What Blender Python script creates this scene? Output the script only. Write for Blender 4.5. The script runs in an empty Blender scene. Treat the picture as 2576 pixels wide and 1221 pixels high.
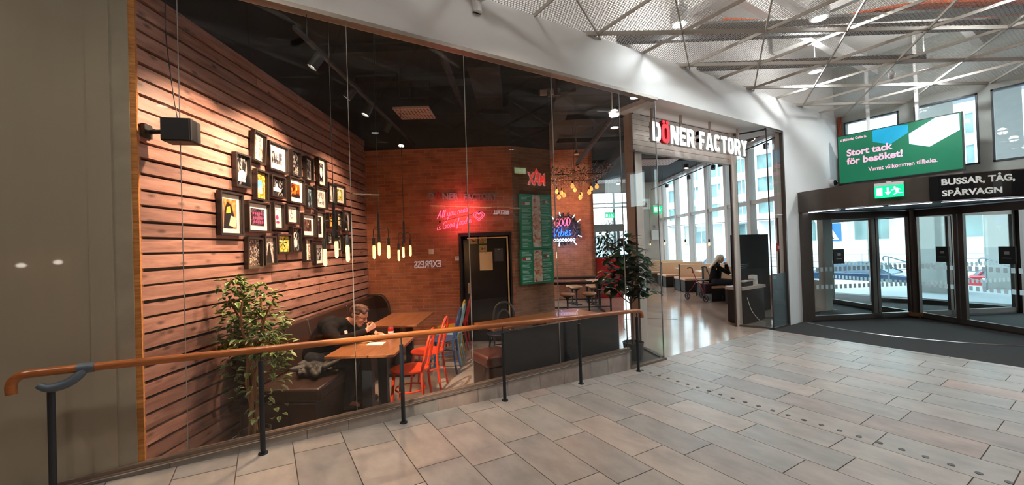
import bpy, math, random
from mathutils import Vector, Matrix, Euler
random.seed(7)
PI = math.pi
sc = bpy.context.scene
C = sc.collection

# ------------------------------------------------------------------ camera
YAW = math.atan2(623.0, 1000.0)
cam_data = bpy.data.cameras.new('camera')
cam_data.sensor_width = 36.0
cam_data.lens = 36.0 * 1000.0 / 2576.0
cam_data.clip_start = 0.05
cam_data.clip_end = 500
cam = bpy.data.objects.new('camera', cam_data)
C.objects.link(cam)
_pitch = math.atan2(9.5, 1000.0)
_F = Vector((math.sin(YAW) * math.cos(_pitch), math.cos(YAW) * math.cos(_pitch), math.sin(_pitch)))
_R0 = Vector((math.cos(YAW), -math.sin(YAW), 0))
_U0 = _R0.cross(_F)
_R = _R0 * math.cos(0.033) - _U0 * math.sin(0.033)
_U = _R.cross(_F)
_m = Matrix((_R, _U, -_F)).transposed().to_4x4()
_m.translation = (0, 0, 1.75)
cam.matrix_world = _m
sc.camera = cam

# ------------------------------------------------------------------ world and exposure
world = bpy.data.worlds.new('overcast_sky')
sc.world = world
world.use_nodes = True
wn = world.node_tree.nodes
wl = world.node_tree.links
bg = wn['Background']
tc = wn.new('ShaderNodeTexCoord')
sep = wn.new('ShaderNodeSeparateXYZ')
rmp = wn.new('ShaderNodeValToRGB')
rmp.color_ramp.elements[0].position = 0.0
rmp.color_ramp.elements[0].color = (0.80, 0.93, 0.96, 1)
rmp.color_ramp.elements[1].position = 0.6
rmp.color_ramp.elements[1].color = (0.74, 0.88, 1.0, 1)
wl.new(tc.outputs['Generated'], sep.inputs[0])
wl.new(sep.outputs['Z'], rmp.inputs[0])
wl.new(rmp.outputs[0], bg.inputs[0])
bg.inputs[1].default_value = 5.8
sc.view_settings.view_transform = 'Standard'
sc.view_settings.look = 'None'
sc.view_settings.gamma = 1
sc.view_settings.use_curve_mapping = False
sc.view_settings.exposure = 0.0
cy = sc.cycles
cy.max_bounces = 8
cy.diffuse_bounces = 3
cy.glossy_bounces = 4
cy.transmission_bounces = 4
cy.transparent_max_bounces = 24
cy.caustics_reflective = False
cy.caustics_refractive = False
cy.sample_clamp_indirect = 6.0

def lamp(name, kind, loc, power, color=(1, 1, 1), size=0.25, rot=(0, 0, 0), spot=None, sizey=None, spread=None):
    d = bpy.data.lights.new(name, kind)
    d.energy = power
    d.color = color
    if kind == 'AREA':
        d.shape = 'DISK'
        d.size = size
        if sizey:
            d.shape = 'RECTANGLE'; d.size_y = sizey
        if spread: d.spread = spread
    elif kind == 'SPOT':
        d.spot_size = spot or 1.0
        d.spot_blend = 0.6
        d.shadow_soft_size = size
    else:
        d.shadow_soft_size = size
    o = bpy.data.objects.new(name, d)
    C.objects.link(o)
    o.location = loc
    o.rotation_euler = rot
    return o

def aim(o, target):
    o.rotation_euler = (Vector(target) - Vector(o.location)).to_track_quat('-Z', 'Y').to_euler()

# fill lamps added over the mall hall behind and beside the viewer (their luminaires are built further down)
WARM = (1.0, 0.69, 0.46)
HALL = (1.0, 0.87, 0.75)
HALL_SPOTS = [(-2.6, 2.5), (0.2, 2.5), (2.3, 2.5), (-1.6, -2.3), (2.4, -2.4), (6.4, -2.4)]
for hx, hy in HALL_SPOTS:
    lamp('hall_light', 'AREA', (hx, hy, 4.66), 44, HALL, 0.18, spread=2.25)

# ------------------------------------------------------------------ frames of reference
TH = math.radians(32.61)
SA, CA = math.sin(TH), math.cos(TH)
def L(b, a, z=0.0):                      # restaurant frame (b right, a deep) -> world
    return Vector((b * CA + a * SA, -b * SA + a * CA, z))
RZ = -TH

# ------------------------------------------------------------------ materials
_mats = {}
def M(name, col, rough=0.5, metal=0.0, var=0.10, scale=6.0, bump=0.0, emit=None, es=0.0, stretch=(1, 1, 1), spec=0.5, coat=0.0, detail=4.0, sheen=0.0, sss=0.0):
    if name in _mats: return _mats[name]
    m = bpy.data.materials.new(name)
    m.use_nodes = True
    n, l = m.node_tree.nodes, m.node_tree.links
    b = n['Principled BSDF']
    b.inputs['Roughness'].default_value = rough
    b.inputs['Metallic'].default_value = metal
    b.inputs['Specular IOR Level'].default_value = spec
    b.inputs['Coat Weight'].default_value = coat
    if sheen: b.inputs['Sheen Weight'].default_value = sheen
    t = n.new('ShaderNodeTexCoord')
    mp = n.new('ShaderNodeMapping')
    mp.inputs['Scale'].default_value = stretch
    nz = n.new('ShaderNodeTexNoise')
    nz.inputs['Scale'].default_value = scale
    nz.inputs['Detail'].default_value = detail
    l.new(t.outputs['Object'], mp.inputs[0])
    l.new(mp.outputs[0], nz.inputs['Vector'])
    r = n.new('ShaderNodeValToRGB')
    r.color_ramp.elements[0].position = 0.3
    r.color_ramp.elements[1].position = 0.7
    r.color_ramp.elements[0].color = tuple(c * (1 - var) for c in col[:3]) + (1,)
    r.color_ramp.elements[1].color = tuple(min(1, c * (1 + var)) for c in col[:3]) + (1,)
    l.new(nz.outputs['Fac'], r.inputs[0])
    l.new(r.outputs[0], b.inputs['Base Color'])
    if bump:
        bp = n.new('ShaderNodeBump')
        bp.inputs['Strength'].default_value = bump
        bp.inputs['Distance'].default_value = 0.01
        l.new(nz.outputs['Fac'], bp.inputs['Height'])
        l.new(bp.outputs[0], b.inputs['Normal'])
    if emit:
        b.inputs['Emission Color'].default_value = tuple(emit) + (1,)
        b.inputs['Emission Strength'].default_value = es
    _mats[name] = m
    return m

def lin(r, g, b):                         # sRGB 0-255 -> linear
    f = lambda c: (c / 255 / 12.92) if c / 255 <= 0.04045 else ((c / 255 + 0.055) / 1.055) ** 2.4
    return (f(r), f(g), f(b))

def nodes_of(name):
    m = bpy.data.materials.new(name)
    m.use_nodes = True
    _mats[name] = m
    return m, m.node_tree.nodes, m.node_tree.links

def glass_mat(name, tint=(1, 1, 1), ior=1.45, rough=0.0, film=0.0, film_col=(0.5, 0.5, 0.5), boost=1.0):
    """Architectural pane: clear straight-through light plus a Fresnel mirror coat; film > 0 adds a frosted foil."""
    m, n, l = nodes_of(name)
    n.remove(n['Principled BSDF'])
    out = n['Material Output']
    tr = n.new('ShaderNodeBsdfTransparent'); tr.inputs[0].default_value = tuple(tint) + (1,)
    gl = n.new('ShaderNodeBsdfGlossy'); gl.inputs['Roughness'].default_value = rough
    fr = n.new('ShaderNodeFresnel'); fr.inputs['IOR'].default_value = ior
    mx = n.new('ShaderNodeMixShader')
    mul = n.new('ShaderNodeMath'); mul.operation = 'MULTIPLY'; mul.inputs[1].default_value = boost
    nz = n.new('ShaderNodeTexNoise'); nz.inputs['Scale'].default_value = 1.3
    tcn = n.new('ShaderNodeTexCoord')
    l.new(tcn.outputs['Object'], nz.inputs['Vector'])
    rr = n.new('ShaderNodeMapRange'); rr.inputs['To Min'].default_value = rough; rr.inputs['To Max'].default_value = rough + 0.002
    l.new(nz.outputs['Fac'], rr.inputs['Value'])
    l.new(rr.outputs[0], gl.inputs['Roughness'])
    ge = n.new('ShaderNodeNewGeometry')           # same reflectance on both faces of the thin pane
    mri = n.new('ShaderNodeMapRange'); mri.inputs['To Min'].default_value = ior; mri.inputs['To Max'].default_value = 1 / ior
    l.new(ge.outputs['Backfacing'], mri.inputs['Value']); l.new(mri.outputs[0], fr.inputs['IOR'])
    l.new(fr.outputs[0], mul.inputs[0])
    l.new(mul.outputs[0], mx.inputs[0])
    src = tr
    if film:
        df = n.new('ShaderNodeBsdfDiffuse'); df.inputs[0].default_value = tuple(film_col) + (1,)
        tl = n.new('ShaderNodeBsdfTranslucent'); tl.inputs[0].default_value = tuple(film_col) + (1,)
        a1 = n.new('ShaderNodeMixShader'); a1.inputs[0].default_value = 0.4
        l.new(df.outputs[0], a1.inputs[1]); l.new(tl.outputs[0], a1.inputs[2])
        a2 = n.new('ShaderNodeMixShader'); a2.inputs[0].default_value = film
        l.new(tr.outputs[0], a2.inputs[1]); l.new(a1.outputs[0], a2.inputs[2])
        src = a2
    l.new(src.outputs[0], mx.inputs[1]); l.new(gl.outputs[0], mx.inputs[2])
    l.new(mx.outputs[0], out.inputs[0])
    return m

def emis(name, col, strength):
    return M(name, (col[0] * .5, col[1] * .5, col[2] * .5), 0.4, emit=col, es=strength)

def wood_mat(name, c1, c2, rough=0.45, scale=3.0, along='x', rand=0.0, bump=0.15, coat=0.0):
    m, n, l = nodes_of(name)
    b = n['Principled BSDF']; b.inputs['Roughness'].default_value = rough
    b.inputs['Coat Weight'].default_value = coat
    t = n.new('ShaderNodeTexCoord'); mp = n.new('ShaderNodeMapping')
    s = {'x': (1, 9, 9), 'y': (9, 1, 9), 'z': (9, 9, 1)}[along]
    mp.inputs['Scale'].default_value = s
    l.new(t.outputs['Object'], mp.inputs[0])
    geo = n.new('ShaderNodeNewGeometry')
    add = n.new('ShaderNodeVectorMath'); add.operation = 'MULTIPLY_ADD'
    add.inputs[1].default_value = (37, 37, 37)
    l.new(geo.outputs['Random Per Island'], add.inputs[0]); l.new(mp.outputs[0], add.inputs[2])
    nz = n.new('ShaderNodeTexNoise'); nz.inputs['Scale'].default_value = scale; nz.inputs['Detail'].default_value = 8; nz.inputs['Roughness'].default_value = 0.65
    nz.inputs['Distortion'].default_value = 0.6
    l.new(add.outputs[0], nz.inputs['Vector'])
    r = n.new('ShaderNodeValToRGB')
    r.color_ramp.elements[0].position = 0.32; r.color_ramp.elements[0].color = tuple(c1) + (1,)
    r.color_ramp.elements[1].position = 0.68; r.color_ramp.elements[1].color = tuple(c2) + (1,)
    l.new(nz.outputs['Fac'], r.inputs[0])
    last = r.outputs[0]
    if rand:
        # knots
        mp2 = n.new('ShaderNodeMapping'); s2 = {'x': (1.0, 2.2, 2.2), 'y': (2.2, 1.0, 2.2), 'z': (2.2, 2.2, 1.0)}[along]
        mp2.inputs['Scale'].default_value = s2
        ad2 = n.new('ShaderNodeVectorMath'); ad2.operation = 'MULTIPLY_ADD'; ad2.inputs[1].default_value = (37, 37, 37)
        l.new(t.outputs['Object'], mp2.inputs[0])
        l.new(geo.outputs['Random Per Island'], ad2.inputs[0]); l.new(mp2.outputs[0], ad2.inputs[2])
        vo = n.new('ShaderNodeTexVoronoi'); vo.inputs['Scale'].default_value = 5.0
        l.new(ad2.outputs[0], vo.inputs['Vector'])
        kr = n.new('ShaderNodeMapRange'); kr.inputs['From Min'].default_value = 0.06; kr.inputs['From Max'].default_value = 0.24
        kr.inputs['To Min'].default_value = 0.30; kr.inputs['To Max'].default_value = 1.0
        l.new(vo.outputs['Distance'], kr.inputs['Value'])
        mk = n.new('ShaderNodeMix'); mk.data_type = 'RGBA'; mk.blend_type = 'MULTIPLY'; mk.inputs[0].default_value = 1.0
        l.new(last, mk.inputs[6]); l.new(kr.outputs[0], mk.inputs[7])
        hv = n.new('ShaderNodeHueSaturation')
        mr = n.new('ShaderNodeMapRange'); mr.inputs['To Min'].default_value = 1 - rand; mr.inputs['To Max'].default_value = 1 + rand
        l.new(geo.outputs['Random Per Island'], mr.inputs['Value']); l.new(mr.outputs[0], hv.inputs['Value'])
        l.new(mk.outputs[2], hv.inputs['Color'])
        last = hv.outputs[0]
    l.new(last, b.inputs['Base Color'])
    bp = n.new('ShaderNodeBump'); bp.inputs['Strength'].default_value = bump; bp.inputs['Distance'].default_value = 0.004
    l.new(nz.outputs['Fac'], bp.inputs['Height']); l.new(bp.outputs[0], b.inputs['Normal'])
    return m

def brick_mat(name, c1, c2, mortar):
    m, n, l = nodes_of(name)
    b = n['Principled BSDF']; b.inputs['Roughness'].default_value = 0.8
    uv = n.new('ShaderNodeUVMap')
    br = n.new('ShaderNodeTexBrick')
    br.inputs['Scale'].default_value = 1.0
    br.inputs['Brick Width'].default_value = 0.215
    br.inputs['Row Height'].default_value = 0.060
    br.inputs['Mortar Size'].default_value = 0.0055
    br.inputs['Mortar Smooth'].default_value = 0.4
    br.inputs['Color1'].default_value = tuple(c1) + (1,)
    br.inputs['Color2'].default_value = tuple(c2) + (1,)
    br.inputs['Mortar'].default_value = tuple(mortar) + (1,)
    nz0 = n.new('ShaderNodeTexNoise'); nz0.inputs['Scale'].default_value = 14
    mxv = n.new('ShaderNodeMix'); mxv.data_type = 'VECTOR'; mxv.inputs[0].default_value = 0.012
    l.new(uv.outputs[0], nz0.inputs['Vector'])
    l.new(uv.outputs[0], mxv.inputs[4]); l.new(nz0.outputs['Color'], mxv.inputs[5])
    l.new(mxv.outputs[1], br.inputs['Vector'])
    nz = n.new('ShaderNodeTexNoise'); nz.inputs['Scale'].default_value = 5; nz.inputs['Detail'].default_value = 6
    l.new(uv.outputs[0], nz.inputs['Vector'])
    mr = n.new('ShaderNodeMapRange'); mr.inputs['To Min'].default_value = 0.55; mr.inputs['To Max'].default_value = 1.45
    l.new(nz.outputs['Fac'], mr.inputs['Value'])
    mk = n.new('ShaderNodeMix'); mk.data_type = 'RGBA'; mk.blend_type = 'MULTIPLY'; mk.inputs[0].default_value = 1.0
    l.new(br.outputs['Color'], mk.inputs[6]); l.new(mr.outputs[0], mk.inputs[7])
    l.new(mk.outputs[2], b.inputs['Base Color'])
    bp = n.new('ShaderNodeBump'); bp.inputs['Strength'].default_value = 0.7; bp.inputs['Distance'].default_value = 0.012; bp.invert = True
    l.new(br.outputs['Fac'], bp.inputs['Height']); l.new(bp.outputs[0], b.inputs['Normal'])
    return m

def tile_mat(name):
    m, n, l = nodes_of(name)
    b = n['Principled BSDF']
    t = n.new('ShaderNodeTexCoord'); geo = n.new('ShaderNodeNewGeometry')
    rc = n.new('ShaderNodeValToRGB'); rc.color_ramp.interpolation = 'LINEAR'
    el = rc.color_ramp.elements
    cols = [(0.0, (184, 172, 162)), (0.25, (175, 167, 159)), (0.5, (167, 162, 156)), (0.7, (186, 173, 163)), (0.85, (160, 155, 150)), (1.0, (182, 161, 150))]
    el[0].position, el[0].color = 0.0, lin(*cols[0][1]) + (1,)
    el[1].position, el[1].color = 1.0, lin(*cols[-1][1]) + (1,)
    for p, c in cols[1:-1]:
        e = el.new(p); e.color = lin(*c) + (1,)
    l.new(geo.outputs['Random Per Island'], rc.inputs[0])
    mp = n.new('ShaderNodeMapping'); mp.inputs['Scale'].default_value = (1.6, 0.8, 1)
    ad = n.new('ShaderNodeVectorMath'); ad.operation = 'MULTIPLY_ADD'; ad.inputs[1].default_value = (51, 51, 51)
    l.new(t.outputs['Object'], mp.inputs[0]); l.new(geo.outputs['Random Per Island'], ad.inputs[0]); l.new(mp.outputs[0], ad.inputs[2])
    nz = n.new('ShaderNodeTexNoise'); nz.inputs['Scale'].default_value = 3.5; nz.inputs['Detail'].default_value = 9; nz.inputs['Roughness'].default_value = 0.62
    l.new(ad.outputs[0], nz.inputs['Vector'])
    mr = n.new('ShaderNodeMapRange'); mr.inputs['From Min'].default_value = 0.3; mr.inputs['From Max'].default_value = 0.7; mr.inputs['To Min'].default_value = 0.72; mr.inputs['To Max'].default_value = 1.12
    l.new(nz.outputs['Fac'], mr.inputs['Value'])
    mk = n.new('ShaderNodeMix'); mk.data_type = 'RGBA'; mk.blend_type = 'MULTIPLY'; mk.inputs[0].default_value = 1.0
    l.new(rc.outputs[0], mk.inputs[6]); l.new(mr.outputs[0], mk.inputs[7])
    l.new(mk.outputs[2], b.inputs['Base Color'])
    rr = n.new('ShaderNodeMapRange'); rr.inputs['To Min'].default_value = 0.26; rr.inputs['To Max'].default_value = 0.46
    l.new(nz.outputs['Fac'], rr.inputs['Value']); l.new(rr.outputs[0], b.inputs['Roughness'])
    b.inputs['Specular IOR Level'].default_value = 0.45
    return m

def mesh_panel_mat(name):
    """Expanded-metal sheet: white strands with open diamonds between them."""
    m, n, l = nodes_of(name)
    out = n['Material Output']
    b = n['Principled BSDF']; b.inputs['Base Color'].default_value = (0.78, 0.76, 0.74, 1); b.inputs['Roughness'].default_value = 0.4
    t = n.new('ShaderNodeTexCoord')
    sp = n.new('ShaderNodeSeparateXYZ'); l.new(t.outputs['Object'], sp.inputs[0])
    def lincomb(kx, ky, per):
        a = n.new('ShaderNodeMath'); a.operation = 'MULTIPLY'; a.inputs[1].default_value = kx / per; l.new(sp.outputs['X'], a.inputs[0])
        c = n.new('ShaderNodeMath'); c.operation = 'MULTIPLY_ADD'; c.inputs[1].default_value = ky / per; l.new(sp.outputs['Y'], c.inputs[0]); l.new(a.outputs[0], c.inputs[2])
        f = n.new('ShaderNodeMath'); f.operation = 'FRACT'; l.new(c.outputs[0], f.inputs[0])
        s = n.new('ShaderNodeMath'); s.operation = 'SUBTRACT'; s.inputs[1].default_value = 0.5; l.new(f.outputs[0], s.inputs[0])
        ab = n.new('ShaderNodeMath'); ab.operation = 'ABSOLUTE'; l.new(s.outputs[0], ab.inputs[0])
        return ab
    u = lincomb(0.88, 0.47, 0.034); v = lincomb(0.88, -0.47, 0.034)
    mx = n.new('ShaderNodeMath'); mx.operation = 'MAXIMUM'; l.new(u.outputs[0], mx.inputs[0]); l.new(v.outputs[0], mx.inputs[1])
    g = n.new('ShaderNodeMath'); g.operation = 'GREATER_THAN'; g.inputs[1].default_value = 0.36; l.new(mx.outputs[0], g.inputs[0])
    tr = n.new('ShaderNodeBsdfTransparent')
    ms = n.new('ShaderNodeMixShader'); l.new(g.outputs[0], ms.inputs[0]); l.new(tr.outputs[0], ms.inputs[1]); l.new(b.outputs[0], ms.inputs[2])
    l.new(ms.outputs[0], out.inputs[0])
    return m

WHITE = M('white_paint', (0.76, 0.735, 0.71), 0.55, var=0.02, scale=2)
WHITE_METAL = M('white_metal', (0.72, 0.71, 0.69), 0.35, var=0.02)
CREAM_METAL = M('cream_painted_metal', lin(205, 190, 178), 0.4, var=0.03)
GREY_GLASSWALL = M('grey_backed_glass', lin(152, 143, 126), 0.03, var=0.05, scale=1.2, stretch=(3, 1, .3))
DARK_METAL = M('dark_metal', (0.035, 0.036, 0.04), 0.4, 0.6, var=0.1)
POST_MAT = M('charcoal_powder_coat', (0.022, 0.027, 0.034), 0.45, 0.3, var=0.15)
BRACKET_MAT = M('blue_grey_cast_metal', (0.10, 0.13, 0.17), 0.5, 0.3, var=0.1, scale=20)
BRONZE = M('bronze_door_frame', lin(88, 78, 72), 0.35, 0.55, var=0.06)
SILL = M('brown_grey_sill', lin(128, 112, 100), 0.4, 0.3, var=0.08)
BLACK = M('matt_black', (0.012, 0.012, 0.013), 0.6, var=0.15)
CHARCOAL = M('charcoal_panel', (0.014, 0.014, 0.015), 0.5, var=0.1, scale=3)
CEIL_DARK = M('black_ceiling', (0.018, 0.016, 0.016), 0.8, var=0.2)
RAIL_WOOD = wood_mat('oiled_beech', lin(138, 76, 30), lin(178, 104, 50), 0.32, 3.0, 'x', bump=0.04, coat=0.3)
TABLE_WOOD = wood_mat('oak_table', lin(122, 72, 40), lin(164, 104, 62), 0.3, 2.0, 'y', bump=0.04, coat=0.25)
PLANK = wood_mat('red_stained_plank', (0.22, 0.098, 0.074), (0.47, 0.25, 0.195), 0.50, 2.2, 'y', rand=0.28, bump=0.3)
ENDGRAIN = wood_mat('raw_pine_edge', lin(150, 92, 40), lin(214, 150, 82), 0.6, 5.0, 'x')
BRICK = brick_mat('red_brick', lin(190, 116, 80), lin(164, 94, 66), lin(184, 140, 112))
BRICK2 = brick_mat('brown_brick', lin(146, 102, 74), lin(122, 82, 60), lin(142, 116, 96))
TILE = tile_mat('stone_tile')
GROUT = M('dark_grout', (0.10, 0.08, 0.07), 0.9)
CONCRETE = M('polished_concrete', lin(176, 156, 142), 0.11, var=0.10, scale=1.6, spec=0.6, bump=0.02)
LEATHER = M('brown_leather', (0.034, 0.017, 0.012), 0.30, var=0.2, scale=12, bump=0.1)
MAT_FLOOR = M('charcoal_entrance_mat', (0.040, 0.037, 0.036), 0.95, var=0.25, scale=160, bump=0.6)
PANE = glass_mat('clear_pane', (0.985, 0.99, 0.985), 1.42)
PANE_FAR = glass_mat('window_pane', (0.955, 0.995, 0.99), 1.32)
CHROME = M('brushed_steel', (0.6, 0.6, 0.6), 0.25, 1.0, var=0.05)

# ------------------------------------------------------------------ mesh helpers
class MB:
    def __init__(s): s.v = []; s.f = []; s.mi = []; s.cur = 0; s.uv = None
    def add(s, vs, fs):
        k = len(s.v); s.v += [tuple(x) for x in vs]; s.f += [tuple(i + k for i in f) for f in fs]; s.mi += [s.cur] * len(fs)
        return s
    def box(s, c, d, rz=0.0, rot=None):
        hx, hy, hz = d[0] / 2, d[1] / 2, d[2] / 2
        R = rot if rot is not None else (Matrix.Rotation(rz, 3, 'Z') if rz else None)
        vs = []
        for x, y, z in ((-1, -1, -1), (1, -1, -1), (1, 1, -1), (-1, 1, -1), (-1, -1, 1), (1, -1, 1), (1, 1, 1), (-1, 1, 1)):
            p = Vector((x * hx, y * hy, z * hz))
            if R is not None: p = R @ p
            vs.append(p + Vector(c))
        return s.add(vs, [(0, 3, 2, 1), (4, 5, 6, 7), (0, 1, 5, 4), (1, 2, 6, 5), (2, 3, 7, 6), (3, 0, 4, 7)])
    def bb(s, x0, x1, y0, y1, z0, z1):
        return s.box(((x0 + x1) / 2, (y0 + y1) / 2, (z0 + z1) / 2), (abs(x1 - x0), abs(y1 - y0), abs(z1 - z0)))
    def bar(s, p, q, w, h, up=(0, 0, 1)):
        p, q = Vector(p), Vector(q); d = (q - p); ln = d.length; d.normalize()
        u = Vector(up)
        if abs(d.dot(u)) > 0.99: u = Vector((1, 0, 0))
        x = d.cross(u).normalized(); z = x.cross(d)
        vs = []
        for e in (p, q):
            for a, b in ((-1, -1), (1, -1), (1, 1), (-1, 1)): vs.append(e + x * a * w / 2 + z * b * h / 2)
        return s.add(vs, [(3, 2, 1, 0), (4, 5, 6, 7), (0, 1, 5, 4), (1, 2, 6, 5), (2, 3, 7, 6), (3, 0, 4, 7)])
    def tube(s, pts, r, seg=8, closed=False, caps=True):
        pts = [Vector(p) for p in pts]; n = len(pts)
        rr = r if isinstance(r, (list, tuple)) else [r] * n
        vs, fs = [], []; prev = None
        for i, p in enumerate(pts):
            if closed: d = pts[(i + 1) % n] - pts[i - 1]
            else: d = pts[min(i + 1, n - 1)] - pts[max(i - 1, 0)]
            if d.length < 1e-9: d = Vector((0, 0, 1))
            d.normalize()
            if prev is None:
                u = Vector((0, 0, 1)) if abs(d.z) < 0.9 else Vector((1, 0, 0))
                x = d.cross(u).normalized()
            else:
                x = (prev - d * prev.dot(d))
                x = x.normalized() if x.length > 1e-6 else d.orthogonal().normalized()
            prev = x; y = d.cross(x)
            for k in range(seg):
                a = 2 * PI * k / seg
                vs.append(p + (x * math.cos(a) + y * math.sin(a)) * rr[i])
        m = n if closed else n - 1
        for i in range(m):
            j = (i + 1) % n
            for k in range(seg):
                k2 = (k + 1) % seg
                fs.append((i * seg + k, i * seg + k2, j * seg + k2, j * seg + k))
        if caps and not closed:
            fs.append(tuple(range(seg - 1, -1, -1))); fs.append(tuple((n - 1) * seg + k for k in range(seg)))
        return s.add(vs, fs)
    def cyl(s, p, q, r, seg=16, r2=None): return s.tube([p, q], [r, r if r2 is None else r2], seg)
    def lathe(s, prof, c=(0, 0, 0), seg=20, ang=2 * PI):
        n = len(prof); vs, fs = [], []
        for r, z in prof:
            for k in range(seg):
                a = ang * k / seg
                vs.append((c[0] + r * math.cos(a), c[1] + r * math.sin(a), c[2] + z))
        for i in range(n - 1):
            for k in range(seg):
                k2 = (k + 1) % seg
                fs.append((i * seg + k, i * seg + k2, (i + 1) * seg + k2, (i + 1) * seg + k))
        if prof[0][0] > 1e-5: fs.append(tuple(range(seg - 1, -1, -1)))
        if prof[-1][0] > 1e-5: fs.append(tuple((n - 1) * seg + k for k in range(seg)))
        return s.add(vs, fs)
    def ball(s, c, r, seg=12, sc_=(1, 1, 1)):
        k = len(s.v)
        prof = [(r * math.sin(PI * i / 8), -r * math.cos(PI * i / 8)) for i in range(9)]
        prof[0] = (1e-4 * r, -r); prof[-1] = (1e-4 * r, r)
        s.lathe(prof, (0, 0, 0), seg)
        for i in range(k, len(s.v)):
            x, y, z = s.v[i]; s.v[i] = (x * sc_[0] + c[0], y * sc_[1] + c[1], z * sc_[2] + c[2])
        return s
    def prism(s, pts, h, axis='z', base=0.0):
        """extrude a 2D outline; axis is the extrusion direction"""
        f = {'z': lambda a, b, c: (a, b, c), 'y': lambda a, b, c: (a, c, b), 'x': lambda a, b, c: (c, a, b)}[axis]
        n = len(pts); vs = [f(a, b, base) for a, b in pts] + [f(a, b, base + h) for a, b in pts]
        fs = [tuple(range(n)), tuple(range(2 * n - 1, n - 1, -1))] + [(i, i + n, (i + 1) % n + n, (i + 1) % n) for i in range(n)]
        return s.add(vs, fs)
    def mat(s, i): s.cur = i; return s
    def build(s, name, mats, parent=None, smooth=False, bevel=0.0, loc=None, rot=None, seg=2):
        me = bpy.data.meshes.new(name)
        me.from_pydata(s.v, [], s.f); me.update()
        if not isinstance(mats, (list, tuple)): mats = [mats]
        for m in mats: me.materials.append(m)
        if len(mats) > 1: me.polygons.foreach_set('material_index', s.mi)
        if smooth:
            me.polygons.foreach_set('use_smooth', [True] * len(me.polygons))
            me.set_sharp_from_angle(angle=math.radians(40))
        import bmesh as _b
        bm = _b.new(); bm.from_mesh(me); _b.ops.recalc_face_normals(bm, faces=bm.faces); bm.to_mesh(me); bm.free()
        o = bpy.data.objects.new(name, me); C.objects.link(o)
        if parent is not None: o.parent = parent
        if loc is not None: o.location = loc
        if rot is not None: o.rotation_euler = rot
        if bevel:
            md = o.modifiers.new('bevel', 'BEVEL'); md.width = bevel; md.segments = seg; md.limit_method = 'ANGLE'; md.angle_limit = math.radians(40)
        return o

def thing(name, label, cat, loc=(0, 0, 0), rz=0.0, group=None):
    o = bpy.data.objects.new(name, None); C.objects.link(o)
    o.location = loc; o.rotation_euler = (0, 0, rz)
    o.empty_display_size = 0.1
    o['label'] = label; o['category'] = cat
    if group: o['group'] = group
    return o
def tag(o, label, cat, group=None, kind=None):
    o['label'] = label; o['category'] = cat
    if group: o['group'] = group
    if kind: o['kind'] = kind
    return o
def struct(o, label=None):
    o['kind'] = 'structure'
    if label: o['label'] = label
    return o
def dup(root, loc, rz=None, label=None):
    r = root.copy(); C.objects.link(r); r.location = loc
    if rz is not None: r.rotation_euler = (0, 0, rz)
    if label: r['label'] = label
    for ch in list(root.children):
        c = ch.copy(); C.objects.link(c); c.parent = r
        for g in list(ch.children):
            d = g.copy(); C.objects.link(d); d.parent = c
    return r

def crom(pts, n=6, closed=False):
    P = [Vector(p) for p in pts]; out = []; N = len(P)
    rng = range(N) if closed else range(N - 1)
    for i in rng:
        p0 = P[(i - 1) % N] if (closed or i > 0) else P[0]
        p1 = P[i]; p2 = P[(i + 1) % N]
        p3 = P[(i + 2) % N] if (closed or i < N - 2) else P[-1]
        for k in range(n):
            t = k / n
            out.append(0.5 * ((2 * p1) + (-p0 + p2) * t + (2 * p0 - 5 * p1 + 4 * p2 - p3) * t * t + (-p0 + 3 * p1 - 3 * p2 + p3) * t ** 3))
    if not closed: out.append(P[-1])
    return out

def text(name, s, w, h, mats, parent=None, ext=0.004, bold=0.0, loc=(0, 0, 0), rot=(PI / 2, 0, 0), origin='bl', bend=None, spacing=1.0, lead=1.0, shear=0.0):
    """lettering as a mesh, fitted into w x h metres (None keeps the proportion)"""
    cu = bpy.data.curves.new(name, 'FONT'); cu.body = s; cu.size = 1.0; cu.extrude = 0.02; cu.offset = bold
    cu.space_character = spacing; cu.space_line = lead; cu.resolution_u = 4; cu.shear = shear
    o = bpy.data.objects.new(name, cu); C.objects.link(o)
    dg = bpy.context.evaluated_depsgraph_get()
    me = bpy.data.meshes.new_from_object(o.evaluated_get(dg)); bpy.data.objects.remove(o); bpy.data.curves.remove(cu)
    xs = [v.co.x for v in me.vertices]; ys = [v.co.y for v in me.vertices]
    x0, x1, y0, y1 = min(xs), max(xs), min(ys), max(ys)
    if w is None: kx = ky = h / (y1 - y0)
    elif h is None: kx = ky = w / (x1 - x0)
    else: kx, ky = w / (x1 - x0), h / (y1 - y0)
    W_ = (x1 - x0) * kx
    for v in me.vertices:
        x = (v.co.x - x0) * kx; y = (v.co.y - y0) * ky
        if origin == 'c': x -= W_ / 2; y -= (y1 - y0) * ky / 2
        z = v.co.z / 0.02 * ext
        v.co = bend(x, y, z) if bend else (x, y, z)
    me.materials.clear(); me.materials.append(mats)
    me.name = name
    o = bpy.data.objects.new(name, me); C.objects.link(o)
    if parent is not None: o.parent = parent
    o.location = loc; o.rotation_euler = rot
    return o

def wallquad(mb, p, q, z0, z1, thick=0.0, side=1):
    """vertical slab from p to q (2D points)"""
    p, q = Vector(p), Vector(q); d = (q - p).normalized(); nrm = Vector((-d.y, d.x)) * side * thick
    pts = [p, q, q + nrm, p + nrm]
    vs = [(a.x, a.y, z0) for a in pts] + [(a.x, a.y, z1) for a in pts]
    return mb.add(vs, [(0, 3, 2, 1), (4, 5, 6, 7), (0, 1, 5, 4), (1, 2, 6, 5), (2, 3, 7, 6), (3, 0, 4, 7)])

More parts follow.
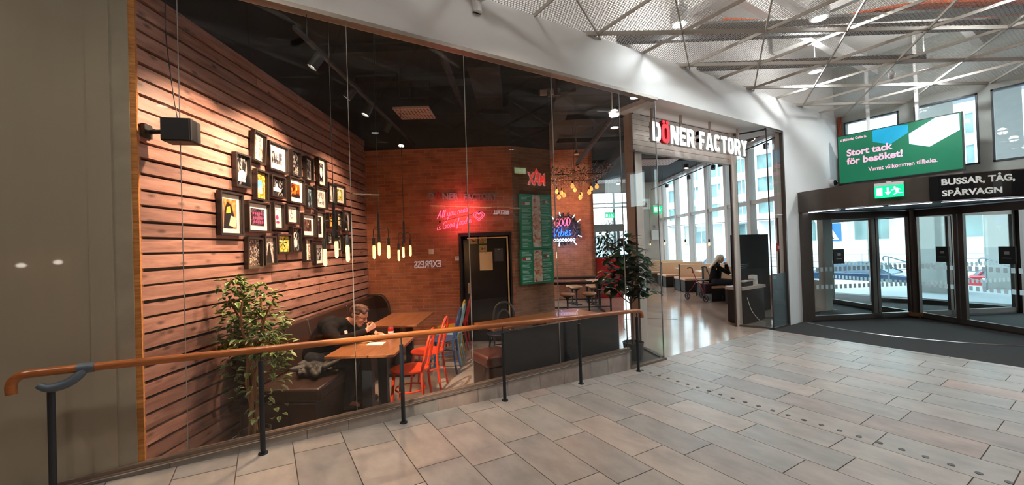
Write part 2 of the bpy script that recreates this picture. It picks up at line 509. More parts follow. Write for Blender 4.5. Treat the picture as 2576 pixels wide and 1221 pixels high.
def add_uv_wall(o, origin, d):
    me = o.data; uvl = me.uv_layers.new(name='UVMap'); d = Vector(d).normalized()
    for lp in me.loops:
        co = me.vertices[lp.vertex_index].co
        uvl.data[lp.index].uv = ((co - Vector(origin)).dot(d), co.z)

# ================================================================== SETTING
GY = 3.85          # plane of the shop front
SLOPE = 0.0445
def rampz(x): return max(0.0, SLOPE * (4.245 - max(x, -1.3)))

# ---- tiled hall floor: one mesh, one raised tile per island, on dark grout
m = MB()
def tile(x0, x1, y0, y1):
    g = 0.0035
    x0, x1, y0, y1 = x0 + g, x1 - g, y0 + g, y1 - g
    if x1 - x0 < 0.02 or y1 - y0 < 0.02: return
    vs = [(x0, y0, rampz(x0)), (x1, y0, rampz(x1)), (x1, y1, rampz(x1)), (x0, y1, rampz(x0))]
    vs += [(x, y, z - 0.012) for x, y, z in vs]
    m.add(vs, [(0, 1, 2, 3), (0, 4, 5, 1), (1, 5, 6, 2), (2, 6, 7, 3), (3, 7, 4, 0)])
def course(x0, x1, j, ymax=3.9, ymin=-4.25):
    y = j + 0.7275 * math.floor((ymin - j) / 0.7275)
    while y < ymax:
        tile(x0, x1, max(y, ymin), min(y + 0.7275, ymax)); y += 0.7275
offs = {0: 1.268, 1: 1.46, 2: 1.285, 3: 1.48, 4: 1.30, 5: 1.495, 6: 1.31, 7: 1.50, 8: 1.66, 9: 1.33, 10: 1.52}
for k in range(11):
    course(4.245 + .375 * k, min(4.245 + .375 * (k + 1), 8.12), offs[k])
ro = [2.89, 2.71, 2.90, 2.705, 2.90, 2.698, 2.875, 2.69, 2.867, 2.68, 2.86, 2.70, 2.88, 2.69, 2.87, 2.7]
for k in range(26):
    course(4.245 - .3713 * (k + 1), 4.245 - .3713 * k, ro[k % 16])
m.mat(1)
xs = [-5.5, -1.3, 4.245, 8.12]
for i in range(3):
    a_, b_ = xs[i], xs[i + 1]
    m.add([(a_, -4.25, rampz(a_) - .006), (b_, -4.25, rampz(b_) - .006), (b_, 3.9, rampz(b_) - .006), (a_, 3.9, rampz(a_) - .006)], [(0, 1, 2, 3)])
struct(m.build('floor', [TILE, GROUT]))

# entrance mat area and the rest of the hall floor
m = MB(); m.bb(8.12, 14.6, -4.25, 3.9, -0.02, -0.002); m.bb(9.2, 14.6, 3.9, 5.4, -0.02, -0.002)
struct(m.build('floor_mat', MAT_FLOOR))

# restaurant floor
m = MB()
P = [(-0.80, 3.9), tuple(L(-2.9, 20.3)[:2]), tuple(L(7.5, 20.3)[:2]), tuple(L(7.5, 9.5)[:2]), (9.2, 4.6), (9.2, 3.9)]
m.prism(P, 0.3, 'z', -0.30)
struct(m.build('floor_restaurant', CONCRETE))
# cracks in the polished floor
for i, pts in enumerate([[(6.05, 5.55), (6.35, 5.9), (6.75, 6.2)], [(6.9, 6.35), (7.4, 6.1), (7.75, 5.6)], [(5.25, 4.75), (5.45, 5.0), (5.75, 5.15)]]):
    m = MB(); m.tube([(p[0], p[1], 0.001) for p in crom([q + (0,) for q in pts], 5)], 0.004, 4)
    o = m.build('floor_crack', GROUT); struct(o)

# ---- plinth under the glass, tiled face
m = MB()
x = -5.5; k = 0
jx = [4.235, 3.80, 3.50, 3.06, 2.70, 2.26, 1.89, 1.44, 1.10, .60, .27, -.2, -.62, -1.1, -1.6, -2.3, -3.0, -3.8, -4.6, -5.5]
for i in range(len(jx) - 1):
    b_, a_ = jx[i] - 0.002, jx[i + 1] + 0.002
    vs = [(a_, 3.815, rampz(a_) - .01), (b_, 3.815, rampz(b_) - .01), (b_, 3.815, .262), (a_, 3.815, .262)]
    vs += [(p[0], 3.90, p[2]) for p in vs]
    m.add(vs, [(0, 1, 2, 3), (7, 6, 5, 4), (0, 4, 5, 1), (1, 5, 6, 2), (2, 6, 7, 3), (3, 7, 4, 0)])
m.mat(1); m.bb(-5.5, 4.235, 3.822, 3.895, -0.01, .258)
struct(m.build('baseboard_plinth', [TILE, GROUT]))
m = MB(); m.bb(-5.5, 4.245, 3.80, 3.90, .264, .272); m.bb(-5.5, 4.245, 3.822, 3.88, .272, .296)
m.bb(4.22, 4.245, 3.815, 3.885, 0.0, .272); m.bb(4.245, 5.0, 3.815, 3.885, 0.0, .03)
struct(m.build('trim_1', SILL))
m = MB(); m.bb(-5.5, 4.235, 3.803, 3.813, .256, .264); struct(m.build('trim_12', CHROME))  # thin steel edge added for the bright highlight line under the sill
# foot profile of the splayed glass return and of the right-hand glass box
m = MB(); m.bar((4.98, 3.85, .015), (5.27, 4.52, .015), .07, .03); m.bar((8.24, 3.85, .015), (8.03, 4.40, .015), .06, .03); m.bb(8.2, 8.82, 3.82, 3.88, 0, .03)
m.prism([(4.245, 3.885), (4.98, 3.885), (5.22, 4.45), (4.75, 4.6), (4.3, 4.2)], 0.012, 'z', 0.0)
struct(m.build('trim_2', M('dark_sill', lin(84, 78, 72), .35, .4)))

# ---- grey glass-clad wall left of the shop front
m = MB()
for x0, x1 in ((-5.5, -3.02), (-3.02, -1.02), (-1.02, -.90)):
    m.bb(x0, x1, 3.84 + (.002 if x1 == -1.02 else 0), 3.90, .296, 4.6)
struct(m.build('wall_grey', GREY_GLASSWALL))
m = MB(); m.bb(-.90, -.80, 3.85, 3.93, .296, 3.9)
struct(m.build('trim_3', M('grey_corner_strip', lin(150, 142, 126), .3)))
m = MB(); m.bb(-.80, -.765, 3.86, 3.95, .296, 3.86)
struct(m.build('trim_4', ENDGRAIN))

# ---- glass panes of the shop front
seams = [-.765, -.52, .68, 1.86, 3.04, 4.22]
n_w = 1
for i in range(5):
    m = MB(); m.bb(seams[i] + .003, seams[i + 1] - .003, 3.845, 3.857, .296, 3.845)
    struct(m.build('window_%d' % n_w, PANE)); n_w += 1
m = MB(); m.bb(4.223, 4.975, 3.845, 3.857, .03, 3.845); struct(m.build('window_%d' % n_w, PANE)); n_w += 1
m = MB(); m.bar((4.985, 3.86, 1.94), (5.26, 4.50, 1.94), .012, 3.81); struct(m.build('window_%d' % n_w, PANE)); n_w += 1
m = MB()
for s in seams[1:]: m.bb(s - .002, s + .002, 3.843, 3.859, .296, 3.845)
m.bb(4.976, 4.986, 3.843, 3.857, .03, 3.845)
struct(m.build('trim_5', M('silicone_joint', lin(150, 150, 146), .3)))
# right-hand glass box
m = MB(); m.bar((8.235, 3.87, 1.94), (8.04, 4.38, 1.94), .012, 3.81); struct(m.build('window_%d' % n_w, PANE)); n_w += 1
m = MB(); m.bb(8.24, 8.80, 3.845, 3.857, .03, 3.845); struct(m.build('window_%d' % n_w, PANE)); n_w += 1
m = MB(); m.bb(8.245, 8.80, 3.858, 3.860, .03, 1.05)
FOIL = M('grey_privacy_foil', lin(92, 104, 108), .35, var=.06, scale=2)
struct(m.build('window_foil', FOIL))
m = MB(); m.bb(8.225, 8.24, 3.84, 3.86, .03, 3.845); m.bb(8.80, 8.84, 3.82, 3.88, 0, 3.86); m.bar((8.24, 3.85, 3.835), (8.04, 4.40, 3.835), .03, .03); m.bb(8.2, 8.82, 3.83, 3.87, 3.83, 3.86)
struct(m.build('trim_6', BRONZE))

# ---- facade wall above and beside the shop front
m = MB()
m.bb(-5.5, 11.5, 3.82, 3.97, 3.88, 4.5)
m.bb(-5.5, 11.5, 3.88, 4.03, 4.5, 5.7)
m.bb(8.84, 9.62, 3.82, 3.97, 0, 3.88)
m.bb(9.62, 11.5, 3.82, 3.97, 2.66, 3.88)
m.bb(4.98, 8.84, 3.97, 4.60, 3.88, 3.95)          # soffit over the entrance
struct(m.build('wall_facade', WHITE))
m = MB(); m.bb(-.765, 4.99, 3.80, 3.90, 3.845, 3.885)
struct(m.build('trim_7', M('facade_edge', lin(150, 140, 130), .4, .2)))

# header over the opening: horizontal slats
m = MB()
for i in range(7):
    z = 3.27 + i * .085
    m.bb(5.15, 8.14, 4.43, 4.47, z, z + .079)
for i in range(3):
    z = 3.27 + (i + .0) * .085
m.bb(5.15, 8.14, 4.47, 4.50, 3.24, 3.88); m.bb(5.15, 8.14, 4.40, 4.47, 3.235, 3.262)
struct(m.build('trim_8', M('grey_lamella', lin(176, 168, 160), .45, .0)))
# entrance columns
m = MB(); m.bb(5.20, 5.36, 4.44, 4.66, 0, 3.88); struct(m.build('pillar_entrance', CREAM_METAL))
m = MB(); m.bb(5.36, 5.385, 4.52, 4.62, 0, 3.24); m.bb(5.185, 5.20, 4.44, 4.47, 0, 3.88); m.bb(7.935, 7.96, 4.40, 4.425, 0, 3.24); m.bb(8.13, 8.145, 4.38, 4.41, 0, 3.88)
struct(m.build('trim_9', BRONZE))
m = MB(); m.bb(7.96, 8.13, 4.38, 4.43, 0, 3.88); struct(m.build('pillar_entrance.001', CREAM_METAL))

# ---- plank wall (restaurant frame)
def frame_obj(o): 
    o.rotation_euler = (0, 0, RZ); return o
m = MB()
z = 0.02; rr = random.Random(3)
while z < 3.72:
    h = 0.118
    gap = rr.uniform(.012, .022)
    y = 2.72
    y += rr.uniform(-1.5, 0)
    while y < 7.3:
        ln = rr.uniform(2.2, 3.6)
        y0, y1 = max(y, 2.83), min(y + ln, 7.28)
        if y1 - y0 > .05:
            t = rr.uniform(.018, .030)
            # bevelled board: outer face narrower than its back
            x0, x1 = -2.80, -2.77 + t
            zt = z + h - gap
            vs = [(x0, y0, z), (x1, y0, z + .004), (x1 - .004, y0, zt), (x0, y0, zt), (x0, y1 - .003, z), (x1, y1 - .003, z + .004), (x1 - .004, y1 - .003, zt), (x0, y1 - .003, zt)]
            m.add(vs, [(0, 1, 2, 3), (7, 6, 5, 4), (0, 4, 5, 1), (1, 5, 6, 2), (2, 6, 7, 3), (3, 7, 4, 0)])
        y += ln
    z += h
m.mat(1); m.bb(-2.95, -2.798, 2.85, 7.4, 0, 4.75)
struct(frame_obj(m.build('wall_left', [PLANK, BLACK], bevel=0.0)))

# ---- brick walls
def brickwall(name, segs, z0, z1, mat, th=.12, side=1):
    obs = []
    m = MB(); me_uv = []
    for (p, q) in segs:
        wallquad(m, p, q, z0, z1, th, side)
    o = m.build(name, mat)
    uvl = o.data.uv_layers.new(name='UVMap')
    for pl in o.data.polygons:
        nrm = pl.normal
        for li in pl.loop_indices:
            co = o.data.vertices[o.data.loops[li].vertex_index].co
            if abs(nrm.z) > .5: uvl.data[li].uv = (co.x, co.y)
            else:
                t = Vector((-nrm.y, nrm.x, 0)); uvl.data[li].uv = (co.dot(t), co.z)
    return struct(o)
W = lambda b, a: tuple(L(b, a)[:2])
# main brick wall with a doorway cut into it (b -1.00 .. -.12, up to 1.98)
brickwall('wall_back', [(W(-2.78, 7.28), W(-1.02, 7.28))], 0, 3.6, BRICK)
brickwall('wall_back_door_side', [(W(-.13, 7.28), W(-.05, 7.28))], 0, 3.6, BRICK)
brickwall('wall_back_lintel', [(W(-1.02, 7.28), W(-.13, 7.28))], 1.98, 3.6, BRICK)
brickwall('wall_back_corner', [(W(-.05, 7.28), W(.70, 7.74)), (W(.70, 7.74), W(.70, 10.5))], 0, 3.6, BRICK2)
brickwall('wall_neon', [(W(.3, 12.6), W(2.46, 12.6)), (W(2.46, 12.6), W(2.46, 14.2))], 0, 4.75, BRICK)
# black upper wall over the brick and dark ceiling
m = MB(); wallquad(m, W(-2.78, 7.30), W(-.05, 7.30), 3.6, 4.75, .1); wallquad(m, W(-.05, 7.30), W(.70, 7.76), 3.6, 4.75, .1); wallquad(m, W(.70, 7.76), W(.70, 10.5), 3.6, 4.75, .1)
wallquad(m, W(-2.9, 12.8), W(.3, 12.8), 0, 4.75, .1)
struct(m.build('wall_black_band', CEIL_DARK))
m = MB()
P = [(-0.95, 3.98), tuple(L(-3.0, 20.3)[:2]), tuple(L(7.5, 20.3)[:2]), tuple(L(7.5, 9.6)[:2]), (11.4, 3.98)]
m.prism(P, 0.1, 'z', 4.75)
struct(m.build('ceiling_restaurant', CEIL_DARK))
# dark ducts and pipes below the ceiling
m = MB()
for b, a0, a1, w, z in ((-.4, 5.6, 12, .45, 4.45), (.9, 6.5, 18, .3, 4.4), (3.3, 9.5, 19, .5, 4.4)):
    m.bar((b, a0, z), (b, a1, z), w, .3)
for a in (5.6, 6.6, 9.0, 11.0, 14.0): m.bar((-2.6 if a < 7 else .9, a, 4.62), (6.8, a, 4.62), .08, .12)
m.tube([(-.9, 5.0, 4.3), (-.9, 9, 4.3)], .05, 8); m.tube([(2.0, 7.6, 4.3), (2.0, 18, 4.3)], .06, 8)
struct(frame_obj(m.build('ceiling_ducts', CEIL_DARK)))

# ---- window wall of the restaurant (b = 7.3) and far end wall
FRAME_W = M('window_frame_white', lin(196, 188, 182), .45, var=.03)
m = MB(); B0 = 7.3
mull = [9.6, 11.15, 12.5, 13.85, 15.25, 16.75, 18.2, 19.75]
m.bb(B0, B0 + .16, 9.55, 20.1, 0, .62); m.bb(B0 - .02, B0 + .16, 9.55, 20.1, .62, .68)
m.bb(B0, B0 + .16, 9.55, 20.1, 2.80, 2.92); m.bb(B0, B0 + .16, 9.55, 20.1, 4.64, 4.8)
for y in mull: m.bb(B0 - .04, B0 + .16, y - .09, y + .09, 0.68, 4.64)
struct(frame_obj(m.build('wall_window_frames', FRAME_W)))
for i in range(len(mull) - 1):
    for z0, z1 in ((.68, 2.80), (2.92, 4.64)):
        m = MB(); m.bb(B0 + .07, B0 + .08, mull[i] + .09, mull[i + 1] - .09, z0, z1)
        struct(frame_obj(m.build('window_%d' % n_w, PANE_FAR))); n_w += 1
A1 = 20.1
GREYWALL = M('warm_grey_wall', lin(176, 162, 150), .7, var=.03)
m = MB()
m.bb(5.75, 7.46, A1, A1 + .2, 0, 4.8)
m.bb(-2.9, 3.55, A1, A1 + .2, 0, 4.8)
m.bb(3.55, 5.75, A1, A1 + .2, 4.3, 4.8); m.bb(3.55, 5.75, A1, A1 + .2, 0, .5)
struct(frame_obj(m.build('wall_far', GREYWALL)))
m = MB()
for x in (3.55, 4.95, 5.75): m.bb(x - .05, x + .05, A1 - .02, A1 + .12, .5, 4.3)
for z in (.5, 3.55, 3.75, 4.3): m.bb(3.55, 5.75, A1, A1 + .1, z - .03, z + .03)
struct(frame_obj(m.build('window_far_frame', M('grey_window_frame', lin(120, 124, 128), .4))))
m = MB(); m.bb(3.6, 5.7, A1 + .05, A1 + .06, .5, 4.3); struct(frame_obj(m.build('window_%d' % n_w, PANE_FAR))); n_w += 1
m = MB(); m.bb(5.45, 5.75, 18.4, 18.8, 0, 4.75); struct(frame_obj(m.build('pillar_interior', GREYWALL)))

# wind porch with a door at the far end
m = MB(); m.bb(3.7, 5.2, 19.2, 19.3, 2.30, 2.62); m.bb(3.7, 3.82, 19.2, 19.3, 0, 2.3); m.bb(4.85, 4.97, 19.2, 19.3, 0, 2.3); m.bb(3.7, 5.2, 19.3, 20.0, 2.60, 2.66)
struct(frame_obj(m.build('door_1', M('porch_frame', lin(120, 118, 116), .4))))
m = MB(); m.bb(3.82, 4.85, 19.24, 19.25, .02, 2.3); struct(frame_obj(m.build('door_1_glass', PANE_FAR)))

# ---- doorway in the brick wall: dark corridor with a black door
m = MB()
m.bb(-1.06, -1.02, 7.24, 7.9, 0, 2.0); m.bb(-.13, -.10, 7.24, 7.9, 0, 2.0); m.bb(-1.06, -.09, 7.24, 7.34, 1.96, 2.02)
m.bb(-1.8, -.05, 9.2, 9.3, 0, 3.0); m.bb(-1.8, -1.7, 7.4, 9.2, 0, 3.0); m.bb(-.10, -.04, 7.42, 9.2, 0, 3.0); m.bb(-1.8, -.04, 7.42, 9.2, 2.4, 2.5)
struct(frame_obj(m.build('wall_corridor', CEIL_DARK)))
m = MB(); m.bb(-.185, -.16, 7.22, 7.27, 0.02, 1.93); m.bb(-.9, -.16, 7.22, 7.27, 1.91, 1.93)
struct(frame_obj(m.build('trim_10', M('oak_door_trim', lin(226, 188, 130), .5))))
m = MB(); m.bb(-1.0, -.21, 7.40, 7.44, .01, 1.9)
d = frame_obj(m.build('door_2', M('black_door', (0.008, .008, .009), .25)))
struct(d)
m = MB(); m.bb(-.93, -.90, 7.36, 7.40, .9, 1.1); m.build('door_handle', CHROME, d)

# ---- hall: upper ceiling, back wall, left wall
HALLWALL = M('hall_side_wall', lin(150, 128, 108), .6, var=.08, scale=1.5)
m = MB(); m.bb(-5.5, 11.6, -4.4, 4.0, 5.7, 5.8)
struct(m.build('ceiling', M('hall_ceiling_white', (.84, .83, .81), .7, var=.03)))
m = MB(); m.bb(-5.5, 11.5, -4.40, -4.25, 0, 5.7)
struct(m.build('wall_rear', HALLWALL))
m = MB(); m.bb(-5.6, -5.5, -4.4, 3.9, 0, 5.7)
struct(m.build('wall_hall_end', HALLWALL))

# entrance wall at X = 11.5: frames above the revolving door
m = MB(); XE = 11.5
wy = [(2.76, 3.70), (1.66, 2.53), (.60, 1.50), (-.45, .45), (-1.5, -.6), (-2.6, -1.7), (-3.9, -2.8)]
m.bb(XE, XE + .25, -4.25, 3.97, 2.62, 3.02); m.bb(XE, XE + .25, -4.25, 3.97, 4.36, 5.7)
ys = [3.97] + [v for a_, b_ in wy for v in (b_, a_)] + [-4.25]
for i in range(0, len(ys), 2): m.bb(XE, XE + .25, ys[i + 1], ys[i], 3.02, 4.36)
m.bb(XE, XE + .25, -.35, -.05, 0, 2.62); m.bb(XE, XE + .25, -4.25, -3.9, 0, 2.62)
struct(m.build('wall_entrance', M('entrance_wall_paint', lin(152, 153, 146), .5, var=.03)))
m = MB()
for a_, b_ in wy:
    for q in ((a_, a_ + .03), (b_ - .03, b_)): m.bb(XE - .012, XE + .05, q[0], q[1], 3.02, 4.36)
    m.bb(XE - .012, XE + .05, a_, b_, 3.02, 3.05); m.bb(XE - .012, XE + .05, a_, b_, 4.33, 4.36)
struct(m.build('trim_11', M('dark_window_gasket', lin(44, 48, 50), .4)))
for a_, b_ in wy:
    m = MB(); m.bb(XE + .06, XE + .07, a_, b_, 3.02, 4.36); struct(m.build('window_%d' % n_w, PANE_FAR)); n_w += 1
m = MB(); m.bb(XE, XE + .25, -3.9, -.35, 0, 2.62); struct(m.build('wall_entrance_block', _mats['entrance_wall_paint']))  # unseen stretch closed solid to keep bright outdoors out of the glass reflections

# ---- expanded-metal ceiling with its triangular grid of bars
m = MB(); m.add([(-5.5, -3.2, 4.52), (11.5, -3.2, 4.52), (11.5, 3.90, 4.52), (-5.5, 3.90, 4.52)], [(0, 1, 2, 3)])
struct(m.build('ceiling_mesh', mesh_panel_mat('expanded_metal')))
m = MB(); T = 0.577350; S = 1.12; NX, NY = 4.74, 3.19
def clipbar(p, q, w, h, z):
    # clip the line p-q to the ceiling rectangle
    x0, y0, x1, y1 = -5.5, -3.2, 11.5, 3.86
    dx, dy = q[0] - p[0], q[1] - p[1]; t0, t1 = 0.0, 1.0
    for pp, qq in ((-dx, p[0] - x0), (dx, x1 - p[0]), (-dy, p[1] - y0), (dy, y1 - p[1])):
        if abs(pp) < 1e-9:
            if qq < 0: return
            continue
        r = qq / pp
        if pp < 0: t0 = max(t0, r)
        else: t1 = min(t1, r)
    if t1 - t0 < .01: return
    m.bar((p[0] + dx * t0, p[1] + dy * t0, z), (p[0] + dx * t1, p[1] + dy * t1, z), w, h)
for k in range(-16, 17):
    clipbar((NX - 20, NY + 20 * T + k * S), (NX + 20, NY - 20 * T + k * S), .026, .05, 4.50)
    clipbar((NX - 20, NY - 20 * T + k * S), (NX + 20, NY + 20 * T + k * S), .016, .03, 4.49)
    xv = NX + k * S * .8660
    clipbar((xv, -3.3), (xv, 4.2), .016, .04, 4.50)
struct(m.build('ceiling_grid', M('ceiling_grid_paint', lin(186, 178, 168), .6, var=.02)))
# services above the mesh: ducts, trays and beams
m = MB()
for y in (3.1, 1.6, -.2, -2): m.bar((-5.4, y, 5.35), (11.4, y, 5.35), .12, .25)
for x in (0, 2.9, 5.8, 8.6): m.bar((x, -4.2, 5.5), (x, 3.8, 5.5), .2, .3)
struct(m.build('ceiling_beams', WHITE_METAL))
m = MB(); m.bar((5.6, 3.5, 4.95), (11.2, -.3, 4.95), .20, .04)
tag(m.build('cable_tray', M('tray_steel', lin(110, 108, 106), .5, .5)), 'grey steel cable trays running above the expanded metal ceiling', 'cable tray')
m = MB()
for k in range(7):
    o_ = (k - 3) * .045
    m.tube(crom([(6.0 + o_, 3.4 + o_, 5.02), (7.2 + o_ * .6, 2.55, 5.0), (8.2 + o_, 1.75 + o_, 5.03), (9.6, .85 + o_ * 1.5, 5.0), (11, -.2 + o_, 5.02)], 6), .022, 6)
tag(m.build('cable_bundle', M('orange_cable', lin(214, 92, 40), .5)), 'orange cables bundled on the tray above the mesh ceiling', 'cables')

# ================================================================== REVOLVING DOOR
CX, CYD, RD = 11.45, 2.62, 2.42
def cp(ang, r=RD): a = math.radians(ang); return (CX + r * math.cos(a), CYD + r * math.sin(a))
dr = thing('revolving_door', 'large dark bronze four-wing revolving door at the mall entrance', 'revolving door', (CX, CYD, 0))
def arcband(m, a0, a1, r0, r1, z0, z1, n=24):
    for i in range(n):
        A, B_ = a0 + (a1 - a0) * i / n, a0 + (a1 - a0) * (i + 1) / n
        pts = []
        for a, r in ((A, r1), (B_, r1), (B_, r0), (A, r0)):
            t = math.radians(a); pts.append((r * math.cos(t), r * math.sin(t)))
        vs = [(x, y, z0) for x, y in pts] + [(x, y, z1) for x, y in pts]
        m.add(vs, [(0, 1, 2, 3), (7, 6, 5, 4), (0, 4, 5, 1), (2, 6, 7, 3)] + ([(1, 5, 6, 2)] if i == n - 1 else []) + ([(3, 7, 4, 0)] if i == 0 else []))
m = MB(); arcband(m, 143.5, 268, 2.0, RD, 2.25, 2.66, 40)
m.build('canopy', BRONZE, dr, smooth=True)
m = MB(); arcband(m, 198.0, 268, RD, RD + .02, 2.27, 2.645, 30)
m.build('sign_band', M('black_gloss_band', (.010, .010, .011), .15), dr, smooth=True)
m = MB(); m.lathe([(0.001, 2.24), (2.30, 2.24), (2.30, 2.27), (.001, 2.27)], (0, 0, 0), 48)
m.build('drum_ceiling', M('drum_soffit', lin(60, 58, 60), .5), dr)
m = MB()
for a0, a1 in ((153, 168), (171, 184), (186, 199), (202, 232)): arcband(m, a0, a1, 2.22, 2.30, 2.232, 2.239, 8)
m.build('glow_strip', emis('reflection_arc_glow', (.85, .93, 1), 5), dr)  # glowing arcs stand in for white reflections under the canopy, no lamps
# curved fixed side glazing with posts
for a0, a1 in ((143, 151), (248, 300), (330, 392), (55, 100)):
    m = MB(); arcband(m, a0, a1, RD - .09, RD - .08, .10, 2.25, 14); m.build('curved_glass', PANE_FAR, dr, smooth=True)
    m = MB(); arcband(m, a0, a1, RD - .13, RD - .04, 0, .10, 14); m.build('curved_sill', BRONZE, dr, smooth=True)
    for q, a in enumerate((a0, a1)):
        x, y = cp(a, RD - .085); m = MB(); m.box((x - CX, y - CYD, 1.12), (.13, .10, 2.25), math.radians(a)); m.build('post', BRONZE, dr)
# hub and wings
m = MB(); m.lathe([(.085, 0.0), (.085, 2.25)], (0, 0, 0), 10); m.build('hub', BRONZE, dr, smooth=True)
m = MB(); m.lathe([(.17, .03), (.19, .05), (.19, .09), (.17, .11)], (0, 0, 0), 20); m.build('hub_ring', M('copper_hub_ring', lin(150, 106, 70), .35, .7), dr, smooth=True)
FILMW, _n, _l = nodes_of('white_dot_film')
_n.remove(_n['Principled BSDF']); _d = _n.new('ShaderNodeBsdfDiffuse'); _t = _n.new('ShaderNodeBsdfTranslucent'); _x = _n.new('ShaderNodeMixShader'); _z = _n.new('ShaderNodeTexNoise'); _r = _n.new('ShaderNodeMapRange')
_z.inputs['Scale'].default_value = 30; _r.inputs['To Min'].default_value = .5; _r.inputs['To Max'].default_value = .65
_d.inputs[0].default_value = _t.inputs[0].default_value = (.82, .84, .85, 1); _l.new(_z.outputs['Fac'], _r.inputs['Value']); _l.new(_r.outputs[0], _x.inputs[0]); _l.new(_d.outputs[0], _x.inputs[1]); _l.new(_t.outputs[0], _x.inputs[2]); _l.new(_x.outputs[0], _n['Material Output'].inputs[0])
def wing(ang, rot_parent, lab=None):
    w = bpy.data.objects.new('wing', None); C.objects.link(w); w.parent = rot_parent; w.rotation_euler = (0, 0, math.radians(ang))
    if lab: w['label'] = lab
    m = MB()
    m.bb(.08, 2.27, -.03, .03, .03, .12); m.bb(.08, 2.27, -.03, .03, 2.08, 2.22)
    for x0, x1 in ((.06, .12), (.76, .82), (.84, .92), (2.19, 2.27)): m.bb(x0, x1, -.03, .03, .03, 2.22)
    m.build('wing_frame', BRONZE, w)
    for x0, x1 in ((.12, .76), (.92, 2.19)):
        m = MB(); m.bb(x0, x1, -.005, .005, .12, 2.08); m.build('wing_glass', PANE_FAR, w)
    m = MB()
    for z in (1.02, .66):
        x = .16
        while x < 2.15:
            if not (.68 < x < .93): m.add([(x, -.0065, z), (x + .055, -.0065, z), (x + .055, -.0065, z + .085), (x, -.0065, z + .085)], [(0, 1, 2, 3)])
            x += .10
    m.build('marking_squares', FILMW, w)
    m = MB(); m.bb(.12, 2.27, -.022, .022, .0, .03); m.build('brush', BLACK, w)
    return w
for a in (151, 241, 331, 61): wing(a, dr)
# small black notices stuck on the wings
for a, r, s in ((151, 1.62, -1), (241, 1.52, 1), (241, .55, 1)):
    m = MB(); t = math.radians(a); x, y = r * math.cos(t), r * math.sin(t)
    m.box((x, y, 1.32), (.22, .03, .30), t); o = m.build('notice', BLACK, dr)
    m = MB(); m.box((x, y, 1.36), (.07, .034, .05), t); m.box((x, y, 1.27), (.12, .034, .012), t); m.build('notice_print', M('pale_print', (.35, .35, .35), .6), o)
m = MB()
ring = [(2.40 * math.cos(math.radians(a)), 2.40 * math.sin(math.radians(a)), .001) for a in range(151, 300, 3)]
m.tube(ring, .010, 4); m.build('floor_ring', CHROME, dr)
def bend_canopy(x, y, z, a0=0.0, zb=0.0, r=RD + .022):
    a = math.radians(a0) + x / r
    return ((r + z) * math.cos(a), (r + z) * math.sin(a), y + zb)
PALE = M('pale_lettering', lin(238, 236, 230), .6)
for s, a0, wd, zb in (('BUSSAR, TÅG,', 201.2, .80, 2.475), ('SPÅRVAGN', 201.2, .655, 2.315)):
    text('lettering', s, wd, .125 if ',' not in s else .15, PALE, dr, .003, .035, rot=(0, 0, 0), bend=lambda x, y, z, a0=a0, zb=zb: bend_canopy(x, y, z, a0, zb))

# illuminated exit sign in front of the canopy
def exit_pict(parent, w, h, y, white, arrow='down'):
    """white door, arrow and running figure on the green field, in the sign's own x-z plane facing -y"""
    m = MB(); s = h
    def P(pts, t=.003): m.prism([(x * s, z * s) for x, z in pts], -t, 'y', y)
    cx0 = -w / 2 / s
    P([(cx0 + .12, -.33), (cx0 + .50, -.33), (cx0 + .50, .33), (cx0 + .12, .33)])
    ax = cx0 + .84
    if arrow == 'down': P([(ax - .06, .33), (ax + .06, .33), (ax + .06, -.05), (ax + .2, -.05), (ax, -.35), (ax - .2, -.05), (ax - .06, -.05)])
    else: P([(ax + .35, .06), (ax + .35 - .35, .06), (ax + .0, -.06), (ax + .35, -.06), (ax + .35, -.2), (ax + .62, 0), (ax + .35, .2)])
    rx = cx0 + 1.38 if arrow == 'down' else cx0 + .32
    if arrow != 'down': m = MB(); P([(cx0 + 1.0, .06), (cx0 + 1.3, .06), (cx0 + 1.3, .2), (cx0 + 1.62, 0), (cx0 + 1.3, -.2), (cx0 + 1.3, -.06), (cx0 + 1.0, -.06)]); rx = cx0 + .45
    # figure
    m.ball((( rx - .12) * s, y - .002, .30 * s), .075 * s, 10, (1, .05, 1))
    P([(rx - .16, .2), (rx + .06, .24), (rx + .16, -.02), (rx - .02, -.08)])
    P([(rx + .04, .22), (rx + .28, .10), (rx + .26, .04), (rx + .06, .14)])
    P([(rx - .14, .20), (rx - .34, .10), (rx - .30, .04), (rx - .12, .12)])
    P([(rx + .04, -.04), (rx + .20, -.16), (rx + .38, -.16), (rx + .38, -.22), (rx + .16, -.23), (rx - .0, -.1)])
    P([(rx - .02, -.06), (rx + .06, -.2), (rx - .20, -.34), (rx - .24, -.29), (rx - .04, -.19), (rx - .08, -.06)])
    return m.build('pictogram', white, parent)
GREEN_LIT = emis('exit_green', (.0, .62, .24), 1.5)
WHITE_LIT = emis('exit_white', (.9, 1, .93), 1.3)
def exit_sign(label, loc, rz, w, h, arrow, green=GREEN_LIT, white=WHITE_LIT):
    t = thing('exit_sign', label, 'exit sign', loc, rz)
    m = MB(); m.bb(-w / 2, w / 2, -.02, .02, -h / 2, h / 2); m.build('sign_panel', green, t)
    m = MB(); m.bb(-w / 2, w / 2, -.03, .03, h / 2, h / 2 + .05); m.build('housing', WHITE_METAL, t)
    exit_pict(t, w, h, -.0205, white, arrow)
    return t
ax_, ay_ = cp(187.0, RD + .05)
es = exit_sign('green lit exit sign with down arrow fixed to the revolving door canopy', (ax_, ay_, 2.47), math.radians(187 - 270), .36, .20, 'down')
m = MB(); m.bb(-.03, .03, .0, .06, .125, .17); m.build('bracket', WHITE_METAL, es)

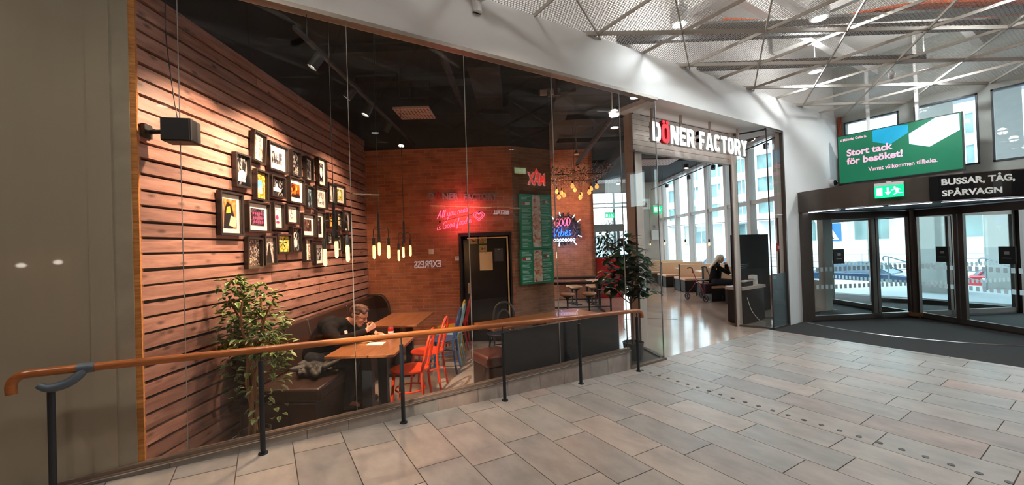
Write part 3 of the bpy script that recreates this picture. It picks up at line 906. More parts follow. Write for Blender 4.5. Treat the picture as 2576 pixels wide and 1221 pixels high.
# ---- display screen hanging in front of the entrance wall
XT = 10.9
k_ = XT / 9.45
tv = thing('display_screen', 'large black-framed display screen showing a green visitor greeting, hung above the revolving door', 'screen', (XT, 2.70, 3.42), -PI / 2)
TW, TH_ = 1.88, 1.07
m = MB(); m.bb(-TW / 2, TW / 2, .0, .07, -TH_ / 2, TH_ / 2); m.build('bezel', BLACK, tv)
m = MB(); m.bb(-TW / 2 + .018, TW / 2 - .018, -.004, .0, -TH_ / 2 + .018, TH_ / 2 - .018); scr = m.build('screen_picture', emis('screen_green', (.0, .12, .055), 1.0), tv)
m = MB(); P = lambda pts, m=m: m.prism(pts, -.002, 'y', -.0045)
m.prism([(-.33, .515), (-.33, .27), (-.06, .16), (.215, .33), (.215, .49), (.0, .515)], -.002, 'y', -.0045)
m.build('blue_shape', emis('screen_blue', (.0, .30, .50), 1.0), scr)
m = MB(); m.prism([(.22, .30), (.22, .10), (.50, -.02), (.90, .20), (.90, .505), (.60, .515)], -.002, 'y', -.005)
m.build('white_shape', emis('screen_white', (.66, .78, 1.0), 1.0), scr)
PINK = emis('screen_pink', (.95, .45, .62), 1.0)
text('headline', 'Stort tack\nför besöket!', .90, .33, PINK, scr, .001, .03, (-.78, -.0075, -.13), lead=.95)
text('subline', 'Varmt välkommen tillbaka.', 1.02, .085, PINK, scr, .001, .012, (-.42, -.0075, -.33))
text('logo_mark', 'G', .035, .05, PINK, scr, .001, .03, (-.88, -.0075, .40)); text('logo_line', 'Mölndal Galleria', .40, .055, PINK, scr, .001, .015, (-.83, -.0075, .40))
for x in (-.42, .33):
    m = MB(); m.bb(x - .025, x + .025, .07, .12, -.3, 2.28 - .0); m.build('hanger_pole', WHITE_METAL, tv)
m = MB()
m.bb(-.9, .9, .08, .12, -.62, -.56); m.tube(crom([(-.1, .1, -.6), (.05, .1, -.66), (.2, .1, -.58), (.3, .1, -.64)], 5), .008, 5); m.build('mounting_rail', CREAM_METAL, tv)

m = MB(); m.tube([(11.44, 3.76, 2.68), (11.44, 3.76, 4.5)], .035, 10)
tag(m.build('pipe', M('rust_primer_pipe', lin(150, 66, 36), .7, var=.3, scale=30)), 'rust-red vertical pipe in the corner beside the display screen', 'pipe')
cam_t = thing('security_camera', 'small dome security camera on white wall left of the display screen', 'camera', (11.0, 3.80, 2.95))
m = MB(); m.cyl((0, .02, 0), (0, -.05, 0), .085, 20); m.build('mount', WHITE_METAL, cam_t, smooth=True)
m = MB(); m.ball((0, -.05, 0), .06, 14); m.build('dome', M('smoked_dome', (.02, .02, .02), .08), cam_t, smooth=True)
m = MB(); m.bb(-.02, .02, -.01, .02, -.32, -.08); m.build('cable_duct', WHITE_METAL, cam_t)

# ================================================================== SHOP SIGN
sg = thing('shop_sign', 'white and red channel letter sign hung over the restaurant entrance', 'sign', (5.19, 4.1, 3.33))
LITW = emis('sign_white_face', (.95, 1.0, .98), 1.6)
LITR = emis('sign_red_face', (.95, .012, .03), 1.1)
TOTAL = 2.765
def heavy_letter(m, ch, x, w, h, y0, dep, grow=0.0):
    """one heavy condensed capital built from thick strokes, front at y0, going back by dep"""
    t = .215 * h
    def bar(pts): m.prism([(x + px * w, pz * h) for px, pz in pts], dep, 'y', y0)
    def vb(x0, x1, z0, z1): m.bb(x + x0 * w - grow, x + x1 * w + grow, y0, y0 + dep, z0 * h - grow, z1 * h + grow)
    def ring(cx, cz, rx, rz, a0, a1, n=28, e=.62):
        tw, th = t + grow, t * .92 + grow; pr = None
        for i in range(n + 1):
            u = math.radians(a0 + (a1 - a0) * i / n); c_, s_ = math.cos(u), math.sin(u)
            f = lambda v: math.copysign(abs(v) ** e, v)
            o_ = (x + cx * w + (rx * w + grow) * f(c_), cz * h + (rz * h + grow) * f(s_)); n_ = (x + cx * w + (rx * w - tw) * f(c_), cz * h + (rz * h - th) * f(s_))
            if pr:
                m.add([(pr[0][0], y0, pr[0][1]), (o_[0], y0, o_[1]), (n_[0], y0, n_[1]), (pr[1][0], y0, pr[1][1]), (pr[0][0], y0 + dep, pr[0][1]), (o_[0], y0 + dep, o_[1]), (n_[0], y0 + dep, n_[1]), (pr[1][0], y0 + dep, pr[1][1])],
                      [(0, 1, 2, 3), (7, 6, 5, 4), (0, 4, 5, 1), (2, 6, 7, 3), (1, 5, 6, 2), (3, 7, 4, 0)])
            pr = (o_, n_)
    T_ = t / w
    if ch == 'D': vb(0, T_, 0, 1); vb(T_ * .5, .45, 0, .2); vb(T_ * .5, .45, .8, 1); ring(.42, .5, .58, .5, -90, 90)
    elif ch in 'OÖ':
        ring(.5, .5, .5, .5, 0, 360, 44)
        if ch == 'Ö':
            for cx in (.27, .73): m.cyl((x + cx * w, y0, 1.10 * h), (x + cx * w, y0 + dep, 1.10 * h), .105 * h + grow, 18)
    elif ch == 'C': ring(.5, .5, .5, .5, 35, 325, 40)
    elif ch == 'N': vb(0, T_ * .92, 0, 1); vb(1 - T_ * .92, 1, 0, 1); bar([(0, 1), (.42, 1), (1, 0), (.58, 0)])
    elif ch == 'E': vb(0, T_, 0, 1); vb(0, 1, 0, .2); vb(0, 1, .8, 1); vb(0, .88, .41, .6)
    elif ch == 'F': vb(0, T_, 0, 1); vb(0, 1, .8, 1); vb(0, .88, .38, .57)
    elif ch == 'R': vb(0, T_, 0, 1); vb(T_ * .5, .5, .8, 1); vb(T_ * .5, .5, .36, .56); ring(.46, .68, .50, .32, -90, 90); bar([(.40, .46), (.78, .46), (1.03, 0), (.64, 0)])
    elif ch == 'A': bar([(0, 0), (.33, 1), (.67, 1), (.46, .72), (.33, 0)]); bar([(1, 0), (.67, 1), (.33, 1), (.54, .72), (.67, 0)]); vb(.2, .8, .17, .35)
    elif ch == 'T': vb(0, 1, .8, 1); vb(.5 - T_ / 2, .5 + T_ / 2, 0, 1)
    elif ch == 'Y': bar([(0, 1), (.36, 1), (.62, .45), (.36, .42)]); bar([(1, 1), (.64, 1), (.38, .45), (.64, .42)]); vb(.5 - T_ / 2, .5 + T_ / 2, 0, .5)
WL = {'D': .58, 'Ö': .58, 'N': .62, 'E': .50, 'R': .60, 'F': .48, 'A': .68, 'C': .57, 'T': .56, 'O': .58, 'Y': .64}
word = 'DÖNER FACTORY'; raw = sum(WL.get(c_, .26) for c_ in word) + .075 * 12; kx = TOTAL / (raw * .30); x = 0.0
for c_ in word:
    if c_ == ' ': x += (.26 + .075) * .30 * kx; continue
    w_ = WL[c_] * .30 * kx
    m = MB(); heavy_letter(m, c_, x, w_, .30, -.030, .055, .004); bo_ = m.build('letter_body', M('letter_side_grey', lin(214, 214, 210), .5), sg)
    m = MB(); heavy_letter(m, c_, x, w_, .30, -.034, .003); m.build('letter_face', LITR if c_ == 'Ö' else LITW, bo_)
    if c_ == 'Ö': bo_.data.materials[0] = M('letter_side_red', lin(200, 24, 36), .4); bo_['label'] = 'red letter with two dots'
    x += w_ + .075 * .30 * kx
lamp('header_fill_light', 'AREA', (5.19 + TOTAL / 2, 4.19, 3.52), 4.5, (1, .93, .9), TOTAL, rot=(-PI / 2, 0, 0), sizey=.3)  # added light that brightens the slat header behind the letters
bpy.data.objects['header_fill_light'].rotation_euler = (PI / 2, 0, 0)
m = MB()
m.bb(.02, TOTAL - .02, .038, .06, .04, .065); m.bb(.02, TOTAL - .02, .038, .06, .23, .255)
m.build('carrier_rail', M('grey_lamella', lin(206, 198, 190), .45), sg)
for x in (.12, .85, 1.7, 2.62):
    m = MB(); m.bb(x - .02, x + .02, .05, .08, .05, .56); m.build('hanger', CREAM_METAL, sg)

# ================================================================== HANDRAIL
def railz(x): return 1.002 - .0432 * x
RY = 3.71
hr = thing('handrail', 'oiled wooden handrail on charcoal posts along the shop window ramp', 'handrail', (0, 0, 0))
pts = [(-1.335, RY, railz(-1.3) - .115), (-1.335, RY, railz(-1.3) - .05), (-1.30, RY, railz(-1.3) - .01), (-1.22, RY, railz(-1.22)), (-.8, RY, railz(-.8)), (0, RY, railz(0)), (1, RY, railz(1)), (2, RY, railz(2)), (3, RY, railz(3)), (4.0, RY, railz(4.0)), (4.25, RY, railz(4.25)), (4.33, RY, railz(4.33) - .012), (4.365, RY, railz(4.35) - .05), (4.37, RY, railz(4.35) - .10)]
m = MB(); m.tube(crom(pts, 5), .0265, 14); m.build('rail', RAIL_WOOD, hr, smooth=True)
for x in (-1.17, -.045, 1.06, 2.156, 3.235, 4.262):
    zb = rampz(x); zt = railz(x)
    m = MB(); m.cyl((x, RY, zb + .004), (x, RY, zt - .085), .0185, 14)
    p = m.build('post', POST_MAT, hr, smooth=True)
    m = MB(); m.cyl((x, RY, zb), (x, RY, zb + .010), .034, 18); m.build('base_plate', POST_MAT, p, smooth=True)
    if x > -1:
        m = MB(); m.cyl((x, RY, zt - .09), (x, RY, zt - .015), .005, 8); m.build('pin', POST_MAT, p)
    else:
        m = MB()
        m.tube(crom([(x - .05, RY - .02, zt - .072), (x, RY - .02, zt - .10), (x + .08, RY - .02, zt - .085), (x + .14, RY - .015, zt - .035), (x + .155, RY, zt + .005)], 6), [.018 + .012 * math.sin(PI * min(1, i / 24)) for i in range(25)], 10)
        m.cyl((x + .12, RY, railz(x + .12)), (x + .20, RY, railz(x + .2)), .033, 16)
        m.build('curved_bracket', BRACKET_MAT, p, smooth=True)

# ================================================================== FLOOR STUDS
sy = [3.70 - .1365 * i for i in range(24)]
for i, y in enumerate(sy):
    m = MB(); m.cyl((0, 0, -.004), (0, 0, .004), .021, 16)
    if i == 0:
        st0 = m.build('floor_stud', M('worn_steel_stud', lin(96, 94, 90), .5, .5), loc=(4.325, y, .0))
        tag(st0, 'round grey metal stud in the row set into the stone tiles', 'floor stud', 'floor studs in a row at the foot of the ramp')
    else:
        o = st0.copy(); C.objects.link(o); o.location = (4.325 + (.012 if i > 14 else 0), y, 0)

# ================================================================== RESTAURANT: PICTURES ON THE PLANK WALL
FRAME_BLACK = M('black_picture_frame', (0.028, .022, .020), .3, var=.1)
MATBOARD = M('white_matboard', lin(226, 216, 208), .8, var=.02)
def photo_mat(name, cols, scale=14, seed=0.0, stretch=(1, 1, 1), thr=(.35, .5, .62)):
    m, n, l = nodes_of(name)
    b = n['Principled BSDF']; b.inputs['Roughness'].default_value = .25
    t = n.new('ShaderNodeTexCoord'); mp = n.new('ShaderNodeMapping')
    mp.inputs['Location'].default_value = (seed, seed * 1.7, seed * .6); mp.inputs['Scale'].default_value = stretch
    nz = n.new('ShaderNodeTexNoise'); nz.inputs['Scale'].default_value = scale; nz.inputs['Detail'].default_value = 7; nz.inputs['Distortion'].default_value = 1.2
    r = n.new('ShaderNodeValToRGB'); el = r.color_ramp.elements
    el[0].position = thr[0]; el[0].color = lin(*cols[0]) + (1,)
    el[1].position = thr[-1]; el[1].color = lin(*cols[-1]) + (1,)
    for p, c in zip(thr[1:-1], cols[1:-1]):
        e = el.new(p); e.color = lin(*c) + (1,)
    l.new(t.outputs['Object'], mp.inputs[0]); l.new(mp.outputs[0], nz.inputs['Vector']); l.new(nz.outputs['Fac'], r.inputs[0]); l.new(r.outputs[0], b.inputs['Base Color'])
    return m
GREYS = [(24, 24, 28), (70, 70, 74), (168, 166, 164)]
DARKS = [(14, 14, 18), (44, 42, 46), (150, 146, 142)]
SEPIA = [(96, 78, 66), (176, 152, 134), (222, 204, 188)]
def flat(n, *c): return M(n, lin(*c), .4, var=.04, scale=20)
INK, PAPER, CREAMC = flat('print_ink', 26, 24, 26), flat('print_white', 228, 222, 214), flat('print_cream', 232, 214, 160)
# (a, z, w, h, tilt, mat width, palette, label)
PIC = [
 (4.192, 2.890, .210, .328, -6, .0, SEPIA, 'tilted black-framed sepia street photo, highest picture on the plank wall', 'street'),
 (4.534, 2.854, .370, .320, 0, .075, GREYS, 'wide white-matted picture of a shop with a tall signboard, top row', 'sign'),
 (4.896, 2.863, .206, .322, 0, .0, DARKS, 'dark black-framed night street photo beside the signboard picture, top row', ''),
 (5.210, 2.854, .199, .314, -2, .02, GREYS, 'narrow framed grey photo between the night street and the oval picture', ''),
 (5.562, 2.877, .250, .399, 0, .05, DARKS, 'tall white-matted picture with a pale oval, last of the top row', 'oval'),
 (3.927, 2.591, .222, .338, 0, .0, DARKS, 'black-framed dark photo of a pale arch-backed animal, upper left of the pictures', 'animal'),
 (4.217, 2.488, .212, .325, -2, .0, [(120, 92, 30), (176, 140, 52), (216, 190, 110)], 'framed yellow stone archway with blue sky opening', 'arch'),
 (4.514, 2.520, .273, .251, 0, .0, DARKS, 'framed dark picture of a small white temple, landscape format', 'temple'),
 (4.900, 2.527, .340, .326, 0, .06, [(46, 20, 12), (146, 66, 24), (214, 120, 46)], 'white-matted picture of an orange night sky with glowing moon', 'moon'),
 (5.221, 2.485, .200, .302, -1, .0, [(20, 26, 30), (60, 76, 84), (130, 150, 158)], 'narrow framed blue-grey facade photo right of the orange night picture', ''),
 (5.525, 2.510, .326, .309, 0, .05, [(120, 116, 118), (196, 188, 184), (232, 226, 220)], 'pale framed drawing of a domed house', 'dome'),
 (5.850, 2.618, .250, .295, -3, .03, [(120, 110, 108), (190, 180, 174), (226, 218, 212)], 'slightly tilted pale picture left of the yellow-green figure picture', ''),
 (6.131, 2.637, .335, .303, 0, .05, [(96, 110, 30), (178, 178, 70), (216, 214, 140)], 'white-matted picture of pale figures on yellow-green ground', 'figures'),
 (3.756, 2.148, .310, .415, 0, .05, [(190, 70, 36), (216, 120, 60), (226, 150, 86)], 'largest picture, abstract dark and cream shapes on orange ground, far left', 'portrait'),
 (4.159, 2.145, .364, .325, 0, .055, [(30, 22, 30), (62, 48, 58), (110, 92, 100)], 'white-matted picture of pink neon writing on a dark front', 'neon'),
 (4.504, 2.181, .213, .310, 0, .0, [(216, 206, 200), (232, 226, 220), (240, 236, 230)], 'framed white poster with an arc of black letters over pink drawing', 'poster'),
 (4.795, 2.225, .268, .237, 0, .03, [(170, 158, 150), (214, 204, 196), (236, 230, 224)], 'landscape framed pale drawing of a hanging drop shape', 'drop'),
 (5.164, 2.112, .333, .308, 0, .06, [(30, 24, 26), (58, 46, 46), (96, 74, 68)], 'white-matted nearly black picture with a small warm spot', 'spot'),
 (5.477, 2.127, .234, .378, 0, .05, DARKS, 'tall white-matted picture of a dark stepped tower', 'tower'),
 (5.806, 2.216, .215, .222, 0, .0, [(28, 24, 20), (196, 140, 36), (226, 196, 120)], 'small framed yellow and black picture behind the pendant cord', ''),
 (6.072, 2.237, .201, .294, 0, .0, GREYS, 'narrow framed grey hallway picture with a lit doorway', 'door'),
 (6.333, 2.236, .257, .343, 0, .04, DARKS, 'tall white picture of a dark bust, rightmost of its row', 'bust'),
 (4.076, 1.769, .240, .323, -1.5, .0, [(34, 26, 26), (84, 70, 66), (190, 176, 166)], 'framed dark alley photo, leftmost of the lowest row', ''),
 (4.333, 1.792, .209, .322, 0, .0, [(52, 36, 34), (176, 160, 152), (224, 212, 204)], 'framed photo of a dark road narrowing to the top, lowest row', 'road'),
 (4.600, 1.864, .278, .229, 0, .0, [(150, 136, 30), (214, 204, 96), (236, 226, 160)], 'yellow framed palm tree print in landscape format', 'palm'),
 (4.861, 1.918, .207, .311, 0, .0, GREYS, 'framed dark picture with two round pale heads', 'heads'),
 (5.136, 1.787, .195, .303, 0, .0, SEPIA, 'narrow framed pale street photo in the lowest row under the spot picture', 'street'),
 (5.426, 1.728, .269, .295, 0, .045, GREYS, 'white-framed grey city picture, lowest of all the pictures', ''),
 (5.746, 1.952, .181, .190, 0, .02, GREYS, 'smallest framed picture, half hidden behind a pendant bulb', ''),
 (6.038, 1.892, .204, .269, 0, .03, DARKS, 'small white-matted picture of a dark curved figure near the bulbs', 'bust'),
 (6.317, 1.845, .256, .247, 0, .05, GREYS, 'white-framed picture at the lower right end of the picture group', ''),
]
NEON_PINK_PRINT = flat('print_pink', 236, 60, 110)
for i, (a, z, w, h, tilt, mw, pal, lab, art) in enumerate(PIC):
    t = thing('framed_picture', lab, 'picture', L(-2.738, a, z), 0, 'framed pictures on the plank wall')
    t.rotation_euler = Euler((math.radians(tilt), 0, 0)).to_matrix().to_4x4().to_euler()
    # local frame: x out of the wall, y along the wall, z up
    t.matrix_world = Matrix.Translation(L(-2.738, a, z)) @ Matrix.Rotation(RZ, 4, 'Z') @ Matrix.Rotation(math.radians(tilt), 4, 'X')
    f = .018
    m = MB(); D = .045
    for y0, y1, z0, z1 in ((-w/2, w/2, h/2 - f, h/2), (-w/2, w/2, -h/2, -h/2 + f), (-w/2, -w/2 + f, -h/2 + f, h/2 - f), (w/2 - f, w/2, -h/2 + f, h/2 - f)):
        m.bb(0, D, y0, y1, z0, z1)
    g = .006
    for y0, y1, z0, z1 in ((-w/2 + f, w/2 - f, h/2 - f - g, h/2 - f), (-w/2 + f, w/2 - f, -h/2 + f, -h/2 + f + g), (-w/2 + f, -w/2 + f + g, -h/2 + f, h/2 - f), (w/2 - f - g, w/2 - f, -h/2 + f, h/2 - f)):
        m.bb(0, D - .014, y0, y1, z0, z1)
    m.build('frame', FRAME_BLACK, t)
    iw, ih = w - 2 * f, h - 2 * f
    if mw:
        m = MB(); m.bb(0, .012, -iw/2, iw/2, -ih/2, ih/2); m.build('mat_board', MATBOARD, t)
    pw, ph = iw - 2 * mw, ih - 2 * mw
    m = MB(); m.bb(0, .014, -pw/2, pw/2, -ph/2, ph/2)
    mats = [photo_mat('print_%s_%s' % (art or 'photo', 'abcdefghijklmnopqrstuvwxyzABCDEFG'[i]), pal, 16 + 5 * (i % 4), i * 3.1, (1, 1, .5 if i % 2 else 1)), INK, PAPER, NEON_PINK_PRINT, CREAMC, flat('print_sky', 96, 160, 206), flat('print_orange', 240, 170, 60)]
    def pr(pts, mi, t_=.0006):
        m.mat(mi); m.prism([(y * pw, q * ph) for y, q in pts], t_, 'x', .014)
    ell = lambda cy_, cz_, ry, rz_, n=14: [(cy_ + ry * math.cos(2 * PI * k / n), cz_ + rz_ * math.sin(2 * PI * k / n)) for k in range(n)]
    if art == 'sign': pr([(-.05, -.15), (.18, -.15), (.18, .45), (-.05, .45)], 2); pr([(.0, 0), (.12, 0), (.12, .1), (0, .1)], 1, .001); pr([(.0, .2), (.12, .2), (.12, .3), (0, .3)], 1, .001)
    elif art == 'oval': pr(ell(0, .02, .3, .28), 2)
    elif art == 'animal': pr(ell(.08, -.12, .30, .16), 2); pr([(-.25, -.35), (.3, -.35), (.3, -.2), (-.25, -.2)], 2)
    elif art == 'arch': pr(ell(-.05, .02, .26, .2) , 5); pr([(-.31, -.28), (.21, -.28), (.21, -.1), (-.31, -.1)], 4); pr([(-.05, -.3), (.1, -.3), (.1, .0), (-.05, .0)], 2, .001)
    elif art == 'temple': pr([(-.32, -.25), (.3, -.25), (.3, -.08), (.12, -.02), (.0, .2), (-.12, -.02), (-.32, -.08)], 2)
    elif art == 'moon': pr(ell(.1, .15, .1, .11), 6); pr([(-.5, -.5), (.5, -.5), (.5, -.3), (.1, -.2), (-.2, -.36), (-.5, -.25)], 1)
    elif art == 'dome': pr([(-.3, -.35), (.3, -.35), (.3, -.05), (.12, .1), (0, .36), (-.12, .1), (-.3, -.05)], 1); pr([(-.27, -.32), (.27, -.32), (.27, -.07), (.1, .07), (0, .28), (-.1, .07), (-.27, -.07)], 2, .001)
    elif art == 'figures': pr(ell(-.1, .1, .12, .3), 2); pr(ell(.15, .08, .1, .26), 4)
    elif art == 'portrait': pr([(-.5, -.5), (.2, -.5), (.34, -.1), (.1, .3), (-.2, .42), (-.42, .1)], 1); pr([(-.1, -.4), (.42, -.46), (.46, -.12), (.05, -.06)], 4, .001); pr([(-.3, .0), (.05, .04), (.0, .26), (-.24, .22)], 6, .001)
    elif art == 'neon':
        for q, zz in ((0, .22), (1, -.05), (2, -.28)):
            for k in range(5): pr(ell(-.32 + k * .15 + .03 * q, zz, .055, .075, 8), 3)
    elif art == 'poster':
        for k in range(8):
            an = math.radians(155 - k * 19); pr(ell(.33 * math.cos(an), .12 + .18 * math.sin(an), .03, .025, 6), 1)
        pr(ell(0, -.05, .15, .1), 3); pr(ell(.05, -.25, .18, .06), 3)
    elif art == 'drop': pr(ell(0, -.12, .16, .22), 1); pr(ell(0, -.12, .12, .17), 2, .001); pr([(-.02, .0), (.02, .0), (.02, .5), (-.02, .5)], 1)
    elif art == 'spot': pr(ell(.1, .1, .05, .05, 8), 6)
    elif art == 'tower': pr([(-.3, -.5), (.3, -.5), (.3, .0), (.15, .0), (.15, .35), (-.15, .35), (-.15, 0), (-.3, 0)], 1)
    elif art == 'door': pr([(-.1, -.3), (.15, -.3), (.15, .2), (-.1, .2)], 4)
    elif art == 'bust': pr(ell(.0, .18, .18, .18), 1); pr([(-.35, -.5), (.35, -.5), (.2, -.05), (-.15, 0)], 1)
    elif art == 'road': pr([(-.3, -.5), (.35, -.5), (.08, .28), (.0, .28)], 1)
    elif art == 'palm':
        pr([(-.03, -.5), (.04, -.5), (.02, .1), (-.02, .1)], 1)
        for k in range(6):
            an = k * PI / 3; pr([(0, .1), (.3 * math.cos(an - .15), .1 + .3 * math.sin(an - .15)), (.34 * math.cos(an + .1), .1 + .34 * math.sin(an + .1))], 1)
    elif art == 'heads': pr(ell(0, .2, .2, .16), 2); pr(ell(.02, -.15, .24, .2), 2); pr(ell(0, .2, .12, .1), 1, .001)
    elif art == 'street': pr([(-.12, -.5), (.1, -.5), (.06, .5), (-.05, .5)], 2)
    m.build('print', mats, t)

# ================================================================== BRICK WALL FITTINGS
def wall_mount(name, label, cat, b, a, z, rzl=0.0, group=None):
    return thing(name, label, cat, L(b, a, z), RZ + rzl, group)
# single-stroke script for the neon tubes
ST = {
 'A': (1.15, [[(0, 0), (.3, 1), (.62, 2), (.8, 1), (.98, 0)], [(.15, .75), (.9, .8)]]),
 'l': (.42, [[(0, .15), (.22, .9), (.34, 1.7), (.24, 2.0), (.12, 1.6), (.10, .5), (.22, 0), (.42, .15)]]),
 'y': (.72, [[(0, 1), (.06, .35), (.25, .08), (.48, .35), (.56, 1), (.54, .1), (.42, -.7), (.18, -.85), (.1, -.55), (.4, -.15), (.72, .15)]]),
 'o': (.66, [[(.45, .95), (.2, .98), (.03, .5), (.18, .05), (.42, .08), (.54, .55), (.42, .92), (.5, .7), (.66, .75)]]),
 'u': (.72, [[(0, .95), (.05, .3), (.2, .03), (.42, .2), (.5, .95), (.5, .3), (.58, .03), (.72, .15)]]),
 'n': (.72, [[(0, 0), (.05, .95)], [(.04, .55), (.2, .92), (.38, .92), (.46, .5), (.5, .1), (.6, .03), (.72, .15)]]),
 'e': (.58, [[(0, .4), (.3, .55), (.42, .8), (.25, .98), (.08, .7), (.07, .3), (.25, .03), (.58, .2)]]),
 'd': (.72, [[(.5, .85), (.25, .95), (.04, .5), (.18, .05), (.4, .15), (.52, .8), (.6, 1.9)], [(.56, 1.2), (.52, .3), (.6, .03), (.72, .15)]]),
 'i': (.34, [[(.06, .9), (.04, .3), (.14, .02), (.34, .15)], [(.09, 1.28), (.1, 1.36)]]),
 's': (.55, [[(.38, .9), (.15, .95), (.1, .65), (.34, .4), (.3, .08), (.05, .04)], [(.3, .08), (.55, .15)]]),
 'G': (1.15, [[(.95, 1.6), (.6, 1.98), (.15, 1.5), (.05, .7), (.4, .02), (.85, .3), (.9, .9), (.55, .85)], [(.9, .9), (.92, -.1)]]),
 'f': (.6, [[(0, .1), (.2, .9), (.4, 1.8), (.28, 2.0), (.18, 1.5), (.14, .2), (.12, -.7), (.28, -.6), (.3, 0), (.6, .2)]]),
 'r': (.5, [[(0, 0), (.06, .95)], [(.05, .6), (.22, .92), (.42, .88)]]),
 'V': (.9, [[(0, 1.8), (.15, 1.0), (.3, 0), (.55, 1.0), (.8, 1.9)]]),
 'b': (.66, [[(0, 2.0), (.02, 1.0), (.04, .1)], [(.04, .4), (.25, .9), (.5, .6), (.42, .1), (.1, .06)], [(.42, .8), (.66, .8)]]),
 'O': (.8, [[(.35, 1.6), (.05, 1.2), (.05, .4), (.35, 0), (.65, .4), (.65, 1.2), (.35, 1.6)]]),
 'D': (.8, [[(0, 0), (0, 1.6), (.4, 1.5), (.65, .9), (.45, .15), (0, 0)]]),
 'g': (.95, [[(.75, 1.4), (.4, 1.65), (.05, 1.1), (.08, .35), (.4, 0), (.72, .3), (.72, .75), (.42, .75)]]),
 ' ': (.45, []),
}
def script(m, s, x, z, k, r, y=0.0, slope=0.0, slant=.18, dx=1.0):
    for ch in s:
        adv, strokes = ST[ch]
        for st in strokes:
            pts = [(x + (px * dx + pz * slant) * k, y, z + pz * k + (x + px * k) * slope) for px, pz in st]
            m.tube(crom(pts, 4), r, 6)
        x += adv * k * dx + .06 * k
    return x
NEON_RED = emis('neon_red', (1.0, .09, .18), 2.3)
NEON_BLUE = emis('neon_blue', (.01, .11, 1.0), 3.2)
NEON_WHITE = emis('neon_white', (.75, .85, 1.0), 3.2)
t = wall_mount('neon_sign', 'red script neon sign with heart on brick wall', 'neon sign', -1.45, 7.20, 2.14)
m = MB()
script(m, 'All you need', .02, .15, .068, .0055, slope=.20)
script(m, 'is Good food n', .01, -.06, .066, .0055, slope=.20)
m.build('neon_tube', NEON_RED, t, smooth=True)
m = MB()
for q in (1.0, .62):
    hp = [(.78 + q * .085 * math.sin(u) ** 3 * 1.15, 0, .18 + q * .075 * (13 * math.cos(u) - 5 * math.cos(2 * u) - 2 * math.cos(3 * u) - math.cos(4 * u)) / 13) for u in [2 * PI * k / 28 for k in range(28)]]
    m.tube(hp, .0055, 6, closed=True)
m.build('neon_heart', NEON_RED, t, smooth=True)
m = MB(); m.tube([(.05, .02, .1), (.8, .02, .25)], .004, 5); m.bb(.05, .07, .0, .07, .08, .12); m.bb(.78, .80, .0, .07, .23, .27); m.build('wire', DARK_METAL, t)
lamp('neon_red_light', 'AREA', L(-1.0, 7.05, 2.35), 5, (1, .12, .2), .6)
bpy.data.objects['neon_red_light'].rotation_euler = (PI / 2, 0, RZ)

t = wall_mount('reflection_letters', 'grey letters with a red one standing in for the sign reflection above the neon', 'sign', -1.58, 7.235, 2.56)  # letters stand in for the shop sign's double reflection in the glass
GREYL = M('grey_letter_face', lin(150, 146, 142), .5)
for s_, x, w, mt in (('D', 0, .10, GREYL), ('Ö', .12, .10, M('red_letter_face', lin(190, 30, 36), .5)), ('NER', .25, .30, GREYL), ('FACTORY', .64, .61, GREYL)):
    text('letter', s_, w, .12 if s_ != 'Ö' else .145, mt, t, .012, .03, (x, 0, .10 - x * .075))
t = wall_mount('light_switch', 'small pale switch plate on brick wall left of the doorway', 'switch', -1.57, 7.27, 1.70); m = MB(); m.bb(-.045, .045, -.02, .0, -.045, .045); m.build('plate', PAPER, t); m = MB(); m.bb(-.02, .02, -.03, -.02, -.03, .03); m.build('button', PAPER, t)
t = wall_mount('thermostat', 'small white square box on the brick beside the doorway edge', 'thermostat', -1.10, 7.27, 1.56); m = MB(); m.bb(-.035, .035, -.03, 0, -.04, .04); m.build('case', PAPER, t, bevel=.005); m = MB(); m.bb(-.02, .02, -.033, -.03, .0, .02); m.build('display', GREYL, t)
# papers on the black door
PAPERY = M('cream_paper', lin(236, 216, 168), .7, var=.02)
for nm, lb, b0, b1, z0, z1, mt in (('notice', 'large cream notice sheet on the black doorway panel', -.70, -.46, 1.32, 1.66, PAPERY), ('notice', 'dark grey sheet beside the cream notice in the doorway', -.42, -.26, 1.48, 1.72, flat('grey_sheet', 70, 74, 82))):
    t = wall_mount(nm, lb, 'notice', (b0 + b1) / 2, 7.385, (z0 + z1) / 2); m = MB(); m.bb((b0 - b1) / 2, (b1 - b0) / 2, -.006, 0, (z0 - z1) / 2, (z1 - z0) / 2); m.build('sheet', mt, t)
    m = MB(); m.bb(-.02, .02, -.012, -.006, (z1 - z0) / 2 - .03, (z1 - z0) / 2 - .01); m.build('tape', CHROME, t)
FOODP = [photo_mat('food_photo_%s' % c, [(70, 40, 24), (196, 150, 80), (232, 214, 160)], 30, ord(c)) for c in 'ab']
for k, (b, z) in enumerate(((-.80, 1.88), (-.63, 1.88), (-.63, 1.73))):
    t = wall_mount('menu_card', ('greenish burger card, %s of the three above the cream notice' % ('left', 'upper right', 'lower right')[k]), 'menu card', b, 7.39, z, 0, 'burger cards in the doorway')
    m = MB(); m.bb(-.07, .07, -.004, 0, -.065, .065); m.build('card', flat('card_green', 168, 176, 120), t); m = MB(); m.bb(-.05, .05, -.006, -.004, -.05, .03); m.build('food_print', FOODP[k % 2], t)

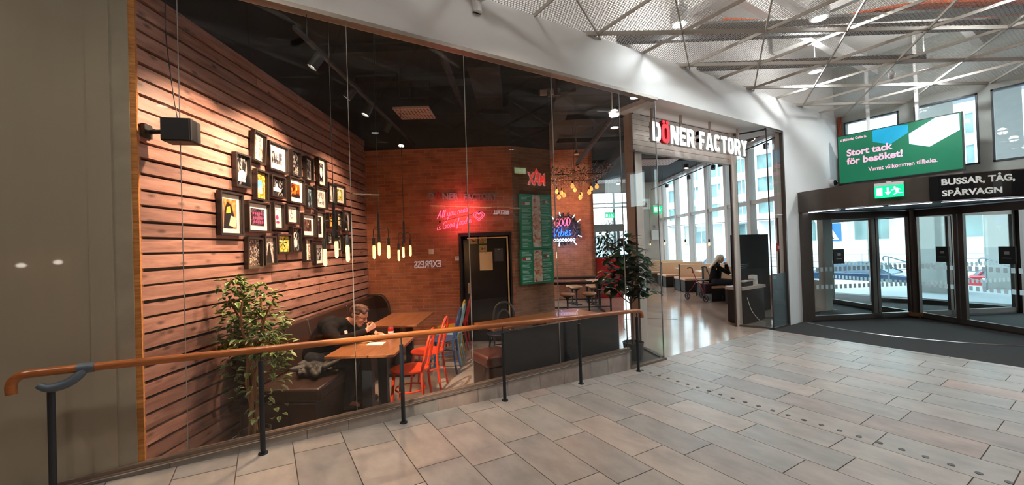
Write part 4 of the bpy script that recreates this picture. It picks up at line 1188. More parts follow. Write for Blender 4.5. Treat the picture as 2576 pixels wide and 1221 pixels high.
# menu boards on the brick corner facet
fd = math.atan2(7.74 - 7.28, .75)
def facet(u, out=.0):   # point along the facet
    return (-.05 + u * math.cos(fd) + out * math.sin(fd), 7.28 + u * math.sin(fd) - out * math.cos(fd))
GREENB = M('menu_green', lin(22, 96, 62), .4, var=.03, emit=(.01, .12, .06), es=.2)
def menu(label, z, w, h, u, big):
    b, a = facet(u, .06)
    t = wall_mount('menu_board', label, 'menu board', b, a, z, fd, 'green menu boards on the brick corner')
    m = MB(); m.bb(-w/2, w/2, 0, .05, -h/2, h/2); m.build('board', GREENB, t)
    m = MB(); m.bb(-.09, .10, -.004, 0, -h/2 + .03, h/2 - .02); m.build('food_picture', M_PHOTO, t)
    rr_ = random.Random(int(z * 10))
    for x0, x1 in ((-w/2 + .03, -.11), (.12, w/2 - .03)):
        m = MB()
        zz = h/2 - .05; k = 0
        while zz > -h/2 + .04:
            L_ = rr_.uniform(.55, 1.0) * (x1 - x0)
            if k % 5 != 4: m.bb(x0, x0 + L_, -.002, 0, zz, zz + .008)
            zz -= .022; k += 1
        m.build('menu_print', M('menu_print_pale', lin(176, 210, 196), .6), t)
    for x0, x1, zt in ((-w/2 + .04, -w/2 + .10, .20), (.16, .21, .16)): m = MB(); m.bb(x0, x1, -.004, 0, h/2 - zt, h/2 - zt + .05); m.build('price_tab', flat('tab_red', 200, 40, 44), t)['label'] = 'red price tab'
    for x0, x1, zt in ((-w/2 + .11, -w/2 + .21, .20), (.215, .27, .16)): m = MB(); m.bb(x0, x1, -.004, 0, h/2 - zt, h/2 - zt + .05); m.build('price_tab', PAPER, t)['label'] = 'white price tab'
M_PHOTO = photo_mat('menu_food_photo', [(200, 60, 36), (226, 196, 170), (240, 232, 226)], 11, 2.2)
menu('lower green menu board with a wrap photo on the brick corner', 1.36, .74, .64, .47, False)
menu('taller upper green menu board on the brick corner', 2.20, .70, 1.02, .47, True)

# round foliage wreath with the good vibes neon
t = wall_mount('neon_wreath', 'dark foliage wreath with red, blue and white neon greeting on far brick wall', 'neon sign', 1.52, 12.48, 2.22)
m = MB(); rr_ = random.Random(5)
for k in range(420):
    an = rr_.uniform(0, 2 * PI); r = .50 * math.sqrt(rr_.uniform(0, 1)); s = rr_.uniform(.03, .07)
    x, z_ = r * math.cos(an), r * math.sin(an) + .0; y = rr_.uniform(-.05, .0); d = rr_.uniform(0, 2 * PI)
    m.add([(x - s * math.cos(d), y, z_ - s * math.sin(d)), (x + s * .4 * math.sin(d), y - .02, z_ - s * .4 * math.cos(d)), (x + s * math.cos(d), y, z_ + s * math.sin(d)), (x - s * .4 * math.sin(d), y + .01, z_ + s * .4 * math.cos(d))], [(0, 1, 2, 3)])
o = m.build('foliage', M('dark_wreath_leaves', (.010, .016, .018), .6), t); o['kind'] = 'stuff'
m = MB(); script(m, 'gOOD', -.32, .12, .14, .013, y=-.08, slant=.1, slope=.05); m.build('neon_red_word', NEON_RED, t, smooth=True)
m = MB(); script(m, 'Vibes', -.40, -.20, .155, .013, y=-.08, slant=.22, slope=.06, dx=1.15); m.build('neon_blue_word', NEON_BLUE, t, smooth=True)
m = MB()
for k in range(8): m.tube([(-.33 + k * .085 + .032 * math.cos(u), -.08, -.33 + .04 * math.sin(u)) for u in [2 * PI * q / 10 for q in range(10)]], .011, 5, closed=True)
for x, z_, an in ((-.38, .38, 120), (-.15, .48, 100), (.28, .40, 55), (.44, .26, 40), (.45, -.22, -25), (-.2, -.46, 80), (.3, -.44, -50)):
    c_, s_ = math.cos(math.radians(an)) * .06, math.sin(math.radians(an)) * .06
    m.tube([(x - c_, -.08, z_ - s_), (x + c_, -.08, z_ + s_)], .016, 6)
m.build('neon_white_marks', NEON_WHITE, t, smooth=True)
t_l = lamp('neon_blue_light', 'AREA', L(1.5, 12.2, 2.1), 9, (.25, .35, 1), .7); t_l.rotation_euler = (PI / 2, 0, RZ)

# ================================================================== PENDANT CLUSTERS WITH FILAMENT TUBES
FIL = emis('filament_amber', (1.0, .36, .07), 14)
BULBG = M('amber_bulb_glow', (.9, .5, .2), .2, emit=(1.0, .50, .16), es=3.2)
def pendant_cluster(label, b, a, bulbs, zstem):
    t = thing('pendant_lamp', label, 'pendant lamp', L(b, a, 0), RZ, 'tube bulb pendants over the tables')
    m = MB(); m.cyl((0, 0, zstem + .18), (0, 0, 4.75), .004, 6); m.build('cord', BLACK, t)
    m = MB(); m.cyl((0, 0, zstem - .12), (0, 0, zstem + .18), .014, 10)
    for bx, by, bz in bulbs: m.tube(crom([(0, 0, zstem), (bx * .6, by * .6, zstem + .02), (bx, by, zstem - .01), (bx, by, bz + .17)], 5), .005, 6)
    m.build('stem', BLACK, t)
    for bx, by, bz in bulbs:
        m = MB(); m.lathe([(.013, .18), (.017, .17), (.017, .10), (.015, .09)], (bx, by, bz), 12); s_ = m.build('socket', BLACK, t, smooth=True)
        m = MB(); m.lathe([(.001, -.065), (.010, -.06), (.0165, -.045), (.0165, .07), (.013, .09), (.012, .10)], (bx, by, bz), 14); m.build('bulb', BULBG, t, smooth=True)
        m = MB(); m.tube([(bx + .008 * math.cos(k * .9), by + .008 * math.sin(k * .9), bz - .05 + k * .0032) for k in range(38)], .0022, 4); m.build('filament', FIL, t)
    lamp('pendant_glow', 'POINT', L(b, a - .01, bulbs[0][2] - .10), 8, (1, .50, .20), .06)
pendant_cluster('nearest tube bulb pendant in front of the picture wall', -1.66, 3.6, [(-.065, -.05, 1.69), (.0, .04, 1.76), (.12, .0, 1.72)], 2.02)
pendant_cluster('tube bulb pendant hanging over the man at the table', -1.60, 4.6, [(-.05, -.03, 1.72), (-.02, .06, 1.755), (.11, .0, 1.715)], 2.00)
pendant_cluster('farthest tube bulb pendant before the brick wall', -1.59, 5.6, [(-.07, -.04, 1.66), (-.03, .05, 1.70), (.085, .0, 1.72)], 1.97)

# globe pendants along the window side
GLOBE = glass_mat('clear_globe', (.95, .93, .90), 1.4, boost=1.3)
def globe_pendant(label, b, a, z):
    t = thing('pendant_lamp', label, 'pendant lamp', L(b, a, z), RZ, 'glass globe pendants along the window booths')
    m = MB(); m.cyl((0, 0, .16), (0, 0, 4.72 - z), .004, 6); m.build('cord', BLACK, t)
    m = MB(); m.lathe([(.022, .07), (.028, .08), (.028, .16), (.012, .18)], (0, 0, 0), 12); m.build('socket', BLACK, t, smooth=True)
    m = MB(); m.ball((0, 0, 0), .085, 18, (1, 1, .95)); m.build('globe', GLOBE, t, smooth=True)
    m = MB(); m.lathe([(.001, -.05), (.025, -.035), (.032, .0), (.018, .05), (.012, .07)], (0, 0, 0), 12); m.build('filament_bulb', emis('amber_bulb', (1, .50, .2), 3.5), t, smooth=True)
for k, (b, a, z, lb) in enumerate(((6.2, 12.9, 1.60, 'globe pendant nearest the woman, first of the window row'), (6.2, 14.7, 1.62, 'second globe pendant of the window row'), (6.15, 16.6, 1.64, 'third globe pendant before the window corner'), (6.15, 18.4, 1.62, 'farthest globe pendant against the grey end wall'))):
    globe_pendant(lb, b, a, z)

# dried-flower canopy with drop bulbs under it
t = thing('flower_canopy', 'hanging canopy of dried pinkish flowers with amber lights below', 'flower decoration', L(1.5, 10, 3.5), RZ)
m = MB(); rr_ = random.Random(11)
for k in range(1500):
    x = rr_.uniform(-.70, .62) ; y = rr_.uniform(-.6, 1.9)
    lim = .14 if x < .3 else .12 * (.95 - x) / .5 + .02
    z_ = rr_.uniform(-lim, lim) + .12 * (x + .3) * .6 + .02
    if rr_.random() < .15: x = rr_.uniform(.6, .95); z_ = .10 + rr_.uniform(-.03, .07)
    s = rr_.uniform(.012, .035); d = Vector((rr_.uniform(-1, 1), rr_.uniform(-1, 1), rr_.uniform(-1, 1))).normalized(); e = d.orthogonal().normalized(); c_ = Vector((x, y, z_))
    m.mat(0 if rr_.random() < .55 else (1 if rr_.random() < .7 else 2)); m.add([c_ - d * s, c_ + e * s * .6, c_ + d * s, c_ - e * s * .6 + d.cross(e) * s * .5], [(0, 1, 2), (0, 2, 3)])
o = m.build('flowers', [flat('dried_rose', 150, 96, 78), flat('dried_pale', 196, 160, 136), flat('dried_brown', 86, 60, 50)], t); o['kind'] = 'stuff'
m = MB()
for x in (-.5, .0, .5): m.cyl((x, 0, .1), (x, 0, 1.22), .005, 6)
m.bb(-.7, .7, -.02, .02, .0, .02); m.bb(-.7, .7, .98, 1.02, .0, .02); m.build('hanging_frame', BLACK, t)
pb = [(1385.5, 474.8), (1382.4, 489.7), (1404.7, 482.2), (1416.9, 485.8), (1422.4, 491.2), (1409.4, 496.1), (1444.7, 467.7), (1450.5, 478), (1465.8, 489.7), (1463.3, 497), (1491.4, 474.8), (1486.3, 483.7), (1505.6, 469.4)]
proto = None
for k, (px, py) in enumerate(pb):
    a = 9.6 + (k * 37 % 13) * .1; b = a * (px - 1300) / 1000; z = 1.75 + a * ((620 - .033 * (px - 1300)) - py) / 1000
    if proto is None:
        proto = thing('drop_bulb_pendant', 'amber drop-shaped bulb hanging under the dried-flower canopy', 'pendant lamp', L(b, a, z), RZ, 'amber drop bulbs under the flower canopy')
        m = MB(); m.cyl((0, 0, .09), (0, 0, .62), .003, 5); m.build('cord', BLACK, proto)
        m = MB(); m.lathe([(.016, .05), (.018, .10), (.008, .12)], (0, 0, 0), 10); m.build('socket', BLACK, proto, smooth=True)
        m = MB(); m.lathe([(.001, -.065), (.03, -.055), (.05, -.02), (.045, .01), (.022, .05), (.016, .06)], (0, 0, 0), 14); m.build('glass_bulb', M('orange_glass_bulb', (.9, .35, .1), .1, emit=(1.0, .34, .08), es=1.6), proto, smooth=True)
        m = MB(); m.ball((0, 0, -.01), .022, 10, (1, 1, 1.5)); m.build('glowing_core', emis('bulb_core', (1, .75, .4), 8), proto, smooth=True)
        proto.children[0]
    else:
        dup(proto, L(b, a, z))
lamp('canopy_glow', 'POINT', L(1.3, 10.3, 3.05), 30, (1, .45, .16), .25)
lamp('canopy_glow', 'POINT', L(1.7, 11.6, 2.95), 34, (1, .45, .16), .25)

# ================================================================== CEILING FITTINGS INSIDE
def track(label, b, a0, a1, z, group=None):
    t = thing('lighting_track', label, 'lighting track', L(b, 0, z), RZ, group)
    m = MB(); m.bb(-.017, .017, a0, a1, -.015, .018); m.build('rail', BLACK, t)
    m = MB()
    for q in (a0 + .2, (a0 + a1) / 2, a1 - .2): m.cyl((0, q, .018), (0, q, 4.75 - z), .004, 6)
    m.build('suspension_wire', BLACK, t)
track('black lighting track running above the dining tables', -1.78, 3.25, 7.1, 3.62)
track('black lighting track crossing before the tall windows', 6.67, 9.7, 19.5, 4.3)
def spotlight(label, b, a, z, tgt, power, group, lit=True, sz=.045, angle=70, col=WARM):
    t = thing('spotlight', label, 'spotlight', L(b, a, z), 0, group)
    d = (L(*tgt) - L(b, a, z - .10)).normalized(); R_ = d.to_track_quat('-Z', 'Y').to_matrix()
    m = MB(); m.cyl((0, 0, .0), (0, 0, -.07), .012, 8); m.build('arm', BLACK, t)
    m = MB(); k = len(m.v); m.lathe([(sz * .75, .07), (sz, .06), (sz, -.07), (sz * .9, -.07), (sz * .85, -.05), (.001, -.045)], (0, 0, 0), 18)
    m.v = [tuple(R_ @ Vector(v) + Vector((0, 0, -.10))) for v in m.v]; m.build('head', BLACK, t, smooth=True)
    m = MB(); m.lathe([(.001, -.052), (sz * .82, -.052), (sz * .82, -.049), (.001, -.049)], (0, 0, 0), 18)
    m.v = [tuple(R_ @ Vector(v) + Vector((0, 0, -.10))) for v in m.v]; m.build('lens', emis('spot_lens_lit', (1, .88, .72), 22) if lit else M('spot_lens_off', (.5, .5, .5), .2), t)
    if lit and power:
        l_ = lamp('spot_beam', 'SPOT', L(b, a, z - .10) + d * .10, power, col, .03, spot=math.radians(angle)); aim(l_, L(*tgt))
    return t
G1 = 'track spotlights over the dining tables'
spotlight('near track spotlight turned away toward the plank wall', -1.78, 3.60, 3.60, (-2.75, 3.3, 1.9), 230, G1, True, angle=95)
spotlight('track spotlight with a pale glowing edge below the ceiling', -1.78, 4.35, 3.60, (-2.75, 4.3, 2.2), 240, G1, True, angle=95)
spotlight('bright track spotlight shining toward the window, nearer one', -1.78, 4.85, 3.58, (-2.5, 4.5, 1.7), 120, G1, True, .05, angle=100)
spotlight('unlit-looking track spotlight between the two bright ones', -1.78, 5.6, 3.60, (-2.75, 5.9, 2.0), 150, G1, True, angle=90)
spotlight('bright track spotlight shining toward the window, farther one', -1.80, 6.36, 3.58, (-1.75, 5.2, .4), 150, G1, True, .05, angle=95)
G2 = 'black spotlights on the track before the tall windows'
for k, px in enumerate((1932, 1876, 1816, 1798, 1736, 1681)):
    a = 6.67 / ((px - 1300) / 1000)
    spotlight(('black cylinder spotlight hanging before the tall windows, %s from the entrance column' % ('first', 'second', 'third', 'fourth', 'fifth', 'sixth')[k]), 6.67, a, 4.28, (6.67 - (.6 if k % 2 else .1), a - .3, 0), 0, G2, False, .07)
spotlight('lone warm spotlight in the black ceiling beyond the entrance', 5.69, 13.2, 4.3, (5.0, 12.6, 0), 120, None, True, .09, angle=110)
spotlight('small warm spotlight in the black ceiling left of the entrance column', 4.2, 16.2, 4.3, (3.8, 15.2, 0), 110, None, True, .08, angle=110)
for b, a, pw in ((-.6, 6.4, 70), (.9, 9.2, 60), (3.2, 8.6, 120), (5.2, 9.3, 110), (2.3, 11.2, 90)):
    pass
VENTM = M('vent_pinkish_white', lin(206, 186, 178), .5, var=.03)
def vent(label, b, a, z, w, d, rows=7, cols_=10):
    t = thing('ceiling_vent', label, 'ceiling vent', L(b, a, z), RZ, 'square perforated ceiling vents')
    m = MB(); m.bb(-w/2, w/2, -d/2, d/2, 0, .03); m.build('plate', VENTM, t)
    m = MB()
    for i in range(cols_):
        for j in range(rows): m.bb(-w/2 + w * (i + .7) / (cols_ + .5), -w/2 + w * (i + 1.15) / (cols_ + .5), -d/2 + d * (j + .7) / (rows + .5), -d/2 + d * (j + 1.1) / (rows + .5), -.002, .0)
    m.build('slots', DARK_METAL, t)
    m = MB()
    for q in (-.9, .9): m.cyl((q * w / 2, 0, .03), (q * w / 2, 0, 4.75 - z), .006, 6)
    m.build('hanger', BLACK, t)
vent('pinkish slotted ceiling vent above the dining tables', -1.55, 6.27, 3.9, .55, .52)
vent('pale ceiling vent grid seen through the entrance opening', 4.4, 12.4, 4.2, 1.1, .9)
vent('pale flat ceiling vent near the flower canopy', 3.9, 15.9, 4.2, 1.2, .9)
t = thing('ceiling_sprinkler', 'pale hanging sensor on a rod below the black ceiling', 'sensor', L(1.51, 9.6, 3.95), RZ); m = MB(); m.cyl((0, 0, .04), (0, 0, .8), .012, 8); m.build('rod', VENTM, t); m = MB(); m.lathe([(.02, .06), (.06, .0), (.06, -.03), (.02, -.04)], (0, 0, 0), 14); m.build('head', VENTM, t, smooth=True)
# rectangular emergency light unit hung behind the glass
t = thing('emergency_light', 'clear rectangular emergency light unit near the top of the glass', 'light unit', L(.55, 5.9, 4.02), RZ)
m = MB(); m.bb(-.17, .17, -.03, .03, -.055, .055); m.build('case', glass_mat('smoked_case', (.75, .75, .74), 1.5), t, bevel=.01)
m = MB(); m.bb(-.13, -.03, -.02, .02, -.035, .035); m.bb(.02, .07, -.02, .02, -.03, .03); m.build('module', VENTM, t)
m = MB(); m.cyl((-.1, 0, .055), (-.1, 0, .73), .004, 6); m.cyl((.1, 0, .055), (.1, 0, .73), .004, 6); m.build('hanger', BLACK, t)
# loudspeaker near the glass on the plank wall
t = thing('wall_speaker', 'black loudspeaker box on the plank wall near the glass', 'loudspeaker', L(-2.52, 2.98, 2.70), RZ + .25)
m = MB(); m.bb(-.10, .10, -.075, .075, -.085, .09); m.build('cabinet', BLACK, t, bevel=.012)
m = MB(); m.bb(-.09, .09, -.083, -.075, -.075, .08); m.build('grille', CHARCOAL, t)
m = MB(); m.tube([(-.1, 0, .0), (-.22, .03, .0)], .018, 8); m.bb(-.235, -.21, -.04, .05, -.05, .05); m.build('bracket', BLACK, t)
m = MB(); m.tube(crom([(-.02, .0, .09), (-.06, .02, .35), (-.10, .03, .8), (-.08, .02, 1.25)], 5), .004, 5); m.build('cable', BLACK, t)

# ================================================================== FURNITURE
def leather_bench():
    t = thing('bench', 'long dark brown leather wall bench under the pictures', 'bench', L(-2.72, 3.72, 0), RZ)
    ln = 3.40
    m = MB(); m.bb(.06, .78, .0, ln, .0, .34); m.build('base', LEATHER, t, bevel=.01)
    x = 0; n = 3
    for k in range(n):
        m = MB(); m.bb(.10, .82, ln * k / n + .004, ln * (k + 1) / n - .004, .34, .47); m.build('seat_cushion', LEATHER, t, smooth=True, bevel=.025, seg=3)
        m = MB(); m.add([(.04, ln * k / n + .004, .47), (.20, ln * k / n + .004, .47), (.12, ln * k / n + .004, .94), (.02, ln * k / n + .004, .94), (.04, ln * (k + 1) / n - .004, .47), (.20, ln * (k + 1) / n - .004, .47), (.12, ln * (k + 1) / n - .004, .94), (.02, ln * (k + 1) / n - .004, .94)], [(0, 1, 2, 3), (7, 6, 5, 4), (0, 4, 5, 1), (1, 5, 6, 2), (2, 6, 7, 3), (3, 7, 4, 0)])
        m.build('back_cushion', LEATHER, t, smooth=True, bevel=.02, seg=3)
    m = MB()
    pr_ = [(.0, .0), (.42, .0), (.42, .55), (.38, .80), (.30, .93), (.22, .965), (.0, .965)]
    m.prism(pr_, .10, 'y', ln - .02); m.build('end_rest', LEATHER, t, smooth=True, bevel=.02, seg=3)
    return t
leather_bench()

def table(name, label, b, a, w, d, wood, rz=RZ, world=None, legs='slab', group=None):
    t = thing(name, label, 'table', world or L(b, a, 0), rz, group)
    m = MB(); m.bb(-w/2, w/2, -d/2, d/2, .715, .742); m.build('tabletop', wood, t, bevel=.004)
    if legs == 'slab':
        m = MB(); m.bb(-.05, .05, -d/2 + .18, -d/2 + .26, .02, .715); m.build('leg', POST_MAT, t)
        m = MB(); m.bb(-.05, .05, d/2 - .26, d/2 - .18, .02, .715); m.build('leg', POST_MAT, t)
        m = MB(); m.bb(-w/2 + .1, w/2 - .1, -d/2 + .18, -d/2 + .26, .0, .02); m.build('foot', POST_MAT, t)
        m = MB(); m.bb(-w/2 + .1, w/2 - .1, d/2 - .26, d/2 - .18, .0, .02); m.build('foot', POST_MAT, t)
    return t
table('dining_table', 'oak dining table at which the man sits eating', -1.56, 4.28, .68, .90, TABLE_WOOD, group=None)
table('dining_table', 'empty oak dining table between the man and the brick wall', -1.70, 5.82, .66, 1.05, TABLE_WOOD)
TABLE_WOOD_X = wood_mat('oak_table_long', lin(122, 72, 40), lin(164, 104, 62), 0.3, 2.0, 'x', bump=0.04, coat=0.25)
table('dining_table', 'oak table half behind the charcoal screen panel', 0, 0, 1.75, .55, TABLE_WOOD_X, 0, (3.23, 4.54, 0))

# bentwood chairs
def bentwood(name, label, col, group=None, ghost=None):
    t = thing(name, label, 'chair', (0, 0, 0), 0, group)
    m = MB(); m.lathe([(.001, .445), (.17, .445), (.20, .452), (.205, .462), (.20, .472), (.17, .468), (.001, .455)], (0, 0, 0), 28); m.build('seat', col, t, smooth=True)
    for s in (-1, 1):
        m = MB(); m.tube(crom([(.135, s * .125, .452), (.15, s * .145, .25), (.175, s * .165, .0)], 4), [.0155] * 6 + [.013] * 3, 10); m.build('leg', col, t, smooth=True)
    # back legs sweep up into the hoop
    hoop = [(-.21, -.17, .0), (-.175, -.155, .25), (-.165, -.155, .45), (-.20, -.165, .62), (-.235, -.155, .76), (-.255, -.10, .85), (-.262, 0, .885), (-.255, .10, .85), (-.235, .155, .76), (-.20, .165, .62), (-.165, .155, .45), (-.175, .155, .25), (-.21, .17, .0)]
    m = MB(); m.tube(crom(hoop, 5), .0150, 10); m.build('back_frame', col, t, smooth=True)
    inner = [(-.16, -.085, .46), (-.195, -.095, .60), (-.225, -.08, .71), (-.24, 0, .77), (-.225, .08, .71), (-.195, .095, .60), (-.16, .085, .46)]
    m = MB(); m.tube(crom(inner, 5), .011, 8); m.build('inner_loop', col, t, smooth=True)
    m = MB(); m.tube([(.155 * math.cos(u), .155 * math.sin(u), .255) for u in [2 * PI * k / 24 for k in range(24)]], .009, 8, closed=True); m.build('leg_ring', col, t, smooth=True)
    return t
def paint(n, *c): return M('chair_paint_' + n, lin(*c), .28, var=.04, coat=.3)
ch1 = bentwood('bentwood_chair', 'orange bentwood chair nearest the glass at the man\'s table', paint('orange', 226, 66, 28), 'coloured bentwood chairs along the tables')
def place(ch, b, a, rz, z=0): ch.location = L(b, a, z); ch.rotation_euler = (0, 0, RZ + rz)
place(ch1, -1.20, 4.30, PI)
def recolor(t, mat):
    for c_ in t.children:
        c_.data = c_.data.copy(); c_.data.materials[0] = mat
    return t
ch2 = dup(ch1, (0, 0, 0), 0, 'orange bentwood chair behind the nearest orange one'); place(ch2, -1.18, 5.03, PI - .05)
for nm, cl, b, a, lb in (('blue', (52, 78, 120), -1.10, 5.70, 'dark blue bentwood chair in the row beyond the orange ones'),
                         ('lightblue', (150, 186, 196), -1.10, 6.12, 'pale blue bentwood chair between the dark blue and yellow ones'),
                         ('yellow', (206, 158, 40), -1.15, 6.54, 'yellow bentwood chair near the brick wall'),
                         ('red', (176, 30, 34), -1.10, 6.97, 'red bentwood chair last in the row against the brick')):
    c_ = recolor(dup(ch1, (0, 0, 0), 0, lb), paint(nm, *cl)); place(c_, b, a, PI)
c_ = recolor(dup(ch1, (0, 0, 0), 0, 'dark blue-grey bentwood chair standing behind the long oak table'), paint('navy', 38, 46, 62)); place(c_, -.28, 5.95, PI / 2 + 3.14159 - .2)
del c_['group']

# leather cube seat and charcoal screen panel behind the glass
t = thing('bench', 'low red-brown leather block seat beside the charcoal screen', 'bench', (2.55, 4.33, 0))
m = MB(); m.bb(-.36, .0, -.22, .22, .0, .33); m.build('base', LEATHER, t, bevel=.01)
m = MB(); m.bb(-.38, .02, -.24, .24, .33, .46); m.build('cushion', M('red_brown_leather', (.10, .035, .025), .3, var=.15, scale=10), t, smooth=True, bevel=.03, seg=3)
t = thing('screen_panel', 'charcoal screen panel standing low behind the shop glass', 'panel', (3.29, 4.03, 0))
m = MB(); m.bb(-.94, .94, -.02, .02, .03, .73); m.build('panel_board', CHARCOAL, t)
m = MB(); m.bb(-.94, .94, -.03, .03, .73, .755); m.build('top_edge', DARK_METAL, t)
m = MB(); m.bb(-.70, -.64, .02, .08, .0, .70); m.bb(.42, .48, .02, .08, .0, .70); m.build('support_post', POST_MAT, t)

# things on the tables
t = thing('drink_can', 'small red drink can standing on the man\'s table', 'drink can', L(-1.50, 4.62, .742), RZ)
m = MB(); m.lathe([(.024, 0), (.031, .006), (.033, .012), (.033, .105), (.027, .115)], (0, 0, 0), 20); m.build('body', M('can_red', lin(190, 34, 30), .25, .3), t, smooth=True)
m = MB(); m.lathe([(.026, .115), (.026, .118), (.001, .116)], (0, 0, 0), 20); m.build('lid', CHROME, t)
m = MB()
m.lathe([(.0335, .045), (.0335, .07)], (0, 0, 0), 20, 2 * PI); m.build('label_band', PAPER, t)
t = thing('pizza', 'topped pizza on paper before the eating man', 'pizza', L(-1.72, 4.50, .744), RZ)
m = MB(); m.lathe([(.001, .0), (.15, .0), (.165, .008), (.16, .020), (.148, .016), (.001, .012)], (0, 0, 0), 28); m.build('crust', M('pizza_crust', lin(206, 150, 92), .7, var=.25, scale=25), t, smooth=True)
m = MB(); rr_ = random.Random(2)
for k in range(70):
    r = .14 * math.sqrt(rr_.random()); u = rr_.uniform(0, 2 * PI); m.mat(rr_.choice((0, 0, 1, 1, 2))); m.ball((r * math.cos(u), r * math.sin(u), .018), rr_.uniform(.009, .018), 7, (1, 1, .6))
m.build('topping', [flat('topping_cheese', 236, 206, 140), flat('topping_tomato', 176, 70, 36), flat('topping_dark', 60, 36, 28)], t, smooth=True)['kind'] = 'stuff'
t = thing('paper_sheet', 'white napkin sheet lying by the pizza', 'napkin', L(-1.56, 4.30, .743), RZ); m = MB(); m.bb(-.09, .09, -.06, .06, 0, .002); m.build('sheet', PAPER, t); m = MB(); m.bb(.0, .09, -.06, .06, .002, .0035); m.build('fold', PAPER, t)

# ---- long stool tables before the neon wall
STOOL_SEAT = M('tan_vinyl', lin(196, 156, 122), .4, var=.05)
def stool_table(label, b0, b1, a0, a1):
    t = thing('stool_table', label, 'table', L((b0 + b1) / 2, (a0 + a1) / 2, 0), RZ, 'long tables with round stools')
    w, d = b1 - b0, a1 - a0
    m = MB(); m.bb(-w/2, w/2, -d/2, d/2, .75, .775); m.build('tabletop', M('dark_table_laminate', lin(92, 76, 70), .15, coat=.3), t)
    m = MB(); m.bb(-w/2 + .02, w/2 - .02, -d/2 + .02, d/2 - .02, .70, .75); m.build('apron', BLACK, t)
    for x in (-w/2 + .35, w/2 - .25):
        m = MB(); m.lathe([(.035, .03), (.035, .45), (.12, .70)], (x, 0, 0), 12); m.build('leg', BLACK, t, smooth=True)
        m = MB(); m.bb(x - .03, x + .03, -d/2 - .2, d/2 + .2, .0, .03); m.build('foot', BLACK, t)
    m = MB(); m.bar((-w/2 + .1, -.3, .10), (w/2, -.3, .10), .04, .03); m.build('foot_rail', BLACK, t)
stool_table('nearer long dark table with scattered papers and round tan stools', .45, 2.42, 10.35, 11.05)
stool_table('farther long table against the neon brick wall', .55, 2.35, 12.0, 12.45)
st0 = None
for k, (b, a) in enumerate(((1.20, 9.8), (1.74, 9.85), (2.28, 9.9), (1.66, 11.45), (2.20, 11.4), (1.60, 11.85), (2.17, 11.8))):
    lb = ('round tan stool left in the near row by the brick corner', 'round tan stool in the middle of the near row', 'round tan stool at the right end of the near row by the plants', 'round tan stool behind the near table, left one', 'round pinkish-lit stool behind the near table, right one', 'small far tan stool at the back table, left', 'small far tan stool at the back table, right')[k]
    if st0 is None:
        st0 = thing('stool', lb, 'stool', L(b, a, 0), RZ, 'round tan stools')
        m = MB(); m.lathe([(.001, .49), (.15, .49), (.18, .505), (.185, .525), (.16, .55), (.001, .558)], (0, 0, 0), 24); m.build('seat', STOOL_SEAT, st0, smooth=True)
        m = MB(); m.lathe([(.022, .02), (.022, .36), (.05, .43), (.15, .488)], (0, 0, 0), 14); m.build('pedestal', BLACK, st0, smooth=True)
        m = MB(); m.bb(-.15, .15, -.02, .02, 0, .02); m.bb(-.02, .02, -.15, .15, 0, .02); m.build('foot', BLACK, st0)
    else: dup(st0, L(b, a, 0), None, lb)
m = MB(); m.bb(-.28, .28, -.18, .18, 0, .003)
o = m.build('newspaper', PAPER, loc=L(2.1, 10.62, .776), rot=(0, 0, RZ)); tag(o, 'open white newspaper at the right end of the nearer long table', 'newspaper')
for k, (b, a, r) in enumerate(((1.45, 10.6, .2), (1.0, 10.7, -.3))):
    m = MB(); m.bb(-.22, .22, -.15, .15, 0, .002); tag(m.build('magazine', M('magazine_print_%s' % 'ab'[k], lin(*((176, 128, 112), (120, 96, 120))[k]), .3, var=.5, scale=18), loc=L(b, a, .776), rot=(0, 0, RZ + r)), ('brownish magazine pages in the middle of the nearer long table', 'dark printed magazine at the left end of the nearer long table')[k], 'magazine')

# ---- window booths
BEIGE = M('beige_booth', lin(226, 188, 150), .6, var=.03)
TAN = M('tan_cushion', lin(206, 168, 142), .5, var=.05)
bo = None
BL = ('window booth bench behind the seated woman', 'window booth bench with its open end facing the aisle, left of the walker', 'window booth bench second from the far corner', 'farthest window booth bench in the corner')
for k, a in enumerate((12.15, 13.9, 15.6, 17.4)):
    if bo is None:
        bo = thing('booth_bench', BL[k], 'booth bench', L(6.40, a, 0), RZ, 'back-to-back beige booth benches at the windows')
        m = MB(); m.bb(-.78, .80, -.03, .03, .40, .92); m.build('backrest', BEIGE, bo, bevel=.01)
        m = MB(); m.bb(-.80, -.775, -.035, .035, .0, .93); m.build('end_post', DARK_METAL, bo)
        for s in (-1, 1):
            m = MB(); m.bb(-.80, .78, s * .06, s * .48, .40, .48); m.build('seat_cushion', TAN, bo, smooth=True, bevel=.025, seg=3)
            m = MB(); m.bb(-.78, -.35, s * .07, s * .45, .02, .40); b_ = m.build('seat_base', CHARCOAL, bo)
            m = MB()
            for x in (-.79, .76): m.bb(x - .012, x + .012, s * .45, s * .475, 0, .40)
            m.bb(-.79, .76, s * .44, s * .47, .06, .085); m.build('frame', DARK_METAL, bo)
    else: dup(bo, L(6.40, a, 0), None, BL[k])
PALETOP = M('pale_laminate', lin(222, 204, 186), .3, var=.03)
tb = None
